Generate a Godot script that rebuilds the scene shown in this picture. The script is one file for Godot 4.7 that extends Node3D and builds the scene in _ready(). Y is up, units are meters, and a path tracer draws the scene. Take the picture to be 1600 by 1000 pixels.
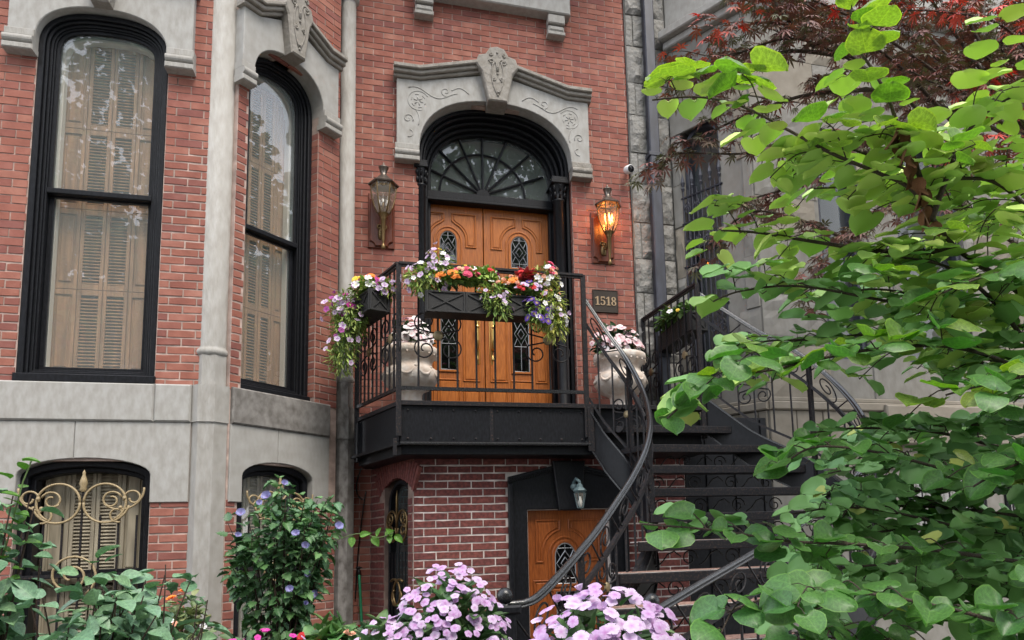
extends Node3D
# A brick rowhouse entrance with an iron stair, a projecting bay, window boxes and a redbud in front.
# World: X to the right along the street wall, Y up, Z towards the street. The wall with the front door is the plane Z = 0.

var rng := RandomNumberGenerator.new()
var mats := {}
var used := {}
var eye := Vector3(0.266, 1.6, 7.359)

# ---------------------------------------------------------------- names and tags
func numbered(called: String) -> String:
	var n: int = used.get(called, 0)
	used[called] = n + 1
	return called if n == 0 else "%s_%03d" % [called, n]

func thing(called: String, label: String, category: String, at := Vector3.ZERO, group := "") -> Node3D:
	var o := Node3D.new()
	o.name = numbered(called)
	add_child(o)
	o.position = at
	tag(o, label, category, group)
	return o

func tag(o: Node, label: String, category: String, group := "") -> void:
	o.set_meta("label", label)
	o.set_meta("category", category)
	if group != "":
		o.set_meta("group", group)

func put(called: String, mesh: Mesh, m: Material, parent: Node, xf := Transform3D.IDENTITY) -> MeshInstance3D:
	var o := MeshInstance3D.new()
	o.name = called
	o.mesh = mesh
	o.material_override = m
	o.transform = xf
	parent.add_child(o, true)
	return o

func obj(called: String, st: SurfaceTool, m: Material, parent: Node, xf := Transform3D.IDENTITY) -> MeshInstance3D:
	st.generate_normals()
	return put(called, st.commit(), m, parent, xf)

func stuff(o: Node) -> Node:
	o.set_meta("kind", "stuff")
	return o

func structure(called: String, st: SurfaceTool, m: Material) -> MeshInstance3D:
	var o := obj(called, st, m, self)
	o.set_meta("kind", "structure")
	return o

# ---------------------------------------------------------------- materials
func noise_tex(freq: float, c0: Color, c1: Color, size := 256, oct := 4, sd := 1, c2 = null, cell := false) -> NoiseTexture2D:
	var n := FastNoiseLite.new()
	n.seed = sd
	n.frequency = freq
	n.fractal_octaves = oct
	n.noise_type = FastNoiseLite.TYPE_CELLULAR if cell else FastNoiseLite.TYPE_SIMPLEX_SMOOTH
	var t := NoiseTexture2D.new()
	t.width = size
	t.height = size
	t.seamless = true
	t.noise = n
	var g := Gradient.new()
	g.set_color(0, c0)
	g.set_color(1, c1)
	if c2 != null:
		g.set_color(1, c2)
		g.add_point(0.55, c1)
	t.color_ramp = g
	return t

func grey(a: float) -> Color:
	return Color(a, a, a)

# colour is given as linear base colour
func mat(called: String, c: Color, rough: float, tex: Texture2D = null, scale := Vector3.ONE, bump: Texture2D = null, depth := 0.0, metal := 0.0) -> StandardMaterial3D:
	var m := StandardMaterial3D.new()
	m.resource_name = called
	m.albedo_color = c.linear_to_srgb()
	m.roughness = rough
	m.metallic = metal
	m.cull_mode = BaseMaterial3D.CULL_DISABLED
	if tex != null or bump != null:
		m.uv1_triplanar = true
		m.uv1_world_triplanar = true
		m.uv1_scale = scale
		m.uv1_triplanar_sharpness = 4.0
	if tex != null:
		m.albedo_texture = tex
	if bump != null:
		m.heightmap_enabled = true
		m.heightmap_texture = bump
		m.heightmap_scale = depth
	mats[called] = m
	return m

const HEART := [Vector2(0, 0), Vector2(0.22, -0.11), Vector2(0.42, -0.07), Vector2(0.55, 0.11), Vector2(0.57, 0.34), Vector2(0.48, 0.60), Vector2(0.33, 0.80), Vector2(0.15, 0.92), Vector2(0, 0.97)]

func leaf_image(veins: int, size := 128, rim := []) -> ImageTexture:
	# midrib and side veins in a leaf laid out with its base at v = 0.13 and its tip at v = 1
	var im := Image.create(size, size, true, Image.FORMAT_RGB8)
	var n := FastNoiseLite.new()
	n.seed = veins + 3
	n.frequency = 0.05
	for y in size:
		for x in size:
			var u := (x + 0.5) / size - 0.5
			var v := (y + 0.5) / size - 0.13
			var d := absf(u)
			var lit := 0.0
			lit = maxf(lit, 1.0 - d / 0.012)
			for k in veins:
				var a := 0.35 + 0.55 * k / maxf(1.0, veins - 1.0)
				var base := 0.0 if k < 2 else 0.16 * (k - 1)
				# distance to a slightly curved side vein
				var t := d / sin(1.25 - 0.35 * a)
				var vy := base + t * cos(1.25 - 0.35 * a) * 1.3
				lit = maxf(lit, 0.7 * (1.0 - absf(v - vy) / 0.012))
			var g := 0.76 + 0.16 * n.get_noise_2d(x, y) + 0.12 * n.get_noise_2d(x * 4.0, y * 4.0)
			var c := Color(g * 0.93, g, g * 0.93).lerp(Color(0.98, 1.0, 0.86), clampf(lit, 0, 1) * 0.75)
			# pale margin where the outline is known
			if not rim.is_empty():
				var w := 0.0
				for k in rim.size() - 1:
					var a: Vector2 = rim[k]
					var b: Vector2 = rim[k + 1]
					var vy := v / 0.85
					if (vy - a.y) * (vy - b.y) <= 0.0 and a.y != b.y:
						w = maxf(w, lerpf(a.x, b.x, (vy - a.y) / (b.y - a.y)))
				if d / 0.85 > w - 0.035:
					c = c.lerp(Color(1.0, 1.0, 0.80), 0.55)
			im.set_pixel(x, y, c)
	im.generate_mipmaps()
	return ImageTexture.create_from_image(im)

func leaf_mat(called: String, c: Color, back: Color, tex: Texture2D, rough := 0.5) -> StandardMaterial3D:
	var m := StandardMaterial3D.new()
	m.resource_name = called
	m.albedo_color = c.linear_to_srgb()
	m.albedo_texture = tex
	m.roughness = rough
	m.cull_mode = BaseMaterial3D.CULL_DISABLED
	m.backlight_enabled = true
	m.backlight = back.linear_to_srgb()
	mats[called] = m
	return m

func make_materials() -> void:
	var fine := noise_tex(0.06, grey(0.62), grey(1.0), 256, 5, 11)
	var coarse := noise_tex(0.02, grey(0.70), grey(1.0), 256, 4, 12)
	var rough := noise_tex(0.05, grey(0.0), grey(1.0), 256, 5, 13)
	var grit := noise_tex(0.2, grey(0.2), grey(1.0), 256, 3, 14)
	var stain := noise_tex(0.018, Color(0.84, 0.83, 0.815), Color(0.915, 0.912, 0.905), 512, 8, 15, Color(0.97, 0.97, 0.975))
	# bricks: one fired colour each, a pale bloom of salts over some of them
	var bloom := noise_tex(0.014, Color(0.84, 0.77, 0.76), Color(0.93, 0.87, 0.86), 512, 6, 21, Color(1, 1, 1))
	var reds := [Color(0.309, 0.128, 0.092), Color(0.288, 0.117, 0.087), Color(0.328, 0.141, 0.102), Color(0.268, 0.109, 0.086), Color(0.345, 0.153, 0.114), Color(0.299, 0.125, 0.095), Color(0.246, 0.101, 0.083), Color(0.358, 0.166, 0.125)]
	for i in reds.size():
		mat("brick_%d" % i, reds[i], 0.9, bloom, Vector3(0.7, 0.7, 0.7), grit, 0.12)
	var bv := mat("brick_far", Color(1, 1, 1), 0.9, bloom, Vector3(0.7, 0.7, 0.7), grit, 0.12)
	bv.vertex_color_use_as_albedo = true
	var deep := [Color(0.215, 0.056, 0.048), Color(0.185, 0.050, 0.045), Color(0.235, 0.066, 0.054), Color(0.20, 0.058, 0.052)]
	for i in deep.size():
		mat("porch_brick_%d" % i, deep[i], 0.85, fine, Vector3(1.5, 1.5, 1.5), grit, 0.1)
	mat("mortar", Color(0.54, 0.41, 0.36), 0.95, coarse, Vector3(1.2, 1.2, 1.2), grit, 0.1)
	mat("brown_mortar", Color(0.34, 0.24, 0.20), 0.95, coarse, Vector3(1.2, 1.2, 1.2), grit, 0.1)
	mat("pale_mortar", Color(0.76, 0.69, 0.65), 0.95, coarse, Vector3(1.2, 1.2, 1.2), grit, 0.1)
	mat("stone", Color(0.385, 0.374, 0.355), 0.9, stain, Vector3(2.0, 0.6, 2.0), rough, 0.35)
	mat("smooth_stone", Color(0.40, 0.394, 0.38), 0.85, stain, Vector3(1.6, 0.7, 1.6), rough, 0.12)
	mat("worn_stone", Color(0.315, 0.295, 0.268), 0.95, stain, Vector3(1.3, 1.1, 1.3), rough, 0.7)
	mat("dirty_stone", Color(0.30, 0.285, 0.27), 0.95, noise_tex(0.015, Color(0.52, 0.50, 0.48), Color(0.85, 0.85, 0.85), 512, 7, 33, Color(1, 1, 1)), Vector3(1.6, 0.9, 1.6), rough, 0.4)
	mat("rock_stone", Color(0.27, 0.266, 0.255), 0.95, stain, Vector3(1.0, 1.0, 1.0), rough, 1.2)
	mat("tan_stone", Color(0.27, 0.243, 0.203), 0.9, stain, Vector3(0.5, 0.5, 0.5), rough, 0.25)
	mat("slab_grey", Color(0.245, 0.237, 0.22), 0.9, stain, Vector3(0.9, 0.5, 0.9), rough, 0.2)
	mat("black_paint", Color(0.014, 0.015, 0.019), 0.42, fine, Vector3(3, 1, 3), grit, 0.05)
	mats["black_paint"].metallic_specular = 0.32
	mat("black_iron", Color(0.085, 0.050, 0.036), 0.45, noise_tex(0.03, Color(0.40, 0.52, 0.66), Color(0.44, 0.56, 0.70), 256, 6, 73, Color(1, 1, 1)), Vector3(5, 5, 5), grit, 0.08)
	mats["black_iron"].metallic_specular = 0.32
	mat("worn_iron", Color(0.022, 0.023, 0.026), 0.27, noise_tex(0.05, grey(0.55), Color(1, 1, 1), 256, 5, 71), Vector3(5, 5, 5), grit, 0.1)
	mat("rail_iron", Color(0.03, 0.031, 0.034), 0.2, noise_tex(0.04, grey(0.5), Color(1, 1, 1), 256, 5, 72), Vector3(6, 6, 6), grit, 0.08)
	mats["rail_iron"].metallic_specular = 0.9
	mat("dark_board", Color(0.011, 0.011, 0.012), 0.65, noise_tex(0.03, grey(0.45), grey(1.0), 256, 4, 41), Vector3(1.5, 8, 8), grit, 0.15)
	mat("navy_metal", Color(0.045, 0.05, 0.072), 0.5, coarse, Vector3(2, 0.6, 2))
	mat("bronze_plate", Color(0.045, 0.032, 0.022), 0.5, fine, Vector3(6, 6, 6), null, 0.0, 0.3)
	mat("digit_bronze", Color(0.33, 0.24, 0.15), 0.5, null, Vector3.ONE, null, 0.0, 0.5)
	var grain := noise_tex(0.03, Color(0.70, 0.64, 0.58), Color(1, 1, 1), 512, 5, 51)
	var d := mat("door_wood", Color(0.46, 0.150, 0.030), 0.34, grain, Vector3(5.0, 0.35, 5.0))
	d.clearcoat_enabled = true
	d.clearcoat = 0.35
	d.clearcoat_roughness = 0.25
	mat("door_panel_wood", Color(0.52, 0.175, 0.036), 0.34, grain, Vector3(6.0, 0.4, 6.0))
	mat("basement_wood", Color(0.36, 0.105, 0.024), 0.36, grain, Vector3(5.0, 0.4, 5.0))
	mat("lamp_board", Color(0.16, 0.036, 0.012), 0.3, grain, Vector3(4.0, 0.6, 4.0))
	mat("shutter_wood", Color(0.33, 0.175, 0.078), 0.6, coarse, Vector3(3.0, 0.3, 3.0))
	mat("cream_shutter", Color(0.48, 0.42, 0.31), 0.6, coarse, Vector3(3.0, 0.3, 3.0))
	mat("white_frame", Color(0.55, 0.52, 0.45), 0.6)
	mat("brass", Color(0.85, 0.58, 0.20), 0.3, null, Vector3.ONE, null, 0.0, 1.0)
	mat("old_brass", Color(0.30, 0.20, 0.09), 0.42, fine, Vector3(20, 20, 20), null, 0.0, 0.8)
	mat("rosette_brass", Color(0.42, 0.33, 0.19), 0.5, fine, Vector3(20, 20, 20), null, 0.0, 0.6)
	mat("gold_paint", Color(0.46, 0.35, 0.19), 0.5, fine, Vector3(8, 8, 8))
	mat("pewter", Color(0.27, 0.23, 0.20), 0.35, fine, Vector3(15, 15, 15), null, 0.0, 0.8)
	mat("verdigris", Color(0.16, 0.24, 0.26), 0.6, fine, Vector3(15, 15, 15), null, 0.0, 0.2)
	mat("urn_stone", Color(0.82, 0.79, 0.75), 0.8, noise_tex(0.02, Color(0.84, 0.76, 0.70), Color(1, 1, 1), 256, 5, 61), Vector3(2, 2, 2), rough, 0.2)
	mat("lead_came", Color(0.30, 0.31, 0.33), 0.4, null, Vector3.ONE, null, 0.0, 0.6)
	mat("room_wall", Color(0.30, 0.27, 0.23), 0.9)
	mat("plastic_white", Color(0.75, 0.76, 0.77), 0.4)
	mat("plastic_black", Color(0.01, 0.01, 0.012), 0.2)
	mat("hose", Color(0.01, 0.16, 0.07), 0.5)
	mat("candle_white", Color(0.85, 0.83, 0.78), 0.5)
	mat("paver", Color(0.42, 0.25, 0.20), 0.95, fine, Vector3(2, 2, 2), grit, 0.15)
	mat("soil", Color(0.05, 0.035, 0.025), 1.0, fine, Vector3(4, 4, 4), rough, 1.0)
	mat("asphalt", Color(0.06, 0.06, 0.062), 0.95, fine, Vector3(2, 2, 2), grit, 0.2)
	mat("pavement", Color(0.28, 0.27, 0.25), 0.95, stain, Vector3(0.7, 0.7, 0.7), grit, 0.15)
	mat("bark", Color(0.085, 0.062, 0.045), 0.95, fine, Vector3(12, 4, 12), rough, 0.4)
	mat("twig", Color(0.07, 0.042, 0.03), 0.9, fine, Vector3(16, 16, 16))
	mat("green_stem", Color(0.10, 0.16, 0.05), 0.7)
	mat("dead_leaf", Color(0.20, 0.085, 0.03), 0.9, fine, Vector3(25, 25, 25))
	var g := StandardMaterial3D.new()
	g.resource_name = "window_glass"
	g.transparency = BaseMaterial3D.TRANSPARENCY_ALPHA
	g.albedo_color = Color(0.9, 0.95, 0.95, 0.06)
	g.roughness = 0.0
	g.metallic_specular = 0.75
	mats["glass"] = g
	var gd := StandardMaterial3D.new()
	gd.resource_name = "dark_room_pane"
	gd.albedo_color = Color(0.03, 0.035, 0.04)  # opaque near-black: the unlit room behind is put into the colour
	gd.roughness = 0.03
	gd.metallic_specular = 0.9
	mats["dark_room_glass"] = gd
	var ga := StandardMaterial3D.new()
	ga.resource_name = "lantern_glass"
	ga.transparency = BaseMaterial3D.TRANSPARENCY_ALPHA
	ga.albedo_color = Color(1.0, 0.95, 0.88, 0.1)
	ga.roughness = 0.05
	mats["lantern_glass"] = ga
	var em := StandardMaterial3D.new()
	em.resource_name = "flame"
	em.albedo_color = Color(1, 0.8, 0.5)
	em.emission_enabled = true
	em.emission = Color(1.0, 0.62, 0.25)
	em.emission_energy_multiplier = 6.0
	mats["flame"] = em
	# foliage
	var v1 := leaf_image(4)
	var vh := leaf_image(4, 192, HEART)
	var v2 := leaf_image(6)
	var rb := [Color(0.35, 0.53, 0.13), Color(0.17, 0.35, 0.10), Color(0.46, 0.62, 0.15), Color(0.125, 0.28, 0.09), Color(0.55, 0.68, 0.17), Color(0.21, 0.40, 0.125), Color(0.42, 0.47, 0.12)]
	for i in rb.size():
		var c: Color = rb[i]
		leaf_mat("redbud_%d" % i, c, Color(minf(c.r * 1.9, 0.8), minf(c.g * 1.9, 0.95), c.b * 1.0), vh, 0.42)
	var mp := [Color(0.20, 0.082, 0.07), Color(0.16, 0.105, 0.07), Color(0.27, 0.09, 0.07), Color(0.15, 0.14, 0.075), Color(0.18, 0.075, 0.072)]
	for i in mp.size():
		var c: Color = mp[i]
		leaf_mat("maple_%d" % i, c, Color(c.r * 1.4, c.g * 0.8, c.b * 0.6), v1, 0.55)
	leaf_mat("maple_red", Color(0.70, 0.09, 0.065), Color(0.7, 0.08, 0.05), v1, 0.5)
	leaf_mat("maple_rust", Color(0.34, 0.075, 0.04), Color(0.35, 0.07, 0.03), v1, 0.5)
	var hb := [Color(0.10, 0.21, 0.085), Color(0.075, 0.17, 0.07), Color(0.135, 0.265, 0.10), Color(0.09, 0.195, 0.10)]
	for i in hb.size():
		leaf_mat("hibiscus_%d" % i, hb[i], Color(0.05, 0.12, 0.02), v2, 0.5)
	var hy := [Color(0.29, 0.46, 0.30), Color(0.24, 0.40, 0.27), Color(0.35, 0.52, 0.32), Color(0.30, 0.47, 0.34)]
	for i in hy.size():
		leaf_mat("shrub_%d" % i, hy[i], Color(0.08, 0.18, 0.04), v2, 0.5)
	leaf_mat("fresh_leaf", Color(0.20, 0.40, 0.07), Color(0.25, 0.4, 0.05), v2, 0.5)
	leaf_mat("trail_leaf", Color(0.19, 0.30, 0.08), Color(0.2, 0.3, 0.05), v2, 0.6)
	leaf_mat("trail_leaf_dark", Color(0.09, 0.17, 0.05), Color(0.1, 0.17, 0.03), v2, 0.6)
	leaf_mat("urn_leaf", Color(0.035, 0.09, 0.035), Color(0.04, 0.1, 0.02), v2, 0.45)
	leaf_mat("coleus", Color(0.16, 0.02, 0.03), Color(0.2, 0.02, 0.02), v2, 0.55)
	leaf_mat("bed_leaf", Color(0.075, 0.17, 0.05), Color(0.07, 0.16, 0.03), v2, 0.5)
	leaf_mat("street_leaf", Color(0.10, 0.19, 0.05), Color(0.14, 0.24, 0.04), v2, 0.6)
	# petals
	var petals := {"lilac": Color(0.68, 0.42, 0.66), "pale_lilac": Color(0.76, 0.56, 0.74), "pink": Color(0.78, 0.52, 0.54), "white_petal": Color(0.82, 0.80, 0.82), "stripe": Color(0.62, 0.46, 0.64), "orange": Color(0.80, 0.20, 0.03), "red": Color(0.62, 0.03, 0.035), "rose": Color(0.66, 0.06, 0.16), "magenta": Color(0.52, 0.03, 0.28), "violet": Color(0.085, 0.035, 0.27), "plum": Color(0.28, 0.05, 0.25), "yellow": Color(0.85, 0.62, 0.04), "blue": Color(0.30, 0.29, 0.58), "salmon": Color(0.78, 0.36, 0.24)}
	for k in petals:
		var c: Color = petals[k]
		var m := StandardMaterial3D.new()
		m.resource_name = k
		m.albedo_color = c.linear_to_srgb()
		m.roughness = 0.7
		m.cull_mode = BaseMaterial3D.CULL_DISABLED
		m.backlight_enabled = true
		m.backlight = Color(c.r * 0.5, c.g * 0.5, c.b * 0.5).linear_to_srgb()
		mats[k] = m

# ---------------------------------------------------------------- shapes
func begin(smooth := false) -> SurfaceTool:
	var st := SurfaceTool.new()
	st.begin(Mesh.PRIMITIVE_TRIANGLES)
	st.set_smooth_group(0 if smooth else -1)
	return st

func tri(st: SurfaceTool, a: Vector3, b: Vector3, c: Vector3) -> void:
	st.add_vertex(a)
	st.add_vertex(b)
	st.add_vertex(c)

# corners clockwise as seen from the front
func quad(st: SurfaceTool, a: Vector3, b: Vector3, c: Vector3, d: Vector3) -> void:
	tri(st, a, b, c)
	tri(st, a, c, d)

func box(st: SurfaceTool, lo: Vector3, hi: Vector3, xf := Transform3D.IDENTITY, bev := 0.0) -> void:
	var poly := PackedVector2Array()
	if bev <= 0.0:
		poly = PackedVector2Array([Vector2(lo.x, lo.y), Vector2(hi.x, lo.y), Vector2(hi.x, hi.y), Vector2(lo.x, hi.y)])
		_ring_between(st, poly, poly, lo.z, hi.z, xf)
		_cap(st, poly, hi.z, true, xf)
		_cap(st, poly, lo.z, false, xf)
		return
	var outer := PackedVector2Array([Vector2(lo.x, lo.y), Vector2(hi.x, lo.y), Vector2(hi.x, hi.y), Vector2(lo.x, hi.y)])
	var inner := PackedVector2Array([Vector2(lo.x + bev, lo.y + bev), Vector2(hi.x - bev, lo.y + bev), Vector2(hi.x - bev, hi.y - bev), Vector2(lo.x + bev, hi.y - bev)])
	_ring_between(st, outer, outer, lo.z, hi.z - bev, xf)
	_ring_between(st, outer, inner, hi.z - bev, hi.z, xf)
	_cap(st, inner, hi.z, true, xf)
	_cap(st, outer, lo.z, false, xf)

# side faces between two counter-clockwise outlines at z0 and z1
func _ring_between(st: SurfaceTool, p0: PackedVector2Array, p1: PackedVector2Array, z0: float, z1: float, xf: Transform3D) -> void:
	var n := p0.size()
	for i in n:
		var j := (i + 1) % n
		var a := xf * Vector3(p0[i].x, p0[i].y, z0)
		var b := xf * Vector3(p0[j].x, p0[j].y, z0)
		var c := xf * Vector3(p1[j].x, p1[j].y, z1)
		var d := xf * Vector3(p1[i].x, p1[i].y, z1)
		quad(st, a, d, c, b)

func _cap(st: SurfaceTool, p: PackedVector2Array, z: float, front: bool, xf: Transform3D) -> void:
	var ix := Geometry2D.triangulate_polygon(p)
	for k in range(0, ix.size(), 3):
		var a := p[ix[k]]
		var b := p[ix[k + 1]]
		var c := p[ix[k + 2]]
		var ccw := (b - a).cross(c - a) > 0
		var va := xf * Vector3(a.x, a.y, z)
		var vb := xf * Vector3(b.x, b.y, z)
		var vc := xf * Vector3(c.x, c.y, z)
		if ccw == front:
			tri(st, va, vc, vb)
		else:
			tri(st, va, vb, vc)

# a flat outline pushed out from z0 to z1
func prism(st: SurfaceTool, p: PackedVector2Array, z0: float, z1: float, xf := Transform3D.IDENTITY, bev := 0.0) -> void:
	if Geometry2D.is_polygon_clockwise(p):
		p = p.duplicate()
		p.reverse()
	if bev > 0.0:
		var q := shrink(p, bev)
		_ring_between(st, p, p, z0, z1 - bev, xf)
		_ring_between(st, p, q, z1 - bev, z1, xf)
		_cap(st, q, z1, true, xf)
	else:
		_ring_between(st, p, p, z0, z1, xf)
		_cap(st, p, z1, true, xf)
	_cap(st, p, z0, false, xf)

# moves every corner of a counter-clockwise outline inwards
func shrink(p: PackedVector2Array, d: float) -> PackedVector2Array:
	var q := PackedVector2Array()
	var n := p.size()
	for i in n:
		var a := (p[i] - p[(i + n - 1) % n]).normalized()
		var b := (p[(i + 1) % n] - p[i]).normalized()
		var na := Vector2(-a.y, a.x)
		var nb := Vector2(-b.y, b.x)
		var m := (na + nb)
		m = m / maxf(0.35, 1.0 + na.dot(nb))
		q.append(p[i] + m * d)
	return q

# a frame between an outline and the same outline drawn in
func frame(st: SurfaceTool, p: PackedVector2Array, width: float, z0: float, z1: float, xf := Transform3D.IDENTITY, bev := 0.004) -> void:
	var q := shrink(p, width)
	var p2 := shrink(p, bev)
	var q2 := shrink(p, width - bev)
	var n := p.size()
	_ring_between(st, p, p, z0, z1 - bev, xf)
	_ring_between(st, p, p2, z1 - bev, z1, xf)
	_ring_between(st, p2, q2, z1, z1, xf)
	_ring_between(st, q2, q, z1, z1 - bev, xf)
	_ring_between(st, q, q, z1 - bev, z0, xf)

func arch(xl: float, xr: float, yb: float, ys: float, yt: float, pw := 2.5, n := 20) -> PackedVector2Array:
	var p := PackedVector2Array([Vector2(xl, yb), Vector2(xr, yb)])
	var c := (xl + xr) / 2
	var a := (xr - xl) / 2
	for i in n + 1:
		var t := PI * i / n
		var cs := cos(t)
		p.append(Vector2(c + a * signf(cs) * pow(absf(cs), 2.0 / pw), ys + (yt - ys) * pow(maxf(0.0, sin(t)), 2.0 / pw)))
	return p

func arc_top(xl: float, xr: float, ys: float, yt: float, pw: float, n: int) -> PackedVector2Array:
	var p := arch(xl, xr, ys - 1, ys, yt, pw, n)
	return p.slice(2)

func rect(x0: float, y0: float, x1: float, y1: float) -> PackedVector2Array:
	return PackedVector2Array([Vector2(x0, y0), Vector2(x1, y0), Vector2(x1, y1), Vector2(x0, y1)])

# round bar along points; r is one radius or one for each point
func tube(st: SurfaceTool, pts: PackedVector3Array, r, n := 6, caps := true) -> void:
	var m := pts.size()
	if m < 2:
		return
	var rings: Array[PackedVector3Array] = []
	var up := Vector3.UP
	var t0 := (pts[1] - pts[0]).normalized()
	if absf(t0.dot(up)) > 0.9:
		up = Vector3(0.3, 0.1, 0.95).normalized()
	var side := t0.cross(up).normalized()
	for i in m:
		var t := (pts[mini(i + 1, m - 1)] - pts[maxi(i - 1, 0)]).normalized()
		side = (side - t * side.dot(t)).normalized()
		var v := t.cross(side)
		var rr: float = r if (r is float or r is int) else r[i]
		var ring := PackedVector3Array()
		for k in n:
			var a := TAU * k / n
			ring.append(pts[i] + (side * cos(a) + v * sin(a)) * rr)
		rings.append(ring)
	for i in m - 1:
		for k in n:
			var j := (k + 1) % n
			quad(st, rings[i][k], rings[i + 1][k], rings[i + 1][j], rings[i][j])
	if caps:
		for k in range(1, n - 1):
			tri(st, rings[0][0], rings[0][k], rings[0][k + 1])
			tri(st, rings[m - 1][0], rings[m - 1][k + 1], rings[m - 1][k])

# flat bar of width w (across) and height h along points, kept upright
func bar(st: SurfaceTool, pts: PackedVector3Array, w: float, h: float) -> void:
	var m := pts.size()
	var rings: Array[PackedVector3Array] = []
	for i in m:
		var t := (pts[mini(i + 1, m - 1)] - pts[maxi(i - 1, 0)]).normalized()
		var s := t.cross(Vector3.UP)
		s = s.normalized() if s.length() > 0.01 else Vector3.RIGHT
		var u := s.cross(t).normalized()
		rings.append(PackedVector3Array([pts[i] - s * w / 2 - u * h / 2, pts[i] + s * w / 2 - u * h / 2, pts[i] + s * w / 2 + u * h / 2, pts[i] - s * w / 2 + u * h / 2]))
	for i in m - 1:
		for k in 4:
			var j := (k + 1) % 4
			quad(st, rings[i][j], rings[i + 1][j], rings[i + 1][k], rings[i][k])
	quad(st, rings[0][3], rings[0][2], rings[0][1], rings[0][0])
	quad(st, rings[m - 1][1], rings[m - 1][2], rings[m - 1][3], rings[m - 1][0])

# upright plate between an upper and a lower line, smooth on its broad faces
func plate(st: SurfaceTool, top: PackedVector3Array, bot: PackedVector3Array, thick: float) -> void:
	var m := top.size()
	var off := PackedVector3Array()
	for i in m:
		var t := top[mini(i + 1, m - 1)] - top[maxi(i - 1, 0)]
		off.append(Vector3(t.z, 0, -t.x).normalized() * thick / 2)
	st.set_smooth_group(1)
	for i in m - 1:
		quad(st, bot[i] + off[i], bot[i + 1] + off[i + 1], top[i + 1] + off[i + 1], top[i] + off[i])
	st.set_smooth_group(2)
	for i in m - 1:
		quad(st, top[i] - off[i], top[i + 1] - off[i + 1], bot[i + 1] - off[i + 1], bot[i] - off[i])
	st.set_smooth_group(-1)
	for i in m - 1:
		quad(st, top[i] + off[i], top[i + 1] + off[i + 1], top[i + 1] - off[i + 1], top[i] - off[i])
		quad(st, bot[i] - off[i], bot[i + 1] - off[i + 1], bot[i + 1] + off[i + 1], bot[i] + off[i])
	quad(st, top[0] + off[0], top[0] - off[0], bot[0] - off[0], bot[0] + off[0])
	quad(st, bot[m - 1] + off[m - 1], bot[m - 1] - off[m - 1], top[m - 1] - off[m - 1], top[m - 1] + off[m - 1])

# profile of (radius, height) turned about the upright axis
func lathe(st: SurfaceTool, prof: PackedVector2Array, n: int, xf := Transform3D.IDENTITY, flute := 0.0) -> void:
	for i in prof.size() - 1:
		for k in n:
			var a := TAU * k / n
			var b := TAU * (k + 1) / n
			var fa := 1.0 - (flute if k % 2 == 0 else 0.0)
			var fb := 1.0 - (flute if (k + 1) % 2 == 0 else 0.0)
			var p := prof[i]
			var q := prof[i + 1]
			var v0 := xf * Vector3(p.x * fa * cos(a), p.y, p.x * fa * sin(a))
			var v1 := xf * Vector3(p.x * fb * cos(b), p.y, p.x * fb * sin(b))
			var v2 := xf * Vector3(q.x * fb * cos(b), q.y, q.x * fb * sin(b))
			var v3 := xf * Vector3(q.x * fa * cos(a), q.y, q.x * fa * sin(a))
			if p.x < 0.0001:
				tri(st, v0, v2, v3)
			elif q.x < 0.0001:
				tri(st, v0, v1, v2)
			else:
				quad(st, v0, v1, v2, v3)

func ball(st: SurfaceTool, c: Vector3, r: float, n := 10) -> void:
	var p := PackedVector2Array()
	for i in n / 2 + 1:
		var a := PI * i / (n / 2)
		p.append(Vector2(r * sin(a), -r * cos(a)))
	lathe(st, p, n, Transform3D(Basis(), c))

func spiral(c: Vector2, r0: float, r1: float, a0: float, a1: float, n := 14) -> PackedVector2Array:
	var p := PackedVector2Array()
	for i in n + 1:
		var t := float(i) / n
		var a := lerpf(a0, a1, t)
		var r := lerpf(r0, r1, t)
		p.append(c + Vector2(cos(a), sin(a)) * r)
	return p

func lift(p: PackedVector2Array, z: float, xf: Transform3D) -> PackedVector3Array:
	var q := PackedVector3Array()
	for v in p:
		q.append(xf * Vector3(v.x, v.y, z))
	return q

func curve(pts: Array, step := 0.06) -> PackedVector3Array:
	var c := Curve3D.new()
	c.bake_interval = step
	for i in pts.size():
		var t := Vector3.ZERO
		if i > 0 and i < pts.size() - 1:
			t = (pts[i + 1] - pts[i - 1]) / 6.0
		c.add_point(pts[i], -t, t)
	return c.get_baked_points()

func at_axis(o: Vector3, u: Vector3, n: Vector3) -> Transform3D:
	return Transform3D(Basis(u, Vector3.UP, n), o)

# S-scroll in a box of width w and height h centred on c
func s_scroll(st: SurfaceTool, c: Vector2, w: float, h: float, flip: bool, xf: Transform3D, r := 0.006) -> void:
	var s := -1.0 if flip else 1.0
	var p := PackedVector2Array()
	var rr := h * 0.24
	var up := spiral(Vector2(s * w * 0.10, h * 0.24), rr * 0.25, rr, PI * 2.6, -PI * 0.5 + PI, 14)
	for v in up:
		p.append(c + Vector2(v.x * s, v.y))
	var dn := PackedVector2Array()
	for v in up:
		dn.append(c - Vector2(v.x * s, v.y))
	dn.reverse()
	p.append_array(dn)
	tube(st, lift(p, 0, xf), r, 5)

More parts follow.
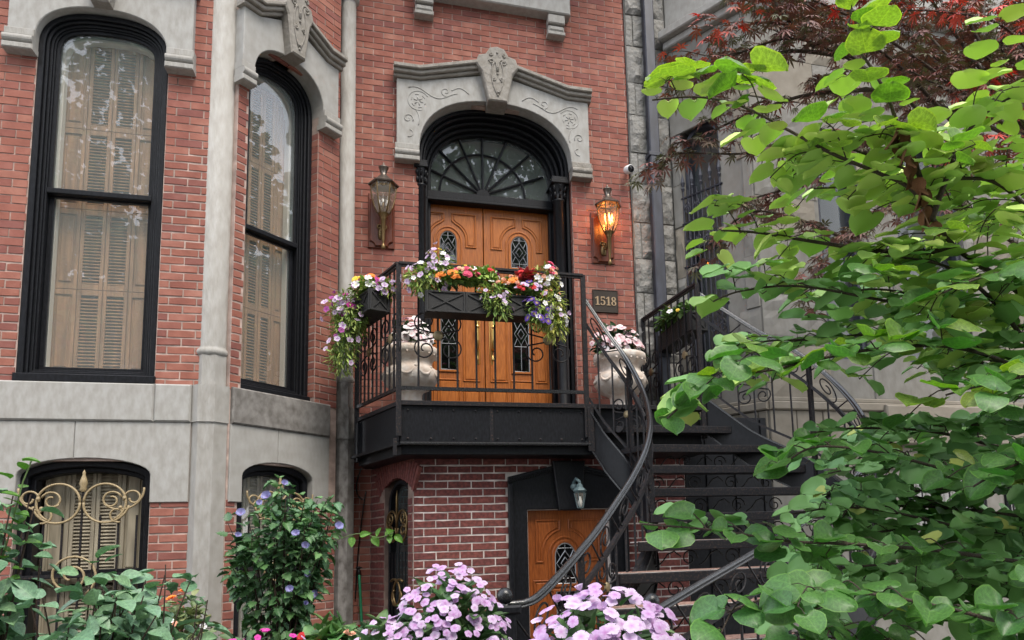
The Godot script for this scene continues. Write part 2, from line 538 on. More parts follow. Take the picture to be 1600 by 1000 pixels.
# ---------------------------------------------------------------- camera, sky, light
func make_view() -> void:
	var cam := Camera3D.new()
	cam.name = "camera"
	cam.projection = Camera3D.PROJECTION_FRUSTUM
	cam.near = 0.1
	cam.far = 400.0
	cam.size = 0.1 * 1000.0 / 1150.0
	cam.frustum_offset = Vector2(-123.77, 205.47) / 1150.0 * 0.1
	cam.position = eye
	cam.basis = Basis.from_euler(Vector3(0.130, -0.271, -0.033))
	add_child(cam)
	var env := Environment.new()
	var sm := ProceduralSkyMaterial.new()
	sm.sky_top_color = Color(0.82, 0.85, 0.90)
	sm.sky_horizon_color = Color(0.93, 0.94, 0.95)
	sm.sky_curve = 0.2
	sm.sky_energy_multiplier = 1.0
	sm.ground_bottom_color = Color(0.30, 0.29, 0.28)
	sm.ground_horizon_color = Color(0.55, 0.55, 0.55)
	sm.sun_angle_max = 1.0
	var sky := Sky.new()
	sky.sky_material = sm
	env.background_mode = Environment.BG_SKY
	env.sky = sky
	env.background_energy_multiplier = 1.0
	env.tonemap_mode = Environment.TONE_MAPPER_LINEAR
	env.tonemap_exposure = 3.5
	env.sdfgi_enabled = true
	env.ssao_enabled = true
	env.ssil_enabled = true
	var we := WorldEnvironment.new()
	we.environment = env
	add_child(we)
	var sun := DirectionalLight3D.new()
	sun.name = "sun"
	sun.light_energy = 0.4
	sun.light_angular_distance = 25.0
	sun.light_color = Color(1.0, 0.97, 0.93)
	sun.shadow_enabled = true
	sun.rotation = Vector3(deg_to_rad(-58), deg_to_rad(18), 0)
	add_child(sun)

func on_picture(p: Vector3) -> Vector3:
	# where a point falls in the frame (0..1), z = distance; only used to choose which bricks and leaves are separate
	var b := Basis.from_euler(Vector3(0.130, -0.271, -0.033))
	var c := b.inverse() * (p - eye)
	if c.z > -0.1:
		return Vector3(-9, -9, 0)
	return Vector3((923.77 + 1150.0 * c.x / -c.z) / 1600.0, (705.47 - 1150.0 * c.y / -c.z) / 1000.0, -c.z)

func in_frame(p: Vector3, edge := 0.02) -> bool:
	var q := on_picture(p)
	return q.x > -edge and q.x < 1 + edge and q.y > -edge and q.y < 1 + edge

# ---------------------------------------------------------------- bricks
const COURSE := 0.0677
const BRICK := 0.2032
const TOP := 7.125
var unit_brick := BoxMesh.new()
var bricks_cut := []

func make_brick_meshes() -> void:
	# a brick face with worn, slightly wavy edges; unit size, stretched to each brick
	for k in 8:
		var st := begin()
		var o := PackedVector2Array()
		for e in [[-0.5, -0.5], [-0.17, -0.5], [0.2, -0.5], [0.5, -0.5], [0.5, 0.5], [0.15, 0.5], [-0.2, 0.5], [-0.5, 0.5]]:
			var ex: float = e[0]
			var ey: float = e[1]
			o.append(Vector2(ex + rng.randf_range(-0.006, 0.004) * signf(ex), ey - signf(ey) * absf(rng.randfn(0.0, 0.035))))
		var q := PackedVector2Array()
		for v in o:
			q.append(Vector2(v.x - signf(v.x) * rng.randf_range(0.006, 0.016) if absf(v.x) > 0.4 else v.x, v.y - signf(v.y) * rng.randf_range(0.02, 0.055)))
		_ring_between(st, o, o, -0.5, 0.36, Transform3D.IDENTITY)
		_ring_between(st, o, q, 0.36, 0.5, Transform3D.IDENTITY)
		_cap(st, q, 0.5, true, Transform3D.IDENTITY)
		st.generate_normals()
		bricks_cut.append(st.commit())

# openings: [u0, u1, y0, y1]; bricks are added to list as [wall, xf, tone, centre]
func brick_field(list: Array, wall: Node, xf: Transform3D, u0: float, u1: float, y0: float, y1: float, openings: Array, phase := 0.0, gap := 0.0098, course := COURSE) -> void:
	var j0 := int(floor((TOP - y1) / course)) - 1
	var j1 := int(ceil((TOP - y0) / course)) + 1
	for j in range(j0, j1 + 1):
		var yc := TOP - j * course
		if yc - course * 0.3 < y0 or yc + course * 0.3 > y1:
			continue
		var free := [[u0, u1]]
		for o in openings:
			if yc > o[2] and yc < o[3]:
				var nxt := []
				for f in free:
					if o[1] <= f[0] or o[0] >= f[1]:
						nxt.append(f)
						continue
					if o[0] > f[0]:
						nxt.append([f[0], o[0]])
					if o[1] < f[1]:
						nxt.append([o[1], f[1]])
				free = nxt
		var off := phase + (BRICK / 2 if posmod(j, 2) == 1 else 0.0)
		for f in free:
			var k := int(floor((f[0] - off) / BRICK))
			while off + k * BRICK < f[1]:
				var a: float = maxf(off + k * BRICK, f[0])
				var b: float = minf(off + (k + 1) * BRICK, f[1])
				k += 1
				if b - a < 0.025:
					continue
				var w := b - a - gap
				var h := course - gap
				var dz := rng.randf_range(-0.0015, 0.0015)
				var bs := Basis(Vector3(w, 0, 0), Vector3(0, h, 0), Vector3(0, 0, 0.03)).rotated(Vector3(0, 0, 1), rng.randfn(0, 0.004))
				var c := Vector3((a + b) / 2 + rng.randfn(0, 0.0008), yc + rng.randfn(0, 0.0008), -0.0125 + dz)
				list.append([wall, xf * Transform3D(bs, c), rng.randi() % 8, xf * c])

func lay_bricks(list: Array, owner_thing: Node, most: int, prefix: String, tones: int, far_tone: Array) -> void:
	var near := []
	for b in list:
		var c: Vector3 = b[3]
		var seen := in_frame(c, 0.0)
		near.append([c.distance_to(eye) + (0.0 if seen else 100.0), b])
	near.sort_custom(func(p, q): return p[0] < q[0])
	var st := begin()
	var any := false
	for i in near.size():
		var b: Array = near[i][1]
		var xf: Transform3D = b[1]
		if i < most and near[i][0] < 90.0:
			put("brick", bricks_cut[i % 8], mats["%s%d" % [prefix, b[2] % tones]], b[0], xf)
		else:
			any = true
			st.set_color(far_tone[b[2] % far_tone.size()])
			box(st, Vector3(-0.5, -0.5, -0.5), Vector3(0.5, 0.5, 0.5), xf)
	if any:
		stuff(obj("brick", st, mats["brick_far"], owner_thing))

# ---------------------------------------------------------------- ground
func make_ground() -> void:
	var st := begin()
	quad(st, Vector3(-120, -0.02, -120), Vector3(120, -0.02, -120), Vector3(120, -0.02, 120), Vector3(-120, -0.02, 120))
	structure("road", st, mats["asphalt"])
	st = begin()
	box(st, Vector3(-60, -0.02, -2), Vector3(60, 0.12, 9.4))
	structure("pavement", st, mats["pavement"])
	st = begin()
	box(st, Vector3(-60, -0.02, 9.405), Vector3(60, 0.123, 9.55), Transform3D.IDENTITY, 0.01)
	structure("kerb", st, mats["tan_stone"])
	st = begin()
	prism(st, PackedVector2Array([Vector2(-6, -1.0), Vector2(0.45, -1.0), Vector2(0.45, -3.2), Vector2(-6, -3.2)]), 0.125, 0.62, Transform3D(Basis(Vector3(1, 0, 0), Vector3(0, 0, -1), Vector3(0, 1, 0)), Vector3.ZERO))
	structure("garden_bed", st, mats["soil"])

# ---------------------------------------------------------------- the rowhouse
var A := Vector3(-0.997, 0, 1.03)
var D45 := Vector3(sqrt(0.5), 0, -sqrt(0.5))
var N45 := Vector3(sqrt(0.5), 0, sqrt(0.5))

func hood(house: Node3D, xf: Transform3D, xl: float, xr: float, yc: float, il: float, ir: float, ys: float, yt: float, k: Array, carved: bool) -> void:
	# k: [flat end height, knee distance from the end, height at the keystone, keystone bottom, half width low, half width high, keystone shoulder, keystone top]
	var c := (il + ir) / 2
	var out := PackedVector2Array()
	out.append(Vector2(xl, yc))
	var arcp := arc_top(il, ir, ys, yt, 2.35, 28)
	if ys > yc + 0.001:
		out.append(Vector2(il, yc))
	var left := arcp.duplicate()
	left.reverse()
	for p in left:
		out.append(p)
	if ys > yc + 0.001:
		out.append(Vector2(ir, yc))
	out.append(Vector2(xr, yc))
	out.append(Vector2(xr, k[0]))
	out.append(Vector2(xr - k[1], k[0]))
	out.append(Vector2(c, k[2]))
	out.append(Vector2(xl + k[1], k[0]))
	out.append(Vector2(xl, k[0]))
	var st := begin()
	prism(st, out, -0.16, 0.07, xf, 0.006)
	var body := obj("window_hood", st, mats["smooth_stone"], house)
	# corbels
	for e in [[xl - 0.015, il], [ir, xr + 0.015]]:
		st = begin()
		box(st, Vector3(e[0], yc - 0.012, -0.02), Vector3(e[1], yc + 0.05, 0.085), xf, 0.006)
		var prof := PackedVector2Array()
		for i in 9:
			var a := -PI / 2 + PI * i / 8
			prof.append(Vector2(0.085 + 0.032 * cos(a), yc - 0.048 + 0.034 * sin(a)))
		prof.append(Vector2(-0.02, yc - 0.014))
		prof.append(Vector2(-0.02, yc - 0.082))
		prism(st, prof, 0, e[1] - e[0], xf * Transform3D(Basis(Vector3(0, 0, 1), Vector3(0, 1, 0), Vector3(-1, 0, 0)), Vector3(e[1], 0, 0)))
		box(st, Vector3(e[0] - 0.004, yc - 0.135, -0.02), Vector3(e[1] + 0.004, yc - 0.085, 0.105), xf, 0.008)
		obj("corbel", st, mats["worn_stone"] if carved and e[0] > 1 else mats["stone"], body)
	# cornice: three stepped strips along the raking top
	var line_l := [Vector2(xl - 0.03, k[0]), Vector2(xl + k[1], k[0]), Vector2(c - k[4] * 0.9, k[2] - 0.02)]
	var line_r := [Vector2(xr + 0.03, k[0]), Vector2(xr - k[1], k[0]), Vector2(c + k[4] * 0.9, k[2] - 0.02)]
	for ln in [line_l, line_r]:
		st = begin()
		for s in [[0.0, 0.035, 0.10], [0.034, 0.075, 0.135], [0.074, 0.118, 0.165]]:
			var p := PackedVector2Array()
			for v in ln:
				p.append(v + Vector2(0, s[0]))
			var q := PackedVector2Array()
			for v in ln:
				q.append(v + Vector2(0, s[1]))
			q.reverse()
			p.append_array(q)
			prism(st, p, 0.0, s[2], xf, 0.008)
		obj("cornice", st, mats["worn_stone"], body)
	# keystone with carved leaves
	st = begin()
	var kp := PackedVector2Array([Vector2(c - k[4] * 0.62, k[3]), Vector2(c + k[4] * 0.62, k[3]), Vector2(c + k[4], k[6] - 0.09), Vector2(c + k[5], k[6]), Vector2(c + k[5] * 0.86, k[6] + 0.10), Vector2(c + k[4] * 0.75, k[6] + 0.12), Vector2(c + k[4] * 0.45, k[7]), Vector2(c, k[7] + 0.02), Vector2(c - k[4] * 0.45, k[7]), Vector2(c - k[4] * 0.75, k[6] + 0.12), Vector2(c - k[5] * 0.86, k[6] + 0.10), Vector2(c - k[5], k[6]), Vector2(c - k[4], k[6] - 0.09)])
	prism(st, kp, -0.158, 0.17, xf, 0.014)
	var ks := obj("keystone", st, mats["worn_stone"], body)
	st = begin(true)
	var hgt: float = k[7] - k[3]
	for s in [-1.0, 1.0]:
		for e in [[0.055, 0.72, 0.035, 1.0], [0.035, 0.40, 0.024, -1.0], [0.06, 0.86, 0.022, -1.0]]:
			var sp := spiral(Vector2(c + s * e[0] * 1.15, k[3] + hgt * e[1]), e[2] * 0.2, e[2], 0, s * e[3] * 8.0, 18)
			tube(st, lift(sp, 0.172, xf), 0.009, 5)
		var lf := PackedVector2Array()
		for i in 9:
			var t := i / 8.0
			lf.append(Vector2(c + s * (0.01 + 0.055 * sin(t * 2.6)), k[3] + hgt * (0.12 + 0.6 * t)))
		tube(st, lift(lf, 0.172, xf), 0.008, 5)
		lf = PackedVector2Array()
		for i in 7:
			var t := i / 6.0
			lf.append(Vector2(c + s * (0.005 + 0.09 * t * t), k[3] + hgt * (0.55 + 0.22 * sin(t * 2.2))))
		tube(st, lift(lf, 0.172, xf), 0.01, 5)
	for t in [0.1, 0.16, 0.5, 0.62, 0.9]:
		ball(st, xf * Vector3(c, k[3] + hgt * t, 0.172), 0.014, 6)
	obj("carving", st, mats["worn_stone"], body)
	if carved:
		st = begin(true)
		for s in [-1.0, 1.0]:
			var w: float = (xr - xl) / 2
			var m := xf * Transform3D(Basis(Vector3(s, 0, 0), Vector3.UP, Vector3(0, 0, 1)), Vector3((xl + xr) / 2, 0, 0.0705))
			var ce := Vector2(w - 0.22, 6.26)
			# the round flower in its leaf
			for i in 6:
				var a := TAU * i / 6 + 0.3
				tube(st, PackedVector3Array([m * Vector3(ce.x + 0.012 * cos(a), ce.y + 0.012 * sin(a), 0), m * Vector3(ce.x + 0.05 * cos(a), ce.y + 0.05 * sin(a), 0)]), 0.006, 5)
				tube(st, lift(spiral(ce, 0.072, 0.072, a - 0.25, a + 0.25, 4), 0, m), 0.005, 5)
			tube(st, lift(spiral(ce, 0.105, 0.11, -1.9, 2.6, 18), 0, m), 0.0045, 5)
			var vine := PackedVector2Array()
			for i in 17:
				var t := i / 16.0
				vine.append(Vector2(lerpf(w - 0.12, w - 0.62, t), 6.37 - 0.02 * t + 0.045 * sin(t * 7.0 + 0.6)))
			tube(st, lift(vine, 0, m), 0.006, 5)
			tube(st, lift(spiral(Vector2(w - 0.50, 6.40), 0.012, 0.055, 5.0, -2.2, 18), 0, m), 0.006, 5)
			var v2 := PackedVector2Array()
			for i in 11:
				var t := i / 10.0
				v2.append(Vector2(w - 0.56 - 0.18 * t, 6.42 + 0.05 * sin(t * 3.0) - 0.02 * t))
			tube(st, lift(v2, 0, m), 0.006, 5)
			tube(st, lift(spiral(Vector2(w - 0.115, 6.05), 0.012, 0.055, -4.0, 3.6, 18), 0, m), 0.006, 5)
			tube(st, lift(spiral(Vector2(w - 0.125, 5.90), 0.03, 0.05, 1.8, 5.0, 9), 0, m), 0.006, 5)
			var v3 := PackedVector2Array()
			for i in 9:
				var t := i / 8.0
				v3.append(Vector2(w - 0.20 - 0.03 * sin(t * 2.5), 6.15 - 0.16 * t))
			tube(st, lift(v3, 0, m), 0.005, 5)
		obj("carved_vine", st, mats["smooth_stone"], body)

func sash_window(house: Node3D, xf: Transform3D, xl: float, xr: float, yb: float, ys: float, yt: float, rail: float, depth: float) -> void:
	var o := arch(xl, xr, yb, ys, yt, 2.6, 24)
	var st := begin()
	frame(st, o, 0.042, -depth - 0.07, -depth, xf, 0.006)
	frame(st, shrink(o, 0.042), 0.022, -depth - 0.08, -depth - 0.025, xf, 0.006)
	frame(st, shrink(o, 0.064), 0.02, -depth - 0.09, -depth - 0.048, xf, 0.004)
	frame(st, shrink(o, 0.084), 0.014, -depth - 0.16, -depth - 0.062, xf, 0.003)
	box(st, Vector3(xl - 0.01, yb - 0.012, -depth - 0.16), Vector3(xr + 0.01, yb + 0.05, -depth + 0.03), xf, 0.006)
	var win := obj("window", st, mats["black_paint"], house)
	var q := shrink(o, 0.096)
	var x0 := xl + 0.098
	var x1 := xr - 0.098
	# lower sash, then the upper one in front of it
	st = begin()
	box(st, Vector3(x0, yb + 0.055, -depth - 0.15), Vector3(x1, yb + 0.135, -depth - 0.115), xf, 0.004)
	box(st, Vector3(x0, rail - 0.045, -depth - 0.15), Vector3(x1, rail + 0.02, -depth - 0.115), xf, 0.004)
	for x in [x0, x1 - 0.036]:
		box(st, Vector3(x, yb + 0.1355, -depth - 0.15), Vector3(x + 0.036, rail - 0.046, -depth - 0.116), xf, 0.004)
	obj("sash", st, mats["black_paint"], win)
	st = begin()
	var up := PackedVector2Array()
	for p in q:
		up.append(Vector2(p.x, maxf(p.y, rail - 0.03)))
	frame(st, up, 0.03, -depth - 0.112, -depth - 0.075, xf, 0.004)
	box(st, Vector3(x0 - 0.004, rail - 0.034, -depth - 0.111), Vector3(x1 + 0.004, rail + 0.012, -depth - 0.06), xf, 0.006)
	obj("sash", st, mats["black_paint"], win)
	st = begin()
	prism(st, rect(x0 + 0.03, yb + 0.13, x1 - 0.03, rail - 0.04), -depth - 0.133, -depth - 0.129, xf)
	obj("pane", st, mats["glass"], win)
	st = begin()
	prism(st, shrink(up, 0.024), -depth - 0.096, -depth - 0.092, xf)
	obj("pane", st, mats["glass"], win)
	# light frame inside, then the folding shutters
	st = begin()
	frame(st, shrink(o, 0.105), 0.025, -depth - 0.27, -depth - 0.165, xf, 0.003)
	obj("inner_frame", st, mats["white_frame"], win)
	shutters(win, xf, x0 + 0.004, x1 - 0.004, yb + 0.06, yt, -depth - 0.25, "shutter_wood", [[3.10, 3.80], [3.803, 4.48], [4.483, 5.18], [5.183, 5.95]], yb)
	room(win, xf, xl - 0.1, xr + 0.1, yb - 0.1, yt + 0.15, -1.6, -0.295)

# closed room behind a window: floor, ceiling, side walls and back wall
func room(win: Node3D, xf: Transform3D, x0: float, x1: float, y0: float, y1: float, z0: float, z1: float) -> void:
	var st := begin()
	var t := 0.04
	box(st, Vector3(x0, y0, z0), Vector3(x1, y1, z0 + t), xf)
	box(st, Vector3(x0, y0, z0 + t), Vector3(x0 + t, y1, z1), xf)
	box(st, Vector3(x1 - t, y0, z0 + t), Vector3(x1, y1, z1), xf)
	box(st, Vector3(x0 + t, y0, z0 + t), Vector3(x1 - t, y0 + t, z1), xf)
	box(st, Vector3(x0 + t, y1 - t, z0 + t), Vector3(x1 - t, y1, z1), xf)
	obj("room", st, mats["room_wall"], win)

func shutters(win: Node3D, xf: Transform3D, x0: float, x1: float, y0: float, y1: float, z: float, m: String, rows: Array, _yb: float) -> void:
	var w := (x1 - x0) / 4
	for i in 4:
		var a := x0 + w * i
		var b := a + w
		var st := begin()
		var ls := begin()
		for r in rows:
			# stiles and rails of one tier
			var rl: float = r[0]
			var rh: float = r[1]
			box(st, Vector3(a + 0.002, rl, z), Vector3(a + 0.030, rh, z + 0.022), xf, 0.003)
			box(st, Vector3(b - 0.030, rl, z), Vector3(b - 0.002, rh, z + 0.022), xf, 0.003)
			box(st, Vector3(a + 0.0305, rl, z), Vector3(b - 0.0305, rl + 0.045, z + 0.021), xf, 0.003)
			box(st, Vector3(a + 0.0305, rh - 0.045, z), Vector3(b - 0.0305, rh, z + 0.021), xf, 0.003)
			if i == 0 or i == 3:
				box(st, Vector3(a + 0.031, rl + 0.046, z - 0.002), Vector3(b - 0.031, rh - 0.046, z + 0.008), xf)
				box(st, Vector3(a + 0.046, rl + 0.062, z + 0.006), Vector3(b - 0.046, rh - 0.062, z + 0.018), xf, 0.006)
			else:
				var n := int((rh - rl - 0.09) / 0.027)
				for k in n:
					var y := rl + 0.047 + 0.027 * (k + 0.5)
					var sx := xf * Transform3D(Basis(Vector3(1, 0, 0), 0.75), Vector3(0, y, z + 0.006))
					box(ls, Vector3(a + 0.031, -0.0035, -0.017), Vector3(b - 0.031, 0.0035, 0.017), sx)
		obj("shutter", st, mats[m], win)
		if i == 1 or i == 2:
			stuff(obj("louvre", ls, mats[m], win))

func basement_window(house: Node3D, xf: Transform3D, xl: float, xr: float, yb: float, ys: float, yt: float) -> void:
	var o := arch(xl, xr, yb, ys, yt, 2.0, 16)
	var st := begin()
	frame(st, o, 0.05, -0.2, -0.05, xf, 0.006)
	frame(st, shrink(o, 0.05), 0.035, -0.21, -0.10, xf, 0.006)
	box(st, Vector3(xl + 0.08, 1.50, -0.2), Vector3(xr - 0.08, 1.56, -0.12), xf, 0.005)
	var win := obj("basement_window", st, mats["black_paint"], house)
	st = begin()
	prism(st, shrink(o, 0.07), -0.152, -0.148, xf)
	obj("pane", st, mats["glass"], win)
	shutters(win, xf, xl + 0.09, xr - 0.09, yb, yt - 0.03, -0.26, "cream_shutter", [[yb + 0.05, 1.50], [1.503, yt - 0.03]], yb)
	room(win, xf, xl - 0.1, xr + 0.1, yb - 0.1, yt + 0.1, -1.6, -0.295)

func window_grille(house: Node3D, xf: Transform3D, xl: float, xr: float, yb: float, ys: float) -> void:
	# black uprights with gilded scrolls in front of a basement window
	var g := Node3D.new()
	g.name = "window_grille"
	house.add_child(g, true)
	var c := (xl + xr) / 2
	var w := (xr - xl) / 2
	var z := 0.03
	var st := begin()
	for i in 7:
		var x := c + (i - 3) * w / 3.4
		var top := ys - 0.26 if i != 3 else ys + 0.0
		tube(st, PackedVector3Array([xf * Vector3(x, yb, z), xf * Vector3(x, top, z)]), 0.008, 6)
	for y in [1.52, yb + 0.15]:
		box(st, Vector3(xl + 0.01, y - 0.012, z - 0.01), Vector3(xr - 0.01, y + 0.012, z + 0.012), xf)
	obj("bar", st, mats["black_iron"], g)
	for s in [-1.0, 1.0]:
		st = begin(true)
		var m := xf * Transform3D(Basis(Vector3(s, 0, 0), Vector3.UP, Vector3(0, 0, 1)), Vector3(c, 0, z + 0.016))
		var y := ys - 0.16
		# the big heart-shaped C, its curled ends and the outer sweep
		tube(st, lift(spiral(Vector2(w * 0.36, y), w * 0.33, w * 0.35, PI * 1.0, -PI * 0.35, 22), 0, m), 0.009, 6)
		tube(st, lift(spiral(Vector2(w * 0.36, y), w * 0.33, w * 0.40, PI * 1.0, PI * 1.95, 18), 0, m), 0.009, 6)
		tube(st, lift(spiral(Vector2(w * 0.47, y + 0.015), w * 0.06, w * 0.17, PI * 2.6, PI * 0.1, 22), 0, m), 0.008, 6)
		tube(st, lift(spiral(Vector2(w * 0.58, y - w * 0.22), w * 0.05, w * 0.15, -PI * 0.4, PI * 1.6, 20), 0, m), 0.008, 6)
		tube(st, lift(spiral(Vector2(w * 0.82, y + 0.03), w * 0.06, w * 0.16, -PI * 1.0, PI * 1.1, 20), 0, m), 0.008, 6)
		tube(st, lift(spiral(Vector2(w * 0.62, y + 0.10), w * 0.38, w * 0.37, -PI * 0.75, PI * 0.02, 16), 0, m), 0.008, 6)
		for p in [Vector2(w * 0.68, y + 0.03), Vector2(w * 0.62, y - w * 0.10)]:
			ball(st, m * Vector3(p.x, p.y, 0), 0.016, 8)
		obj("scroll", st, mats["gold_paint"], g)
	st = begin(true)
	var m2 := xf * Transform3D(Basis(), Vector3(c - w * 0.1, 1.5, z + 0.016))
	tube(st, lift(spiral(Vector2(0, 0.02), 0.03, 0.17, PI * 3.4, -PI * 0.3, 34), 0, m2), 0.009, 6)
	obj("scroll", st, mats["gold_paint"], g)
	st = begin(true)
	lathe(st, PackedVector2Array([Vector2(0.014, -0.02), Vector2(0.026, 0.0), Vector2(0.02, 0.02), Vector2(0.03, 0.04), Vector2(0.022, 0.075), Vector2(0.010, 0.11), Vector2(0.012, 0.125), Vector2(0.0, 0.15)]), 10, xf * Transform3D(Basis(), Vector3(c, ys - 0.06, z)))
	obj("finial", st, mats["gold_paint"], g)

func pier_profile(st: SurfaceTool, c: Vector3, r: float, y0: float, y1: float, ring: float) -> void:
	var p := PackedVector2Array([Vector2(r * 1.06, ring), Vector2(r * 1.16, ring + 0.012), Vector2(r * 1.19, ring + 0.03), Vector2(r * 1.13, ring + 0.05), Vector2(r * 1.03, ring + 0.058), Vector2(r, ring + 0.075), Vector2(r, y0), Vector2(r * 0.985, y0 + 0.001), Vector2(r * 0.985, y1)])
	lathe(st, p, 26, Transform3D(Basis(), c))

func octagon(c: Vector2, r: float) -> PackedVector2Array:
	var p := PackedVector2Array()
	for i in 8:
		var a := TAU * (i + 0.5) / 8
		p.append(c + Vector2(cos(a), sin(a)) * r / cos(PI / 8))
	return p

var FLAT := Transform3D(Basis(Vector3(1, 0, 0), Vector3(0, 0, -1), Vector3(0, 1, 0)), Vector3.ZERO)   # outline (x, -z) pushed upwards

func make_house() -> Node3D:
	var house := thing("brick_rowhouse", "red brick rowhouse with grey stone hoods, bay windows and an arched double door", "house")
	var list := []
	var fx := at_axis(Vector3(0, 0, 1.0), Vector3.RIGHT, Vector3.BACK)
	var ax := at_axis(A + N45 * -0.02, D45, N45)
	# --- the wall with the door
	var st := begin()
	box(st, Vector3(-0.30, 0, -0.4), Vector3(0.56, 8.9, -0.003))
	box(st, Vector3(2.185, 0, -0.4), Vector3(2.868, 8.9, -0.003))
	box(st, Vector3(0.561, 6.33, -0.399), Vector3(2.184, 8.899, -0.0035))
	box(st, Vector3(0.561, 0, -0.399), Vector3(2.184, 2.80, -0.0035))
	var dw := obj("door_wall", st, mats["mortar"], house)
	brick_field(list, dw, Transform3D.IDENTITY, -0.30, 2.87, 1.0, 8.3, [[0.560, 2.185, 2.8, 6.33]])
	# brick return at the right of the doorway
	brick_field(list, dw, at_axis(Vector3(2.186, 0, 0), Vector3(0, 0, -1), Vector3(-1, 0, 0)), 0.002, 0.11, 2.82, 5.6, [])
	# --- the bay: front and angled face
	st = begin()
	for r in [[-2.96, -2.446], [-1.512, -1.06]]:
		box(st, Vector3(r[0], 2.3, -0.3), Vector3(r[1], 8.9, -0.003), fx)
	for r in [[-2.96, -2.391], [-1.506, -1.06]]:
		box(st, Vector3(r[0], 0, -0.299), Vector3(r[1], 2.299, -0.0035), fx)
	box(st, Vector3(-2.4455, 6.1, -0.3), Vector3(-1.5125, 8.9, -0.003), fx)
	box(st, Vector3(-2.4455, 2.38, -0.3), Vector3(-1.5125, 2.985, -0.003), fx)
	box(st, Vector3(-2.39, 0, -0.298), Vector3(-1.507, 0.80, -0.0067), fx)
	var bf := obj("bay_front", st, mats["mortar"], house)
	brick_field(list, bf, fx, -2.96, -1.06, 0.85, 8.3, [[-2.446, -1.512, 2.9, 6.1], [-2.39, -1.507, 0.8, 2.4], [-2.96, -1.06, 2.05, 2.99]], 0.088)
	st = begin()
	for r in [[0.05, 0.15], [0.885, 1.14]]:
		box(st, Vector3(r[0], 0, -0.3), Vector3(r[1], 8.9, -0.003), ax)
	box(st, Vector3(0.1505, 6.1, -0.299), Vector3(0.8845, 8.899, -0.0035), ax)
	box(st, Vector3(0.1505, 2.38, -0.299), Vector3(0.8845, 2.985, -0.0035), ax)
	box(st, Vector3(0.1505, 0, -0.299), Vector3(0.8845, 0.8, -0.0035), ax)
	var ba := obj("bay_side", st, mats["mortar"], house)
	brick_field(list, ba, ax, 0.05, 1.14, 0.85, 8.3, [[0.15, 0.885, 2.9, 6.1], [0.15, 0.885, 0.8, 2.4], [0.05, 1.14, 2.05, 2.99]], 0.03)
	# return of the angled window on its right
	brick_field(list, ba, ax * at_axis(Vector3(0.885, 0, 0), Vector3(0, 0, -1), Vector3(-1, 0, 0)), 0.0, 0.11, 2.99, 5.6, [])
	st = begin()
	box(st, Vector3(-3.3, 0, -0.5), Vector3(-2.961, 8.9, 0.7))
	box(st, Vector3(-3.3, 8.9, -3.0), Vector3(2.868, 9.1, 1.0))
	box(st, Vector3(-3.3, 0, -3.2), Vector3(2.868, 8.9, -3.0))
	box(st, Vector3(2.6, 0, -3.0), Vector3(2.868, 8.9, -0.401))
	obj("rear_wall", st, mats["mortar"], house)
	# --- stone courses of the bay
	for e in [[fx, -2.98, -1.238, -2.39, -1.507], [ax, 0.065, 1.05, 0.18, 0.872]]:
		var f: Transform3D = e[0]
		var x0: float = e[1]
		var x1: float = e[2]
		var cuts := [x0, -1.50, x1] if x0 < 0 else [x0, x1]
		for i in cuts.size() - 1:
			st = begin()
			box(st, Vector3(cuts[i] + 0.001, 2.684, -0.05), Vector3(cuts[i + 1] - 0.001, 2.985, 0.035), f, 0.012)
			obj("sill_course", st, mats["smooth_stone"] if x0 < 0 else mats["dirty_stone"], house)
		st = begin()
		var p := PackedVector2Array([Vector2(x0, 2.055), Vector2(e[3], 2.055)])
		var t := arc_top(e[3], e[4], 2.27, 2.40, 2.0, 16)
		t.reverse()
		p.append_array(t)
		p.append(Vector2(e[4], 2.055))
		p.append(Vector2(x1, 2.055))
		p.append(Vector2(x1, 2.683))
		p.append(Vector2(x0, 2.683))
		var cut: float = e[3] + (0.36 if x0 < 0 else 0.33)
		for half in [rect(x0 - 1, 1, cut - 0.0015, 3), rect(cut + 0.0015, 1, x1 + 1, 3)]:
			st = begin()
			for q in Geometry2D.intersect_polygons(p, half):
				prism(st, q, -0.12, 0.016, f, 0.005)
			obj("basement_lintel", st, mats["smooth_stone"], house)
	# --- piers with round shafts
	for e in [[Vector3(-1.122, 0, 0.915), 0.112, 0.125, "column_left"], [Vector3(-0.137, 0, 0.10), 0.072, 0.085, "column_right"]]:
		var c: Vector3 = e[0]
		var r: float = e[1]
		var big := r > 0.1
		st = begin(true)
		pier_profile(st, c, r, 5.28 if big else 5.62, 7.22 if not big else 8.9, 3.235)
		if not big:
			lathe(st, PackedVector2Array([Vector2(0.071, 7.22), Vector2(0.10, 7.24), Vector2(0.105, 7.29), Vector2(0.085, 7.31), Vector2(0.085, 8.9)]), 20, Transform3D(Basis(), c))
		var col := obj("round_column", st, mats["stone"], house)
		st = begin()
		var cc := Vector2(c.x, -c.z)
		prism(st, octagon(cc, r * 1.03), 2.985, 3.234, FLAT)
		prism(st, octagon(cc, r * 1.34), 2.684, 2.984, FLAT)
		prism(st, octagon(cc, r * 1.24), 0.0, 2.683, FLAT)
		obj("plinth", st, mats["stone"] if big else mats["dirty_stone"], col)
	# --- stone hoods over the openings
	hood(house, Transform3D.IDENTITY, 0.335, 2.385, 5.72, 0.562, 2.178, 5.72, 6.35, [6.49, 0.24, 6.68, 6.31, 0.165, 0.23, 6.72, 6.92], true)
	hood(house, fx, -2.635, -1.32, 5.76, -2.446, -1.512, 5.76, 6.08, [6.33, 0.17, 6.50, 6.08, 0.11, 0.15, 6.54, 6.76], false)
	hood(house, ax, 0.035, 1.06, 5.76, 0.15, 0.885, 5.76, 6.11, [6.32, 0.15, 6.48, 6.10, 0.12, 0.16, 6.54, 6.78], false)
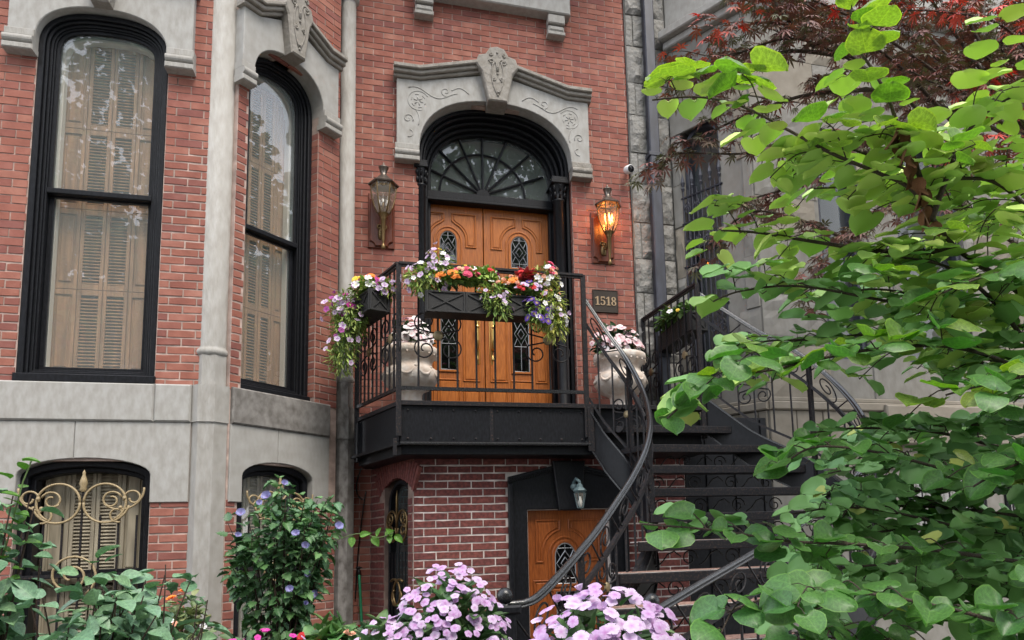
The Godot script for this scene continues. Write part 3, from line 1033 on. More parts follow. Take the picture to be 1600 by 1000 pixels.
	sash_window(house, fx, -2.446, -1.512, 2.995, 5.74, 6.07, 4.56, 0.0)
	sash_window(house, ax, 0.15, 0.885, 2.995, 5.70, 6.10, 4.48, 0.085)
	basement_window(house, fx, -2.39, -1.507, 0.8, 2.26, 2.39)
	basement_window(house, ax, 0.18, 0.872, 0.8, 2.26, 2.39)
	window_grille(house, fx, -2.36, -1.53, 0.85, 2.22)
	window_grille(house, ax, 0.2, 0.85, 0.85, 2.2)
	# --- sill of the window above the door
	st = begin()
	box(st, Vector3(0.50, 7.47, -0.01), Vector3(2.20, 7.72, 0.14), Transform3D.IDENTITY, 0.012)
	var us := obj("upper_sill", st, mats["smooth_stone"], house)
	for x in [0.52, 1.95]:
		st = begin()
		box(st, Vector3(x, 7.36, -0.01), Vector3(x + 0.19, 7.469, 0.12), Transform3D.IDENTITY, 0.01)
		box(st, Vector3(x + 0.004, 7.28, -0.01), Vector3(x + 0.186, 7.352, 0.10), Transform3D.IDENTITY, 0.02)
		box(st, Vector3(x - 0.004, 7.235, -0.01), Vector3(x + 0.194, 7.276, 0.105), Transform3D.IDENTITY, 0.006)
		obj("corbel", st, mats["stone"], us)
	make_doorway(house)
	lay_bricks(list, house, 300, "brick_", 8, [Color(0.309, 0.128, 0.092), Color(0.288, 0.117, 0.087), Color(0.328, 0.141, 0.102), Color(0.268, 0.109, 0.086), Color(0.345, 0.153, 0.114), Color(0.299, 0.125, 0.095), Color(0.246, 0.101, 0.083), Color(0.358, 0.166, 0.125)])
	return house

func leaded_glass(door: Node3D, p: PackedVector2Array, z: float) -> void:
	var st := begin()
	prism(st, p, z - 0.012, z - 0.004)
	obj("leaded_glass", st, mats["dark_room_glass"], door)
	st = begin()
	var lo := Vector2(INF, INF)
	var hi := -lo
	for v in p:
		lo = lo.min(v)
		hi = hi.max(v)
	var c := (lo + hi) / 2
	var w := (hi.x - lo.x) / 2
	var h := minf((hi.y - lo.y) / 2, w * 2.2)
	for e in [[0.42, 0.30], [0.85, 0.62]]:
		var q := PackedVector2Array([c + Vector2(0, h * e[1]), c + Vector2(w * e[0], 0), c + Vector2(0, -h * e[1]), c + Vector2(-w * e[0], 0), c + Vector2(0, h * e[1])])
		tube(st, lift(q, z - 0.002, Transform3D.IDENTITY), 0.0045, 5)
	for s in [-1.0, 1.0]:
		tube(st, PackedVector3Array([Vector3(c.x, c.y + s * h * 0.62, z - 0.002), Vector3(c.x, c.y + s * (hi.y - lo.y) * 0.48, z - 0.002)]), 0.004, 5)
		for t in [-1.0, 1.0]:
			tube(st, PackedVector3Array([Vector3(c.x + t * w * 0.5, c.y + s * h * 0.3, z - 0.002), Vector3(c.x + t * w * 0.92, c.y + s * h * 0.75, z - 0.002)]), 0.004, 5)
		tube(st, PackedVector3Array([Vector3(lo.x, c.y + s * h * 0.75, z - 0.002), Vector3(hi.x, c.y + s * h * 0.75, z - 0.002)]), 0.004, 5)
	var b := p.duplicate()
	b.append(p[0])
	tube(st, lift(b, z, Transform3D.IDENTITY), 0.007, 5)
	obj("came", st, mats["lead_came"], door)

func door_leaf(parent: Node3D, called: String, x0: float, x1: float, y0: float, y1: float, z: float, mw: String, pw: String, mirror: bool) -> MeshInstance3D:
	var st := begin()
	box(st, Vector3(x0 + 0.002, y0, z - 0.045), Vector3(x1 - 0.002, y1, z), Transform3D.IDENTITY, 0.004)
	var d := obj(called, st, mats[mw], parent)
	var w := x1 - x0
	var h := y1 - y0
	var c := x0 + w * (0.54 if mirror else 0.46)
	var gw := w * 0.125
	# two tall panels whose inner lower corners curve round the arched light
	for s in [-1.0, 1.0]:
		var lim := (x1 - 0.075 - c) if s > 0 else (c - x0 - 0.075)
		var p := PackedVector2Array()
		var yt := y1 - 0.085
		var ya := y1 - 0.35
		var r := gw * 2.1
		p.append(Vector2(c + s * lim, yt))
		p.append(Vector2(c + s * 0.035, yt))
		p.append(Vector2(c + s * 0.035, ya + r * 0.95))
		for i in 9:
			var a := PI / 2 - (PI / 2) * i / 8.0
			if r * cos(a) > 0.036:
				p.append(Vector2(c + s * r * cos(a), ya - 0.03 + r * sin(a)))
		p.append(Vector2(c + s * r, ya - 0.12))
		p.append(Vector2(c + s * lim, ya - 0.12))
		if Geometry2D.is_polygon_clockwise(p):
			p.reverse()
		st = begin()
		frame(st, p, 0.016, z - 0.01, z + 0.011, Transform3D.IDENTITY, 0.005)
		prism(st, shrink(p, 0.026), z - 0.01, z + 0.007, Transform3D.IDENTITY, 0.006)
		obj("panel", st, mats[pw], d)
	# moulding and arched light
	var la := arch(c - gw, c + gw, y1 - 0.66, y1 - 0.42, y1 - 0.30, 2.0, 14)
	st = begin()
	frame(st, shrink(la, -0.03), 0.028, z - 0.01, z + 0.016, Transform3D.IDENTITY, 0.006)
	frame(st, shrink(la, -0.065), 0.018, z - 0.01, z + 0.009, Transform3D.IDENTITY, 0.004)
	obj("arch_moulding", st, mats[pw], d)
	leaded_glass(d, la, z + 0.006)
	# lower light between long panels, three short panels below
	var lb := rect(c - gw * 0.95, y0 + h * 0.26, c + gw * 0.95, y0 + h * 0.60)
	st = begin()
	frame(st, shrink(lb, -0.026), 0.024, z - 0.01, z + 0.014, Transform3D.IDENTITY, 0.005)
	obj("moulding", st, mats[pw], d)
	leaded_glass(d, lb, z + 0.006)
	var edges := [[x0 + 0.05, c - gw - 0.06], [c + gw + 0.06, x1 - 0.05]]
	for e in edges:
		for q in [[y0 + h * 0.21, y0 + h * 0.66], [y0 + 0.06, y0 + h * 0.175]]:
			if e[1] - e[0] < 0.05:
				continue
			var p := rect(e[0], q[0], e[1], q[1])
			st = begin()
			frame(st, p, 0.014, z - 0.01, z + 0.010, Transform3D.IDENTITY, 0.005)
			prism(st, shrink(p, 0.022), z - 0.01, z + 0.007, Transform3D.IDENTITY, 0.008)
			obj("panel", st, mats[pw], d)
	var p2 := rect(c - gw - 0.03, y0 + 0.06, c + gw + 0.03, y0 + h * 0.22)
	st = begin()
	frame(st, p2, 0.014, z - 0.01, z + 0.010, Transform3D.IDENTITY, 0.005)
	prism(st, shrink(p2, 0.022), z - 0.01, z + 0.007, Transform3D.IDENTITY, 0.008)
	obj("panel", st, mats[pw], d)
	return d

func make_doorway(house: Node3D) -> void:
	var z := -0.35
	# stepped black arch mouldings, straight jambs
	var o := arch(0.564, 2.176, 2.87, 5.68, 6.345, 2.35, 28)
	var st := begin()
	frame(st, o, 0.035, -0.42, -0.07, Transform3D.IDENTITY, 0.006)
	frame(st, shrink(o, 0.035), 0.03, -0.42, -0.12, Transform3D.IDENTITY, 0.01)
	var dr := arch(0.60, 2.105, 2.87, 5.62, 6.27, 2.35, 28)
	frame(st, dr, 0.03, -0.42, -0.18, Transform3D.IDENTITY, 0.008)
	frame(st, shrink(dr, 0.03), 0.035, -0.42, -0.24, Transform3D.IDENTITY, 0.008)
	frame(st, shrink(dr, 0.065), 0.03, -0.42, -0.30, Transform3D.IDENTITY, 0.006)
	var fr := obj("door_surround", st, mats["black_paint"], house)
	# panelled jamb on the right
	st = begin()
	box(st, Vector3(1.99, 2.87, -0.42), Vector3(2.055, 5.36, -0.285), Transform3D.IDENTITY, 0.006)
	frame(st, arch(1.998, 2.048, 3.0, 5.22, 5.27, 2.0, 10), 0.012, -0.29, -0.272, Transform3D.IDENTITY, 0.004)
	obj("jamb_panel", st, mats["black_paint"], fr)
	# transom bar
	st = begin()
	box(st, Vector3(0.56, 5.37, -0.42), Vector3(2.04, 5.47, -0.27), Transform3D.IDENTITY, 0.01)
	box(st, Vector3(0.56, 5.345, -0.42), Vector3(2.05, 5.374, -0.24), Transform3D.IDENTITY, 0.008)
	obj("transom", st, mats["black_paint"], fr)
	# fanlight: glass, radiating bars, two arcs and the hub
	var gl := arch(0.56, 2.02, 5.46, 5.60, 6.22, 2.35, 28)
	st = begin()
	prism(st, gl, -0.375, -0.36)
	var fan := obj("fanlight", st, mats["glass"], fr)
	room(fan, Transform3D.IDENTITY, 0.45, 2.15, 2.8, 6.4, -5.5, -0.425)
	var hub := Vector2(1.262, 5.50)
	var sp := []
	for i in 7:
		var a := PI * (i + 1) / 8.0
		sp.append(a)
	for a in sp:
		st = begin()
		var e := hub + Vector2(cos(a), sin(a)) * (0.74 if absf(cos(a)) > 0.5 else 0.72)
		tube(st, PackedVector3Array([Vector3(hub.x, hub.y, -0.35), Vector3(e.x, e.y, -0.35)]), 0.014, 6)
		obj("glazing_bar", st, mats["black_paint"], fan)
	st = begin()
	tube(st, lift(spiral(hub, 0.47, 0.47, 0.0, PI, 30), -0.349, Transform3D.IDENTITY), 0.013, 6)
	obj("glazing_arc", st, mats["black_paint"], fan)
	st = begin()
	prism(st, PackedVector2Array([hub + Vector2(-0.075, -0.05), hub + Vector2(0.075, -0.05), hub + Vector2(0.075, 0.01), hub + Vector2(0.05, 0.045), hub + Vector2(0, 0.062), hub + Vector2(-0.05, 0.045), hub + Vector2(-0.075, 0.01)]), -0.37, -0.325, Transform3D.IDENTITY, 0.006)
	obj("hub", st, mats["black_paint"], fan)
	# slender columns with leafy capitals
	for e in [[0.583, -0.03, 0.047], [2.062, -0.10, 0.066]]:
		var cx: float = e[0]
		var cz: float = e[1]
		var r: float = e[2]
		st = begin(true)
		var c := Transform3D(Basis(), Vector3(cx, 0, cz))
		lathe(st, PackedVector2Array([Vector2(r * 1.35, 2.87), Vector2(r * 1.35, 2.98), Vector2(r * 1.15, 3.0), Vector2(r * 1.2, 3.05), Vector2(r * 0.97, 3.08), Vector2(r * 0.92, 5.36), Vector2(r * 1.1, 5.37), Vector2(r * 1.1, 5.385), Vector2(r * 0.95, 5.39), Vector2(r * 0.95, 5.46), Vector2(r * 1.35, 5.56)]), 18, c)
		var col := obj("doorway_column", st, mats["black_paint"], fr)
		st = begin(true)
		for k in 8:
			var a := TAU * k / 8
			var dv := Vector3(cos(a), 0, sin(a))
			for t in [[5.40, 5.46, 1.25], [5.46, 5.53, 1.5]]:
				var b := Vector3(cx, t[0], cz) + dv * r * 0.98
				var tp: Vector3 = Vector3(cx, t[1], cz) + dv * r * t[2]
				tube(st, PackedVector3Array([b, (b + tp) / 2 + dv * 0.004 + Vector3(0, 0.01, 0), tp, tp + dv * 0.006 - Vector3(0, 0.014, 0)]), [0.013, 0.016, 0.012, 0.006], 6)
		obj("capital", st, mats["black_paint"], col)
		st = begin()
		box(st, Vector3(cx - r * 1.5, 5.555, cz - r * 1.5), Vector3(cx + r * 1.5, 5.60, cz + r * 1.5), Transform3D.IDENTITY, 0.008)
		box(st, Vector3(cx - r * 1.3, 5.60, -0.36), Vector3(cx + r * 1.3, 5.64, cz + r * 1.2), Transform3D.IDENTITY, 0.004)
		obj("abacus", st, mats["black_paint"], col)
	# the two leaves
	var dl := door_leaf(house, "front_door", 0.555, 1.2575, 2.87, 5.345, z, "door_wood", "door_panel_wood", false)
	var drr := door_leaf(house, "front_door", 1.2625, 1.99, 2.87, 5.345, z, "door_wood", "door_panel_wood", true)
	for e in [[dl, 1.175], [drr, 1.345]]:
		st = begin(true)
		var x: float = e[1]
		box(st, Vector3(x - 0.036, 3.58, z - 0.002), Vector3(x + 0.036, 4.36, z + 0.006), Transform3D.IDENTITY, 0.004)
		lathe(st, PackedVector2Array([Vector2(0.0, 3.60), Vector2(0.022, 3.64), Vector2(0.012, 3.68)]), 8, Transform3D(Basis(), Vector3(x, 0, z)))
		tube(st, PackedVector3Array([Vector3(x, 3.74, z), Vector3(x, 3.76, z + 0.05), Vector3(x, 3.84, z + 0.06), Vector3(x, 4.12, z + 0.06), Vector3(x, 4.20, z + 0.05), Vector3(x, 4.22, z)]), [0.018, 0.018, 0.015, 0.015, 0.018, 0.018], 8)
		ball(st, Vector3(x, 3.98, z + 0.06), 0.025, 10)
		obj("handle", st, mats["brass"], e[0])

# ---------------------------------------------------------------- the brick vestibule under the stair landing
func make_porch() -> void:
	var p := thing("brick_vestibule", "dark red brick basement entry with white joints under the black landing", "entry")
	var list := []
	var px := at_axis(Vector3(0, 0, 0.88), Vector3.RIGHT, Vector3.BACK)
	var dc := Vector3(0.37, 0, 0.88).normalized()
	var cx := at_axis(Vector3(0.10, 0, 0.0), dc, Vector3(-dc.z, 0, dc.x))
	var st := begin()
	box(st, Vector3(0.47, 0, -0.12), Vector3(1.46, 2.41, -0.003), px)
	box(st, Vector3(2.2, 0, -0.12), Vector3(2.98, 2.41, -0.003), px)
	box(st, Vector3(1.4605, 1.95, -0.119), Vector3(2.1995, 2.409, -0.0035), px)
	box(st, Vector3(2.86, 0, -0.88), Vector3(2.975, 2.41, -0.121), px)
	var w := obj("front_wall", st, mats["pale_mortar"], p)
	brick_field(list, w, px, 0.472, 2.98, 0.7, 2.43, [[1.29, 2.38, 0.0, 2.26], [1.65, 2.03, 2.2, 2.34]], 0.0504, 0.0085)
	st = begin()
	box(st, Vector3(0.0, 0, -0.12), Vector3(0.335, 2.41, -0.003), cx)
	box(st, Vector3(0.845, 0, -0.12), Vector3(0.955, 2.41, -0.003), cx)
	box(st, Vector3(0.3355, 2.28, -0.119), Vector3(0.8445, 2.409, -0.0035), cx)
	box(st, Vector3(0.3355, 0, -0.119), Vector3(0.8445, 0.7, -0.0035), cx)
	var c := obj("splayed_wall", st, mats["brown_mortar"], p)
	brick_field(list, c, cx, 0.0, 0.955, 0.7, 2.43, [[0.22, 0.93, 2.06, 2.42], [0.335, 0.845, 0.0, 2.30]], 0.02)
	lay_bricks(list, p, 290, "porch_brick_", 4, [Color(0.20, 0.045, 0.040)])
	# fan of bricks over the arched opening
	for i in 19:
		var a := (i - 9) / 9.0 * 0.72
		var b := Transform3D(Basis(Vector3(0, 0, 1), -a * 0.8), Vector3(0.59 + sin(a) * 0.62, 1.77 + cos(a) * 0.62, 0))
		put("brick", bricks_cut[i % 8], mats["porch_brick_%d" % (i % 4)], c, cx * b * Transform3D(Basis.from_scale(Vector3(0.040, 0.245, 0.03)), Vector3(0, 0.0, -0.0115)))
	st = begin()
	var o := arch(0.335, 0.845, 0.7, 2.02, 2.26, 2.0, 14)
	frame(st, shrink(o, -0.004), 0.035, -0.14, -0.04, cx, 0.005)
	var sw := obj("side_window", st, mats["black_paint"], p)
	st = begin()
	_cap(st, shrink(o, 0.02), -0.10, true, cx)
	obj("pane", st, mats["glass"], sw)
	st = begin()
	for i in 7:
		var x := 0.38 + i * 0.07
		tube(st, PackedVector3Array([cx * Vector3(x, 0.7, -0.03), cx * Vector3(x, 1.62 + (0.12 if i == 3 else 0.0), -0.03)]), 0.007, 6)
	obj("bar", st, mats["black_iron"], sw)
	for s in [-1.0, 1.0]:
		st = begin(true)
		var m := cx * Transform3D(Basis(Vector3(s, 0, 0), Vector3.UP, Vector3(0, 0, 1)), Vector3(0.59, 1.86, -0.012))
		tube(st, lift(spiral(Vector2(0.11, 0.02), 0.10, 0.11, PI * 1.0, -PI * 0.4, 18), 0, m), 0.011, 6)
		tube(st, lift(spiral(Vector2(0.13, -0.03), 0.03, 0.16, PI * 2.4, PI * 1.0, 20), 0, m), 0.011, 6)
		tube(st, lift(spiral(Vector2(0.13, 0.06), 0.02, 0.055, -PI * 0.4, PI * 1.9, 16), 0, m), 0.010, 6)
		tube(st, lift(spiral(Vector2(0.13, -0.06), 0.02, 0.05, PI * 2.0, PI * 0.2, 16), 0, m), 0.010, 6)
		tube(st, lift(spiral(Vector2(0.04, -0.62), 0.04, 0.15, PI * 2.4, PI * 0.3, 20), 0, m), 0.011, 6)
		obj("scroll", st, mats["old_brass"], sw)
	st = begin(true)
	tube(st, PackedVector3Array([cx * Vector3(0.59, 1.75, -0.012), cx * Vector3(0.59, 2.1, -0.012), cx * Vector3(0.59, 2.17, -0.012)]), [0.012, 0.012, 0.003], 6)
	obj("finial", st, mats["old_brass"], sw)
	# black casing with a raking head and a keystone panel
	st = begin()
	var hd := PackedVector2Array([Vector2(1.29, 0.0), Vector2(1.455, 0.0), Vector2(1.455, 1.955), Vector2(2.215, 1.955), Vector2(2.215, 0.0), Vector2(2.38, 0.0), Vector2(2.38, 2.24), Vector2(2.0, 2.33), Vector2(1.67, 2.33), Vector2(1.29, 2.24)])
	prism(st, hd, -0.08, 0.02, px, 0.006)
	var cs := obj("door_casing", st, mats["black_paint"], p)
	st = begin()
	for e in [[Vector2(1.285, 2.245), Vector2(1.70, 2.345)], [Vector2(2.385, 2.245), Vector2(1.96, 2.345)]]:
		for k in [[0.0, 0.03, 0.055], [0.029, 0.05, 0.04]]:
			var a: Vector2 = e[0] - Vector2(0, k[0])
			var b: Vector2 = e[1] - Vector2(0, k[0])
			prism(st, PackedVector2Array([a, b, b - Vector2(0, k[1] - k[0]), a - Vector2(0, k[1] - k[0])]), 0.0, k[2], px, 0.004)
	for x in [1.285, 2.345]:
		box(st, Vector3(x, 0.0, 0.0), Vector3(x + 0.04, 2.19, 0.05), px, 0.008)
	obj("casing_moulding", st, mats["black_paint"], cs)
	st = begin()
	prism(st, PackedVector2Array([Vector2(1.735, 1.94), Vector2(1.935, 1.94), Vector2(1.985, 2.385), Vector2(1.685, 2.385)]), 0.0, 0.075, px, 0.008)
	obj("keystone_panel", st, mats["black_paint"], cs)
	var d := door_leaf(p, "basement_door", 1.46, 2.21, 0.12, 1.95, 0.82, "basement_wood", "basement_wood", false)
	d.position = Vector3(0, 0, 0)

func small_lantern() -> void:
	var t := thing("verdigris_lantern", "small unlit blue-green lantern hanging over the wooden basement door", "lantern", Vector3(1.90, 2.085, 1.06))
	var st := begin()
	lathe(st, PackedVector2Array([Vector2(0.045, 0.0), Vector2(0.062, 0.02), Vector2(0.05, 0.035), Vector2(0.032, 0.05), Vector2(0.028, 0.07), Vector2(0.012, 0.085), Vector2(0.014, 0.10), Vector2(0.0, 0.11)]), 6)
	obj("cap", st, mats["verdigris"], t)
	st = begin()
	lathe(st, PackedVector2Array([Vector2(0.026, -0.13), Vector2(0.052, -0.003)]), 6)
	obj("glass_body", st, mats["lantern_glass"], t)
	st = begin()
	for i in 6:
		var a := TAU * i / 6
		tube(st, PackedVector3Array([Vector3(cos(a) * 0.027, -0.13, sin(a) * 0.027), Vector3(cos(a) * 0.053, 0.0, sin(a) * 0.053)]), 0.004, 4)
	lathe(st, PackedVector2Array([Vector2(0.0, -0.14), Vector2(0.028, -0.135), Vector2(0.028, -0.126)]), 6)
	obj("cage", st, mats["verdigris"], t)
	st = begin(true)
	tube(st, PackedVector3Array([Vector3(-0.02, 0.02, -0.11), Vector3(-0.03, 0.10, -0.10), Vector3(-0.02, 0.13, -0.05), Vector3(0, 0.10, 0)]), 0.014, 8)
	ball(st, Vector3(-0.03, 0.06, -0.085), 0.035, 10)
	obj("arm", st, mats["verdigris"], t)
	st = begin(true)
	lathe(st, PackedVector2Array([Vector2(0, -0.125), Vector2(0.014, -0.12), Vector2(0.02, -0.08), Vector2(0.008, -0.03)]), 8)
	obj("bulb", st, mats["candle_white"], t)

# ---------------------------------------------------------------- iron landing, curved stair, railings
var left_rail := [Vector3(1.95, 3.87, 1.16), Vector3(2.13, 3.53, 1.25), Vector3(2.27, 3.23, 1.4), Vector3(2.31, 2.92, 1.65), Vector3(2.27, 2.68, 1.9), Vector3(2.20, 2.50, 2.1), Vector3(2.08, 2.30, 2.3), Vector3(1.91, 2.09, 2.5), Vector3(1.70, 1.88, 2.72), Vector3(1.50, 1.70, 2.95), Vector3(1.32, 1.56, 3.15), Vector3(1.16, 1.45, 3.35), Vector3(1.02, 1.36, 3.5), Vector3(0.93, 1.33, 3.55), Vector3(0.84, 1.33, 3.56)]
var right_rail := [Vector3(3.10, 3.95, 1.17), Vector3(3.46, 3.53, 1.5), Vector3(3.69, 3.28, 1.75), Vector3(3.88, 2.97, 2.0), Vector3(3.92, 2.64, 2.3), Vector3(3.79, 2.33, 2.6), Vector3(3.47, 2.06, 2.85), Vector3(3.03, 1.83, 3.1), Vector3(2.58, 1.64, 3.3), Vector3(2.24, 1.51, 3.45), Vector3(1.88, 1.38, 3.6), Vector3(1.57, 1.27, 3.75)]

func at_z(line: PackedVector3Array, z: float) -> Vector3:
	for i in line.size() - 1:
		if line[i].z <= z and line[i + 1].z >= z and line[i + 1].z > line[i].z:
			return line[i].lerp(line[i + 1], (z - line[i].z) / (line[i + 1].z - line[i].z))
	return line[line.size() - 1]

func drop(p: Vector3) -> float:
	# how far below the handrail the stringer runs: more at the landing than at the foot
	return lerpf(1.0, 0.74, clampf((3.6 - p.y) / 1.2, 0, 1))

func rosette_scroll(parent: Node, c: Vector3, u: Vector3, size: float) -> void:
	# four C-scrolls back to back round a brass rosette
	var n := u.cross(Vector3.UP).normalized()
	var m := Transform3D(Basis(u, Vector3.UP, n), c)
	var st := begin(true)
	for sx in [-1.0, 1.0]:
		for sy in [-1.0, 1.0]:
			var p := spiral(Vector2(0.085, 0.095) * size, 0.018 * size, 0.075 * size, PI * 2.3, -PI * 0.25, 22)
			var q := PackedVector2Array()
			for v in p:
				q.append(Vector2(v.x * sx, v.y * sy))
			q.append(Vector2(sx * 0.02, sy * 0.015) * size)
			tube(st, lift(q, 0, m), 0.007, 6)
	obj("scroll", st, mats["black_iron"], parent)
	st = begin(true)
	lathe(st, PackedVector2Array([Vector2(0.033, -0.006), Vector2(0.038, 0.0), Vector2(0.030, 0.009), Vector2(0.013, 0.010), Vector2(0.0, 0.014)]) , 16, Transform3D(Basis(u, n, -Vector3.UP if false else u.cross(n)), c) * Transform3D(Basis.from_scale(Vector3(size, size, size)), Vector3.ZERO), 0.08)
	lathe(st, PackedVector2Array([Vector2(0.033, -0.006), Vector2(0.038, 0.0), Vector2(0.030, 0.009), Vector2(0.013, 0.010), Vector2(0.0, 0.014)]) , 16, Transform3D(Basis(u, -n, -(u.cross(n))), c) * Transform3D(Basis.from_scale(Vector3(size, size, size)), Vector3.ZERO), 0.08)
	obj("rosette", st, mats["rosette_brass"], parent)

func rail_part(parent: Node, called: String) -> Node3D:
	var r := Node3D.new()
	r.name = called
	parent.add_child(r, true)
	return r

# level railing of the landing between two posts
func level_railing(parent: Node, a: Vector3, b: Vector3, low: float, high: float, every: float, rosettes: Array) -> void:
	var r := rail_part(parent, "landing_railing")
	var u := (b - a)
	u.y = 0
	var l := u.length()
	u = u.normalized()
	var st := begin()
	bar(st, PackedVector3Array([Vector3(a.x, high, a.z), Vector3(b.x, high, b.z)]), 0.042, 0.02)
	bar(st, PackedVector3Array([Vector3(a.x, high - 0.02, a.z), Vector3(b.x, high - 0.02, b.z)]), 0.02, 0.022)
	obj("top_rail", st, mats["black_iron"], r)
	st = begin()
	bar(st, PackedVector3Array([Vector3(a.x, low, a.z), Vector3(b.x, low, b.z)]), 0.022, 0.03)
	obj("bottom_rail", st, mats["worn_iron"], r)
	var n := int(l / every)
	for i in range(1, n):
		var p := a.lerp(b, float(i) / n)
		st = begin()
		tube(st, PackedVector3Array([Vector3(p.x, low, p.z), Vector3(p.x, high - 0.02, p.z)]), 0.0095, 5)
		obj("baluster", st, mats["black_iron"], r)
	for q in rosettes:
		var p: Vector3 = a.lerp(b, q)
		rosette_scroll(r, Vector3(p.x, low + 0.46, p.z), u, 1.25)

func stair_railing(parent: Node, line: PackedVector3Array, posts: Array) -> void:
	var r := rail_part(parent, "stair_railing")
	var st := begin(true)
	# moulded handrail: a rounded cap on two fillets
	tube(st, line, 0.018, 8)
	var low := PackedVector3Array()
	for p in line:
		low.append(p - Vector3(0, 0.018, 0))
	bar(st, low, 0.046, 0.012)
	obj("handrail", st, mats["rail_iron"], r)
	var second := PackedVector3Array()
	var bottom := PackedVector3Array()
	for p in line:
		second.append(p - Vector3(0, 0.23, 0))
		bottom.append(p - Vector3(0, drop(p) - 0.10, 0))
	st = begin()
	bar(st, second, 0.03, 0.026)
	obj("frieze_rail", st, mats["black_iron"], r)
	st = begin()
	bar(st, bottom, 0.03, 0.02)
	obj("foot_rail", st, mats["black_iron"], r)
	# balusters, scrolls between the two upper rails
	var run := 0.0
	var since := 0.0
	var count := 0
	for i in range(1, line.size()):
		var d := line[i] - line[i - 1]
		d.y = 0
		run += d.length()
		since += d.length()
		if since > 0.125:
			since = 0.0
			count += 1
			st = begin()
			tube(st, PackedVector3Array([second[i], bottom[i]]), 0.009, 5)
			obj("baluster", st, mats["black_iron"], r)
			var u := d.normalized()
			var slope := (line[i].y - line[i - 1].y) / maxf(d.length(), 0.001)
			var m := Transform3D(Basis(Vector3(u.x, slope, u.z), Vector3.UP, u.cross(Vector3.UP)), line[i] - Vector3(0, 0.128, 0))
			st = begin(true)
			if count % 2 == 1:
				tube(st, lift(spiral(Vector2(0, 0), 0.018, 0.078, PI * 2.6, 0, 20), 0, m), 0.0065, 5)
				tube(st, lift(spiral(Vector2(0.0, 0), 0.078, 0.10, 0, -PI * 0.45, 6), 0, m), 0.0065, 5)
			else:
				tube(st, lift(PackedVector2Array([Vector2(-0.06, -0.09), Vector2(-0.02, -0.03), Vector2(0.02, 0.03), Vector2(0.06, 0.09)]), 0, m), 0.0065, 5)
			obj("scroll", st, mats["black_iron"], r)
			if count % 6 == 3:
				rosette_scroll(r, (second[i] + bottom[i]) / 2, u, 0.95)
	for t in posts:
		var p := at_z(line, t)
		st = begin()
		box(st, Vector3(p.x - 0.018, p.y - drop(p) - 0.2, p.z - 0.018), Vector3(p.x + 0.018, p.y - 0.02, p.z + 0.018))
		obj("post", st, mats["black_iron"], r)

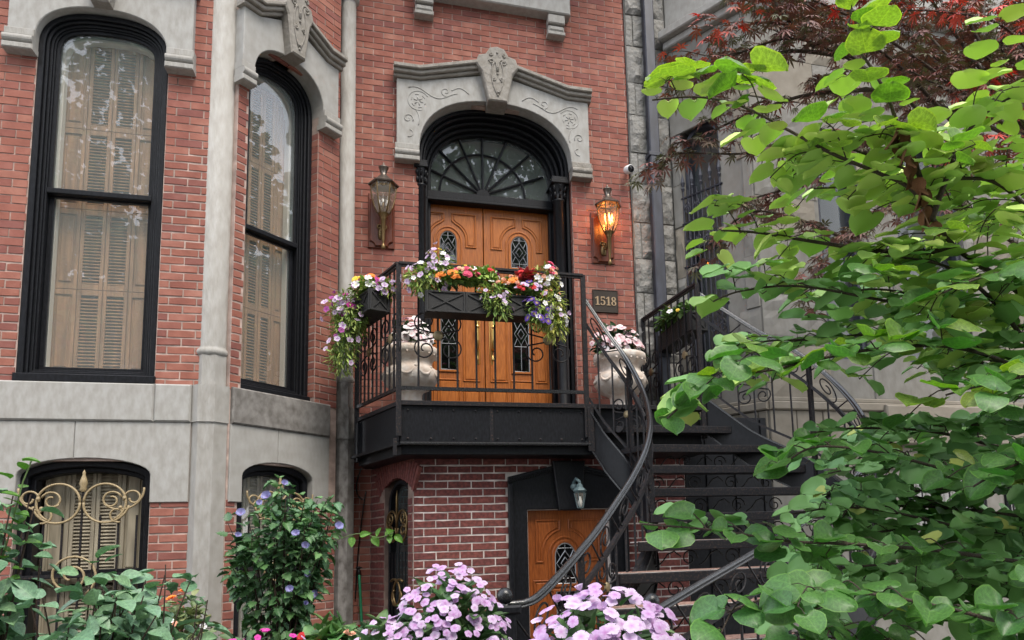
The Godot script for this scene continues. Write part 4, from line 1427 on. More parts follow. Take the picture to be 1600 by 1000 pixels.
func make_stair() -> void:
	var s := thing("iron_entry_stair", "black iron landing and curved open stair with scrolled railings before the front door", "stair")
	var ll := curve(left_rail)
	var rl := curve(right_rail)
	# landing
	var plan := PackedVector2Array([Vector2(-0.03, -0.30), Vector2(0.345, -1.19), Vector2(3.08, -1.20), Vector2(3.0, -0.02), Vector2(0.0, -0.02)])
	var st := begin()
	prism(st, plan, 2.825, 2.862, FLAT, 0.004)
	obj("landing", st, mats["black_iron"], s)
	st = begin()
	prism(st, PackedVector2Array([Vector2(0.02, -0.30), Vector2(0.375, -1.15), Vector2(3.03, -1.16), Vector2(2.95, -0.03), Vector2(0.05, -0.03)]), 2.415, 2.44, FLAT)
	obj("soffit", st, mats["black_paint"], s)
	st = begin()
	box(st, Vector3(0.36, 2.50, 1.14), Vector3(1.975, 2.824, 1.165))
	box(st, Vector3(0.37, 2.415, 1.12), Vector3(1.975, 2.485, 1.15))
	var fs := obj("fascia", st, mats["black_paint"], s)
	st = begin()
	box(st, Vector3(0.355, 2.486, 1.12), Vector3(1.985, 2.512, 1.21), Transform3D.IDENTITY, 0.008)
	obj("ledge_moulding", st, mats["worn_iron"], fs)
	st = begin(true)
	for i in 9:
		for y in [2.545, 2.785]:
			lathe(st, PackedVector2Array([Vector2(0.011, 0.0), Vector2(0.009, 0.006), Vector2(0.0, 0.009)]), 8, Transform3D(Basis(Vector3(1, 0, 0), PI / 2), Vector3(0.42 + i * 0.186, y, 1.165)))
	stuff(obj("bolt", st, mats["black_iron"], fs))
	st = begin()
	box(st, Vector3(1.10, 2.515, 1.164), Vector3(1.128, 2.823, 1.172), Transform3D.IDENTITY, 0.003)
	obj("seam_strip", st, mats["black_iron"], fs)
	var dl := Vector3(0.375, 0, 0.89).normalized()
	var lx := at_axis(Vector3(-0.03, 0, 0.27), dl, Vector3(-dl.z, 0, dl.x))
	st = begin()
	box(st, Vector3(0.0, 2.50, -0.03), Vector3(0.96, 2.824, -0.006), lx)
	box(st, Vector3(0.0, 2.42, -0.06), Vector3(0.95, 2.485, -0.03), lx)
	box(st, Vector3(-0.02, 2.486, -0.05), Vector3(0.985, 2.510, 0.035), lx)
	box(st, Vector3(0.06, 2.45, -0.006), Vector3(0.10, 2.81, 0.02), lx)
	obj("fascia", st, mats["black_paint"], s)
	st = begin()
	box(st, Vector3(1.955, 2.44, 1.19), Vector3(2.01, 2.82, 1.206))
	obj("bracket", st, mats["black_iron"], fs)
	st = begin()
	box(st, Vector3(0.30, 2.40, 1.19), Vector3(0.33, 2.54, 1.215))
	obj("bracket", st, mats["black_iron"], fs)
	# added black panel, keeps the space under the landing dark right of the brick
	st = begin()
	box(st, Vector3(2.985, 0.12, 0.86), Vector3(3.95, 2.82, 0.885), Transform3D.IDENTITY, 0.004)
	for x in [3.2, 3.5, 3.8]:
		box(st, Vector3(x, 0.12, 0.885), Vector3(x + 0.03, 2.8, 0.90))
	obj("added_dark_panel", st, mats["black_paint"], s)
	st = begin()
	box(st, Vector3(1.99, 2.44, 1.10), Vector3(3.06, 2.824, 1.125))
	obj("fascia", st, mats["black_paint"], s)
	# posts
	for p in [Vector3(0.345, 0, 1.185), Vector3(1.955, 0, 1.185), Vector3(-0.02, 0, 0.29), Vector3(3.07, 0, 1.185), Vector3(2.93, 0, 0.05)]:
		st = begin()
		var lo := 2.56 if p.z > 1.0 else 2.45
		box(st, Vector3(p.x - 0.022, lo, p.z - 0.012), Vector3(p.x + 0.022, 4.05, p.z + 0.012), Transform3D.IDENTITY, 0.003)
		obj("post", st, mats["black_iron"], s)
	level_railing(s, Vector3(0.345, 0, 1.185), Vector3(1.955, 0, 1.185), 2.965, 4.045, 0.148, [0.2, 0.79])
	level_railing(s, Vector3(-0.02, 0, 0.29), Vector3(0.345, 0, 1.185), 2.965, 4.045, 0.088, [0.3, 0.82])
	level_railing(s, Vector3(2.93, 0, 0.05), Vector3(3.07, 0, 1.185), 2.965, 4.045, 0.125, [0.12, 0.75])
	stair_railing(s, ll, [1.42, 2.2, 3.1])
	stair_railing(s, rl, [1.85, 2.6, 3.3])
	# stringers: plates under the railings
	for ln in [ll, rl]:
		st = begin()
		var top := PackedVector3Array()
		var bot := PackedVector3Array()
		for i in range(0, ln.size(), 2):
			var p: Vector3 = ln[i]
			top.append(p - Vector3(0, drop(p), 0))
			bot.append(p - Vector3(0, drop(p) + 0.34, 0))
		plate(st, top, bot, 0.014)
		var side_plate := obj("stringer", st, mats["black_paint"], s)
		st = begin()
		bar(st, top, 0.06, 0.014)
		bar(st, bot, 0.05, 0.014)
		obj("flange", st, mats["worn_iron"], side_plate)
	# treads with scrolled open risers
	for i in range(1, 13):
		var z := 1.10 + 0.23 * i
		var y := 2.86 - 0.205 * i
		var a := at_z(ll, z)
		var b := at_z(rl, z)
		var a2 := at_z(ll, maxf(z - 0.25, 1.17))
		var b2 := at_z(rl, maxf(z - 0.25, 1.17))
		st = begin()
		var pl := PackedVector2Array([Vector2(a2.x + 0.01, -(z - 0.25)), Vector2(a.x + 0.01, -z), Vector2(b.x - 0.01, -z), Vector2(b2.x - 0.01, -(z - 0.25))])
		prism(st, pl, y - 0.055, y - 0.006, FLAT, 0.005)
		var td := obj("tread", st, mats["black_iron"], s)
		st = begin()
		box(st, Vector3(a.x + 0.01, y - 0.068, z - 0.012), Vector3(b.x - 0.01, y - 0.001, z + 0.006), Transform3D.IDENTITY, 0.005)
		obj("nosing", st, mats["black_iron"], td)
		st = begin(true)
		var x := a.x + 0.14
		var k := 0
		var m := at_axis(Vector3(0, y - 0.055, z - 0.22), Vector3.RIGHT, Vector3.BACK)
		while x < b.x - 0.12:
			if k % 2 == 0:
				tube(st, lift(spiral(Vector2(x, -0.075), 0.015, 0.066, PI * 2.6, 0.0, 20), 0, m), 0.0055, 5)
			else:
				tube(st, lift(PackedVector2Array([Vector2(x - 0.10, -0.13), Vector2(x - 0.05, -0.10), Vector2(x, -0.04), Vector2(x + 0.05, -0.02), Vector2(x + 0.10, -0.06)]), 0, m), 0.0055, 5)
			x += 0.17
			k += 1
		obj("riser_scroll", st, mats["worn_iron"], td)
		if i >= 6:
			var n := int((b.x - a.x - 0.06) / 0.112)
			for j in n:
				var x0 := a.x + 0.03 + 0.112 * j
				put("paver", unit_brick, mats["paver"], td, Transform3D(Basis.from_scale(Vector3(0.103, 0.012, 0.205)), Vector3(x0 + 0.056, y - 0.002, z - 0.135)))
			st = begin()
			box(st, Vector3(a.x + 0.03, y - 0.006, z - 0.238), Vector3(a.x + 0.03 + n * 0.112, y + 0.0015, z - 0.032))
			obj("paver_joint", st, mats["pale_mortar"], td)
	# newel at the foot
	for e in [[Vector3(0.84, 0, 3.56), 1.30], [Vector3(1.55, 0, 3.78), 1.25]]:
		var p: Vector3 = e[0]
		var h: float = e[1]
		st = begin()
		box(st, Vector3(p.x - 0.05, 0.12, p.z - 0.05), Vector3(p.x + 0.05, h, p.z + 0.05), Transform3D.IDENTITY, 0.006)
		box(st, Vector3(p.x - 0.075, h - 0.02, p.z - 0.06), Vector3(p.x + 0.075, h + 0.025, p.z + 0.06), Transform3D.IDENTITY, 0.01)
		var nw := obj("newel", st, mats["black_paint"], s)
		st = begin(true)
		ball(st, Vector3(p.x, h + 0.072, p.z), 0.043, 14)
		lathe(st, PackedVector2Array([Vector2(0.03, h + 0.02), Vector2(0.016, h + 0.035), Vector2(0.02, h + 0.05)]), 12, Transform3D(Basis(), Vector3(p.x, 0, p.z)))
		obj("ball", st, mats["worn_iron"], nw)

# ---------------------------------------------------------------- things on the wall
func wall_lantern(label: String, at: Vector3, lit: bool) -> void:
	var t := thing("wall_lantern", label, "lantern", at, "bronze lanterns beside the front door")
	# wooden backboard with scooped corners
	var st := begin()
	var w := 0.128
	var h := 0.288
	var p := PackedVector2Array([Vector2(-w, -h), Vector2(w, -h), Vector2(w, h), Vector2(-w, h)])
	prism(st, p, 0.003, 0.022, Transform3D.IDENTITY, 0.006)
	var q := PackedVector2Array()
	for c in [[-1, -1, 0.0], [1, -1, PI / 2], [1, 1, PI], [-1, 1, PI * 1.5]]:
		var k := Vector2(c[0] * (w - 0.014), c[1] * (h - 0.014))
		for i in 6:
			var a: float = c[2] + PI / 2 * (1.0 - i / 5.0)
			q.append(k + Vector2(cos(a), sin(a)) * 0.05)
	prism(st, q, 0.02, 0.040, Transform3D.IDENTITY, 0.009)
	obj("backboard", st, mats["lamp_board"], t)
	# cast bracket
	st = begin(true)
	lathe(st, PackedVector2Array([Vector2(0, -0.06), Vector2(0.03, -0.05), Vector2(0.036, 0), Vector2(0.02, 0.09), Vector2(0, 0.11)]), 10, Transform3D(Basis.from_scale(Vector3(1, 1, 0.45)), Vector3(0, -0.15, 0.045)), 0.12)
	tube(st, PackedVector3Array([Vector3(0, -0.12, 0.05), Vector3(0.01, -0.16, 0.10), Vector3(0.02, -0.10, 0.15), Vector3(0.02, -0.02, 0.18)]), 0.013, 8)
	for sg in [-1.0, 1.0]:
		tube(st, lift(spiral(Vector2(sg * 0.02, -0.08), 0.008, 0.03, 0, sg * 7.0, 14), 0.055, Transform3D.IDENTITY), 0.008, 6)
	obj("bracket", st, mats["old_brass"], t)
	# tapering fluted stem with its tassel
	var c := Transform3D(Basis(), Vector3(0.02, 0, 0.19))
	st = begin(true)
	lathe(st, PackedVector2Array([Vector2(0.0, -0.375), Vector2(0.012, -0.37), Vector2(0.026, -0.355), Vector2(0.016, -0.32), Vector2(0.008, -0.305), Vector2(0.012, -0.295), Vector2(0.014, -0.28), Vector2(0.026, -0.06), Vector2(0.034, -0.05), Vector2(0.03, -0.035), Vector2(0.05, -0.015), Vector2(0.056, 0.0)]), 18, c, 0.07)
	obj("stem", st, mats["old_brass"], t)
	var prof := PackedVector2Array([Vector2(0.056, 0.0), Vector2(0.085, 0.07), Vector2(0.108, 0.15), Vector2(0.120, 0.23), Vector2(0.126, 0.30)])
	st = begin()
	lathe(st, prof, 6, c)
	obj("glass_body", st, mats["lantern_glass"], t)
	st = begin(true)
	for i in 6:
		var a := TAU * i / 6
		var l := PackedVector3Array()
		for v in prof:
			l.append(c * Vector3(v.x * cos(a), v.y, v.x * sin(a)))
		tube(st, l, 0.0065, 5)
		# leafy frieze under the eave
		for k in 3:
			var b := a + TAU / 6 * (k + 0.5) / 3
			var m := c * Transform3D(Basis(Vector3(-sin(b), 0, cos(b)), Vector3.UP, Vector3(cos(b), 0, sin(b))), Vector3(cos(b), 0, sin(b)) * 0.108 + Vector3(0, 0.262, 0))
			tube(st, lift(spiral(Vector2(0, 0), 0.004, 0.018, 0, 7.0, 10), 0, m), 0.005, 4)
	obj("cage", st, mats["old_brass"], t)
	st = begin()
	lathe(st, PackedVector2Array([Vector2(0.10, 0.30), Vector2(0.148, 0.29), Vector2(0.152, 0.302), Vector2(0.11, 0.335), Vector2(0.065, 0.365)]), 6, c)
	var rf := obj("roof", st, mats["pewter"], t)
	st = begin(true)
	lathe(st, PackedVector2Array([Vector2(0.066, 0.362), Vector2(0.050, 0.385), Vector2(0.034, 0.40), Vector2(0.028, 0.42), Vector2(0.036, 0.445), Vector2(0.044, 0.475), Vector2(0.048, 0.478), Vector2(0.05, 0.486), Vector2(0.03, 0.497), Vector2(0.012, 0.515), Vector2(0.009, 0.53), Vector2(0.0, 0.545)]), 16, c)
	obj("chimney", st, mats["pewter"], rf)
	for i in 5:
		var a := TAU * i / 5 + 0.4
		var b := c * Vector3(cos(a) * 0.04, 0, sin(a) * 0.04)
		st = begin(true)
		tube(st, PackedVector3Array([b + Vector3(0, 0.01, 0), b + Vector3(0, 0.10, 0)]), 0.007, 6)
		obj("candle_arm", st, mats["old_brass"], t)
		st = begin(true)
		lathe(st, PackedVector2Array([Vector2(0.008, 0.10), Vector2(0.009, 0.135), Vector2(0.006, 0.136)]), 8, Transform3D(Basis(), b))
		obj("candle", st, mats["candle_white"], t)
		st = begin(true)
		lathe(st, PackedVector2Array([Vector2(0.004, 0.136), Vector2(0.009, 0.15), Vector2(0.010, 0.165), Vector2(0.005, 0.19), Vector2(0.0, 0.205)]), 8, Transform3D(Basis(), b))
		obj("bulb", st, mats["flame"] if lit else mats["lantern_glass"], t)
	if lit:
		var l := OmniLight3D.new()
		l.name = "lantern_light"
		l.position = c * Vector3(0, 0.16, 0)
		l.light_color = Color(1.0, 0.60, 0.26)
		l.light_energy = 0.045
		l.light_size = 0.05
		l.omni_range = 12.0
		l.omni_attenuation = 2.0
		l.shadow_enabled = true
		t.add_child(l)

func wall_things() -> void:
	wall_lantern("unlit bronze wall lantern on a wooden board left of the front door", Vector3(0.19, 4.935, 0.0), false)
	wall_lantern("glowing bronze wall lantern on a wooden board right of the front door", Vector3(2.515, 4.945, 0.0), true)
	var t := thing("house_number_plaque", "dark bronze plaque reading 1518 on the brick right of the door", "plaque", Vector3(2.522, 4.235, 0.0))
	var st := begin()
	box(st, Vector3(-0.143, -0.128, 0.0), Vector3(0.143, 0.128, 0.018), Transform3D.IDENTITY, 0.004)
	obj("plate", st, mats["bronze_plate"], t)
	st = begin()
	frame(st, rect(-0.140, -0.125, 0.140, 0.125), 0.008, 0.017, 0.022, Transform3D.IDENTITY, 0.002)
	obj("rim", st, mats["bronze_plate"], t)
	var f := SystemFont.new()
	f.font_names = PackedStringArray(["Droid Serif"])
	f.font_weight = 700
	var x := -0.092
	for ch in ["1", "5", "1", "8"]:
		var tm := TextMesh.new()
		tm.text = ch
		tm.font = f
		tm.font_size = 64
		tm.pixel_size = 0.00195
		tm.depth = 0.006
		put("digit", tm, mats["digit_bronze"], t, Transform3D(Basis.from_scale(Vector3(0.92, 1.08, 1)), Vector3(x, 0.0, 0.021)))
		x += 0.0615
	t = thing("security_camera", "small white security camera at the right edge of the brick wall", "camera", Vector3(2.815, 5.735, 0.0))
	st = begin(true)
	lathe(st, PackedVector2Array([Vector2(0.0, -0.06), Vector2(0.03, -0.055), Vector2(0.045, -0.03), Vector2(0.047, 0.05), Vector2(0.040, 0.058)]), 18, Transform3D(Basis(Vector3(1, 0, 0), deg_to_rad(105)).rotated(Vector3.UP, 0.25), Vector3(0, 0, 0.10)))
	obj("housing", st, mats["plastic_white"], t)
	st = begin(true)
	lathe(st, PackedVector2Array([Vector2(0.040, 0.056), Vector2(0.03, 0.058), Vector2(0.022, 0.064), Vector2(0.0, 0.07)]), 18, Transform3D(Basis(Vector3(1, 0, 0), deg_to_rad(105)).rotated(Vector3.UP, 0.25), Vector3(0, 0, 0.10)))
	obj("lens", st, mats["plastic_black"], t)
	st = begin(true)
	tube(st, PackedVector3Array([Vector3(0.01, 0.03, 0.0), Vector3(0.01, 0.02, 0.04), Vector3(0, 0, 0.08)]), 0.018, 8)
	obj("mount", st, mats["plastic_white"], t)
	t = thing("power_cable", "thin black cable running down the joint beside the grey stone", "cable")
	st = begin(true)
	tube(st, curve([Vector3(2.86, 8.5, 0.012), Vector3(2.872, 6.8, 0.014), Vector3(2.862, 5.7, 0.014), Vector3(2.874, 5.0, 0.012), Vector3(2.868, 4.2, 0.014), Vector3(2.90, 3.4, 0.03)], 0.15), 0.007, 5)
	obj("cable", st, mats["plastic_black"], t)
	t = thing("hanging_cable", "black cable looped on the brick beside the arched grille window", "cable")
	st = begin(true)
	tube(st, curve([Vector3(0.02, 2.42, 0.10), Vector3(-0.02, 2.30, 0.06), Vector3(-0.02, 2.18, 0.05), Vector3(0.04, 2.12, 0.06), Vector3(0.06, 2.2, 0.08), Vector3(0.03, 2.0, 0.03), Vector3(-0.01, 1.6, 0.02), Vector3(-0.03, 1.2, 0.02)], 0.03), 0.007, 5)
	obj("cable", st, mats["plastic_black"], t)
	t = thing("garden_hose", "green garden hose hanging from a tap on the brick wall", "hose")
	st = begin(true)
	tube(st, curve([Vector3(0.005, 1.42, 0.07), Vector3(0.01, 1.36, 0.09), Vector3(0.02, 1.2, 0.10), Vector3(0.04, 0.9, 0.12), Vector3(0.10, 0.66, 0.2)], 0.04), 0.013, 8)
	obj("tube", st, mats["hose"], t)
	st = begin(true)
	tube(st, PackedVector3Array([Vector3(0.0, 1.46, 0.0), Vector3(0.0, 1.46, 0.07), Vector3(0.005, 1.42, 0.07)]), 0.014, 8)
	lathe(st, PackedVector2Array([Vector2(0.0, 1.47), Vector2(0.03, 1.48), Vector2(0.03, 1.49), Vector2(0, 1.5)]), 8, Transform3D(Basis(), Vector3(0, 0, 0.05)))
	obj("tap", st, mats["black_iron"], t)

# ---------------------------------------------------------------- the grey stone house next door
func rough_block(st: SurfaceTool, xf: Transform3D, x0: float, y0: float, x1: float, y1: float, rise: float, nz: FastNoiseLite) -> void:
	var nx := 7
	var ny := 6
	var g := []
	for j in ny + 1:
		for i in nx + 1:
			var x := lerpf(x0, x1, float(i) / nx)
			var y := lerpf(y0, y1, float(j) / ny)
			var z := 0.0
			if i > 0 and j > 0 and i < nx and j < ny:
				x += rng.randf_range(-0.012, 0.012)
				y += rng.randf_range(-0.012, 0.012)
				z = rise * (0.75 + 1.3 * nz.get_noise_2d(x * 90.0 + xf.origin.z * 77.0, y * 90.0))
			g.append(xf * Vector3(x, y, maxf(z, 0.0)))
	for j in ny:
		for i in nx:
			var a := j * (nx + 1) + i
			quad(st, g[a], g[a + nx + 1], g[a + nx + 2], g[a + 1])

func make_neighbour() -> void:
	var h := thing("stone_rowhouse", "grey stone rowhouse with rough blocks and a barred bay window right of the brick house", "house")
	var nz := FastNoiseLite.new()
	nz.seed = 5
	nz.frequency = 0.05
	var dv := Vector3(0.54, 0, 0.85).normalized()
	var side := at_axis(Vector3(3.36, 0, 0.05), dv, Vector3(-dv.z, 0, dv.x))
	var front := at_axis(Vector3(3.90, 0, 0.90), Vector3.RIGHT, Vector3.BACK)
	var st := begin()
	box(st, Vector3(2.87, 0, -0.4), Vector3(3.37, 9.0, 0.02))
	var pier := obj("stone_pier", st, mats["slab_grey"], h)
	var y := 0.4
	var odd := false
	while y < 8.8:
		var hh := rng.randf_range(0.30, 0.46)
		var cuts := [2.873, 2.96, 3.36] if odd else [2.873, 3.10, 3.36]
		odd = not odd
		for i in 2:
			st = begin()
			rough_block(st, at_axis(Vector3(0, 0, 0.024 + rng.randf() * 0.015), Vector3.RIGHT, Vector3.BACK), cuts[i] + 0.006, y + 0.006, cuts[i + 1] - 0.006, y + hh - 0.006, 0.03 if cuts[i + 1] - cuts[i] > 0.15 else 0.004, nz)
			obj("stone_block", st, mats["rock_stone"], pier)
		y += hh
	# angled face of the bay, with its barred window
	st = begin()
	var wo := [0.13, 0.62]
	box(st, Vector3(0, 0, -0.3), Vector3(wo[0], 7.25, 0), side)
	box(st, Vector3(wo[1], 0, -0.3), Vector3(1.0, 7.25, 0), side)
	box(st, Vector3(wo[0] + 0.0005, 6.25, -0.299), Vector3(wo[1] - 0.0005, 7.249, -0.0005), side)
	box(st, Vector3(wo[0] + 0.0005, 0, -0.299), Vector3(wo[1] - 0.0005, 3.35, -0.0005), side)
	var sw := obj("bay_side", st, mats["slab_grey"], h)
	st = begin()
	var ar := arch(wo[0], wo[1], 3.35, 6.0, 6.25, 2.0, 14)
	frame(st, ar, 0.05, -0.28, -0.06, side, 0.006)
	box(st, Vector3(wo[0], 4.85, -0.25), Vector3(wo[1], 4.91, -0.10), side)
	var win := obj("bay_window", st, mats["navy_metal"], sw)
	st = begin()
	_cap(st, shrink(ar, 0.03), -0.18, true, side)
	obj("pane", st, mats["glass"], win)
	room(win, side, wo[0] - 0.05, wo[1] + 0.05, 3.3, 6.3, -1.5, -0.305)
	st = begin()
	for k in [0, 1]:
		for y2 in [3.6, 4.1, 4.62, 5.12, 5.42]:
			box(st, Vector3(wo[0] - 0.02, y2 - 0.009, 0.0), Vector3(wo[1] + 0.02, y2 + 0.009, 0.02), side)
	for i in 9:
		var x: float = lerpf(wo[0] + 0.01, wo[1] - 0.01, i / 8.0)
		tube(st, PackedVector3Array([side * Vector3(x, 3.4, 0.012), side * Vector3(x, 5.5, 0.012)]), 0.009, 5)
		if i % 2 == 0:
			lathe(st, PackedVector2Array([Vector2(0.010, 5.5), Vector2(0.022, 5.53), Vector2(0.012, 5.55), Vector2(0.026, 5.60), Vector2(0.008, 5.68), Vector2(0.0, 5.72)]), 8, side * Transform3D(Basis(), Vector3(x, 0, 0.012)))
	for i in 4:
		for y2 in [5.27, 4.86, 3.86]:
			var x: float = lerpf(wo[0], wo[1], (i + 0.5) / 4.0)
			tube(st, lift(spiral(Vector2(x, y2), 0.012, 0.05, 0, 9.0, 16), 0.014, side), 0.007, 5)
			tube(st, lift(spiral(Vector2(x, y2 + 0.06), 0.012, 0.035, 3, 11.0, 12), 0.014, side), 0.006, 5)
	obj("window_guard", st, mats["navy_metal"], win)
	# front of the bay
	var holes := [[0.74, 1.24], [1.70, 2.55]]
	st = begin()
	var x0 := 0.0
	for o in holes:
		box(st, Vector3(x0, 0, -0.3), Vector3(o[0], 7.25, 0), front)
		box(st, Vector3(o[0] + 0.0005, 0, -0.299), Vector3(o[1] - 0.0005, 3.45, -0.0005), front)
		box(st, Vector3(o[0] + 0.0005, 6.0, -0.299), Vector3(o[1] - 0.0005, 7.249, -0.0005), front)
		x0 = o[1]
	box(st, Vector3(x0, 0, -0.3), Vector3(5.5, 7.25, 0), front)
	var fw := obj("bay_front", st, mats["slab_grey"], h)
	for o in holes:
		st = begin()
		frame(st, rect(o[0], 3.45, o[1], 6.0), 0.06, -0.28, -0.05, front, 0.006)
		box(st, Vector3(o[0], 4.75, -0.25), Vector3(o[1], 4.82, -0.09), front)
		var w2 := obj("bay_window", st, mats["navy_metal"], fw)
		st = begin()
		_cap(st, rect(o[0] + 0.03, 3.48, o[1] - 0.03, 5.97), -0.16, true, front)
		obj("pane", st, mats["glass"], w2)
		room(w2, front, o[0] - 0.05, o[1] + 0.05, 3.4, 6.05, -1.6, -0.305)
	# large ashlar slabs with open joints
	for e in [[side, 0.0, 1.0, [wo], sw], [front, 0.0, 3.6, holes, fw]]:
		var f: Transform3D = e[0]
		var yy := 3.0
		var shift := 0.0
		while yy < 7.2:
			var hh := minf(rng.randf_range(0.42, 0.6), 7.245 - yy)
			var xx: float = e[1]
			shift = 0.35 - shift
			while xx < e[2] - 0.02:
				var ww := minf(0.55 + shift, e[2] - xx)
				shift = rng.randf_range(0.0, 0.35)
				var a := xx
				var b := xx + ww
				xx += ww
				for o in e[3]:
					if yy + hh > 3.4 and yy < 6.05 and b > o[0] and a < o[1]:
						if a < o[0]:
							b = o[0]
						elif b > o[1]:
							a = o[1]
						else:
							b = a
				if b - a < 0.05:
					continue
				st = begin()
				if rng.randf() < 0.5:
					rough_block(st, f * Transform3D(Basis(), Vector3(0, 0, 0.006)), a + 0.004, yy + 0.004, b - 0.004, yy + hh - 0.004, 0.02, nz)
				else:
					box(st, Vector3(a + 0.004, yy + 0.004, -0.01), Vector3(b - 0.004, yy + hh - 0.004, 0.014 + rng.randf() * 0.006), f, 0.006)
				obj("stone_slab", st, mats["tan_stone" if rng.randf() < 0.3 else "slab_grey"], e[4])
			yy += hh
		# base course, panels below it, plinth
		st = begin()
		box(st, Vector3(e[1] - 0.0, 2.90, -0.02), Vector3(e[2] + 0.02, 2.985, 0.05), f, 0.012)
		box(st, Vector3(e[1] - 0.0, 2.985, -0.02), Vector3(e[2] + 0.01, 3.03, 0.03), f, 0.008)
		obj("base_moulding", st, mats["tan_stone"], e[4])
		var px: float = e[1]
		while px < e[2] - 0.05:
			st = begin()
			var pw := minf(0.30, e[2] - px)
			box(st, Vector3(px + 0.004, 2.30, -0.01), Vector3(px + pw - 0.004, 2.895, 0.014 + rng.randf() * 0.008), f, 0.006)
			obj("stone_panel", st, mats["tan_stone"], e[4])
			px += pw
	st = begin()
	box(st, Vector3(1.30, 2.55, -0.01), Vector3(5.2, 2.96, 0.10), front, 0.015)
	obj("sill_course", st, mats["tan_stone"], fw)
	for q in [[1.5, 2.5], [2.75, 3.5]]:
		st = begin()
		frame(st, rect(q[0], 1.3, q[1], 2.4), 0.06, 0.002, 0.03, front, 0.006)
		var b := obj("basement_window", st, mats["black_paint"], fw)
		st = begin()
		_cap(st, rect(q[0] + 0.03, 1.33, q[1] - 0.03, 2.37), 0.018, true, front)
		obj("pane", st, mats["glass"], b)
		st = begin()
		for i in 9:
			var x := lerpf(q[0] + 0.05, q[1] - 0.05, i / 8.0)
			tube(st, PackedVector3Array([front * Vector3(x, 1.3, 0.06), front * Vector3(x, 2.38, 0.06)]), 0.009, 5)
		obj("bar", st, mats["black_iron"], b)
	# cornice and the wall above
	for e in [[side, 0.0, 1.03], [front, -0.02, 5.5]]:
		st = begin()
		box(st, Vector3(e[1], 7.25, -0.3), Vector3(e[2], 7.34, 0.08), e[0], 0.012)
		box(st, Vector3(e[1], 7.341, -0.3), Vector3(e[2] + 0.05, 7.44, 0.16), e[0], 0.012)
		box(st, Vector3(e[1], 7.441, -0.3), Vector3(e[2] + 0.05, 8.9, 0.0), e[0])
		obj("cornice", st, mats["smooth_stone"], h)
	st = begin()
	box(st, Vector3(2.87, 0, -3.0), Vector3(9.4, 9.0, -0.41))
	box(st, Vector3(3.38, 9.0, -0.4), Vector3(9.4, 9.1, 0.6))
	obj("rear_wall", st, mats["slab_grey"], h)
	# downpipe
	var t := thing("downpipe", "dark blue square downpipe on the rough stone beside the brick wall", "drainpipe")
	st = begin()
	box(st, Vector3(3.06, 0.3, 0.075), Vector3(3.18, 8.9, 0.165), Transform3D.IDENTITY, 0.012)
	obj("pipe", st, mats["navy_metal"], t)
	for yb in [3.6, 5.9, 6.75]:
		st = begin()
		box(st, Vector3(3.045, yb, 0.03), Vector3(3.195, yb + 0.05, 0.172), Transform3D.IDENTITY, 0.006)
		obj("strap", st, mats["navy_metal"], t)

# ---------------------------------------------------------------- leaves and blossoms
var leaves := {}

# half outline from base to tip (x = half width, y = along), cupped and drooping
func leaf_shape(half: Array, cup: float, droop: float, wave := 0.0) -> ArrayMesh:
	var st := begin(true)
	var n := half.size()
	for s in [-1.0, 1.0]:
		var rows := []
		for i in n:
			var e: Vector2 = half[i]
			var rib := Vector2(0, float(i) / (n - 1))
			if i < 3:
				rib.y = maxf(0.0, rib.y - 0.06)
			var row := []
			for k in 3:
				var p := rib.lerp(e, k / 2.0)
				var z := cup * (k / 2.0) * (k / 2.0) * (0.4 + e.x) - droop * p.y * p.y + wave * sin(i * 2.1 + s) * (k / 2.0)
				row.append([Vector3(p.x * s, p.y, z), Vector2(0.5 + p.x * s * 0.85, 0.13 + p.y * 0.85)])
			rows.append(row)
		for i in n - 1:
			for k in 2:
				var a = rows[i][k]
				var b = rows[i][k + 1]
				var c = rows[i + 1][k + 1]
				var d = rows[i + 1][k]
				var order := [a, d, c, a, c, b] if s > 0 else [a, b, c, a, c, d]
				for v in order:
					st.set_uv(v[1])
					st.add_vertex(v[0])
	st.generate_normals()
	return st.commit()

func maple_shape(fold: float) -> ArrayMesh:
	var st := begin(true)
	var lobes := [[-2.15, 0.45], [-1.35, 0.72], [-0.65, 0.92], [0.0, 1.0], [0.65, 0.92], [1.35, 0.72], [2.15, 0.45]]
	for l in lobes:
		var a: float = l[0]
		var r: float = l[1]
		var dir := Vector3(sin(a), cos(a), 0)
		var sd := Vector3(cos(a), -sin(a), 0)
		var base := Vector3(0, 0.02, 0)
		var tip := dir * r + Vector3(0, 0.05, -0.16 * r)
		for s in [-1.0, 1.0]:
			var m1: Vector3 = dir * r * 0.38 + sd * s * 0.085 + Vector3(0, 0.05, fold)
			var m2: Vector3 = dir * r * 0.62 + sd * s * 0.075 + Vector3(0, 0.05, fold - 0.05)
			var rib := dir * r * 0.5 + Vector3(0, 0.05, -0.02)
			var tris := [[base, rib, m1], [m1, rib, m2], [rib, tip, m2]]
			for t in tris:
				var o: Array = t if s < 0 else [t[0], t[2], t[1]]
				for v in o:
					st.set_uv(Vector2(0.5 + v.x * 0.4, 0.2 + v.y * 0.5))
					st.add_vertex(v)
	st.generate_normals()
	return st.commit()

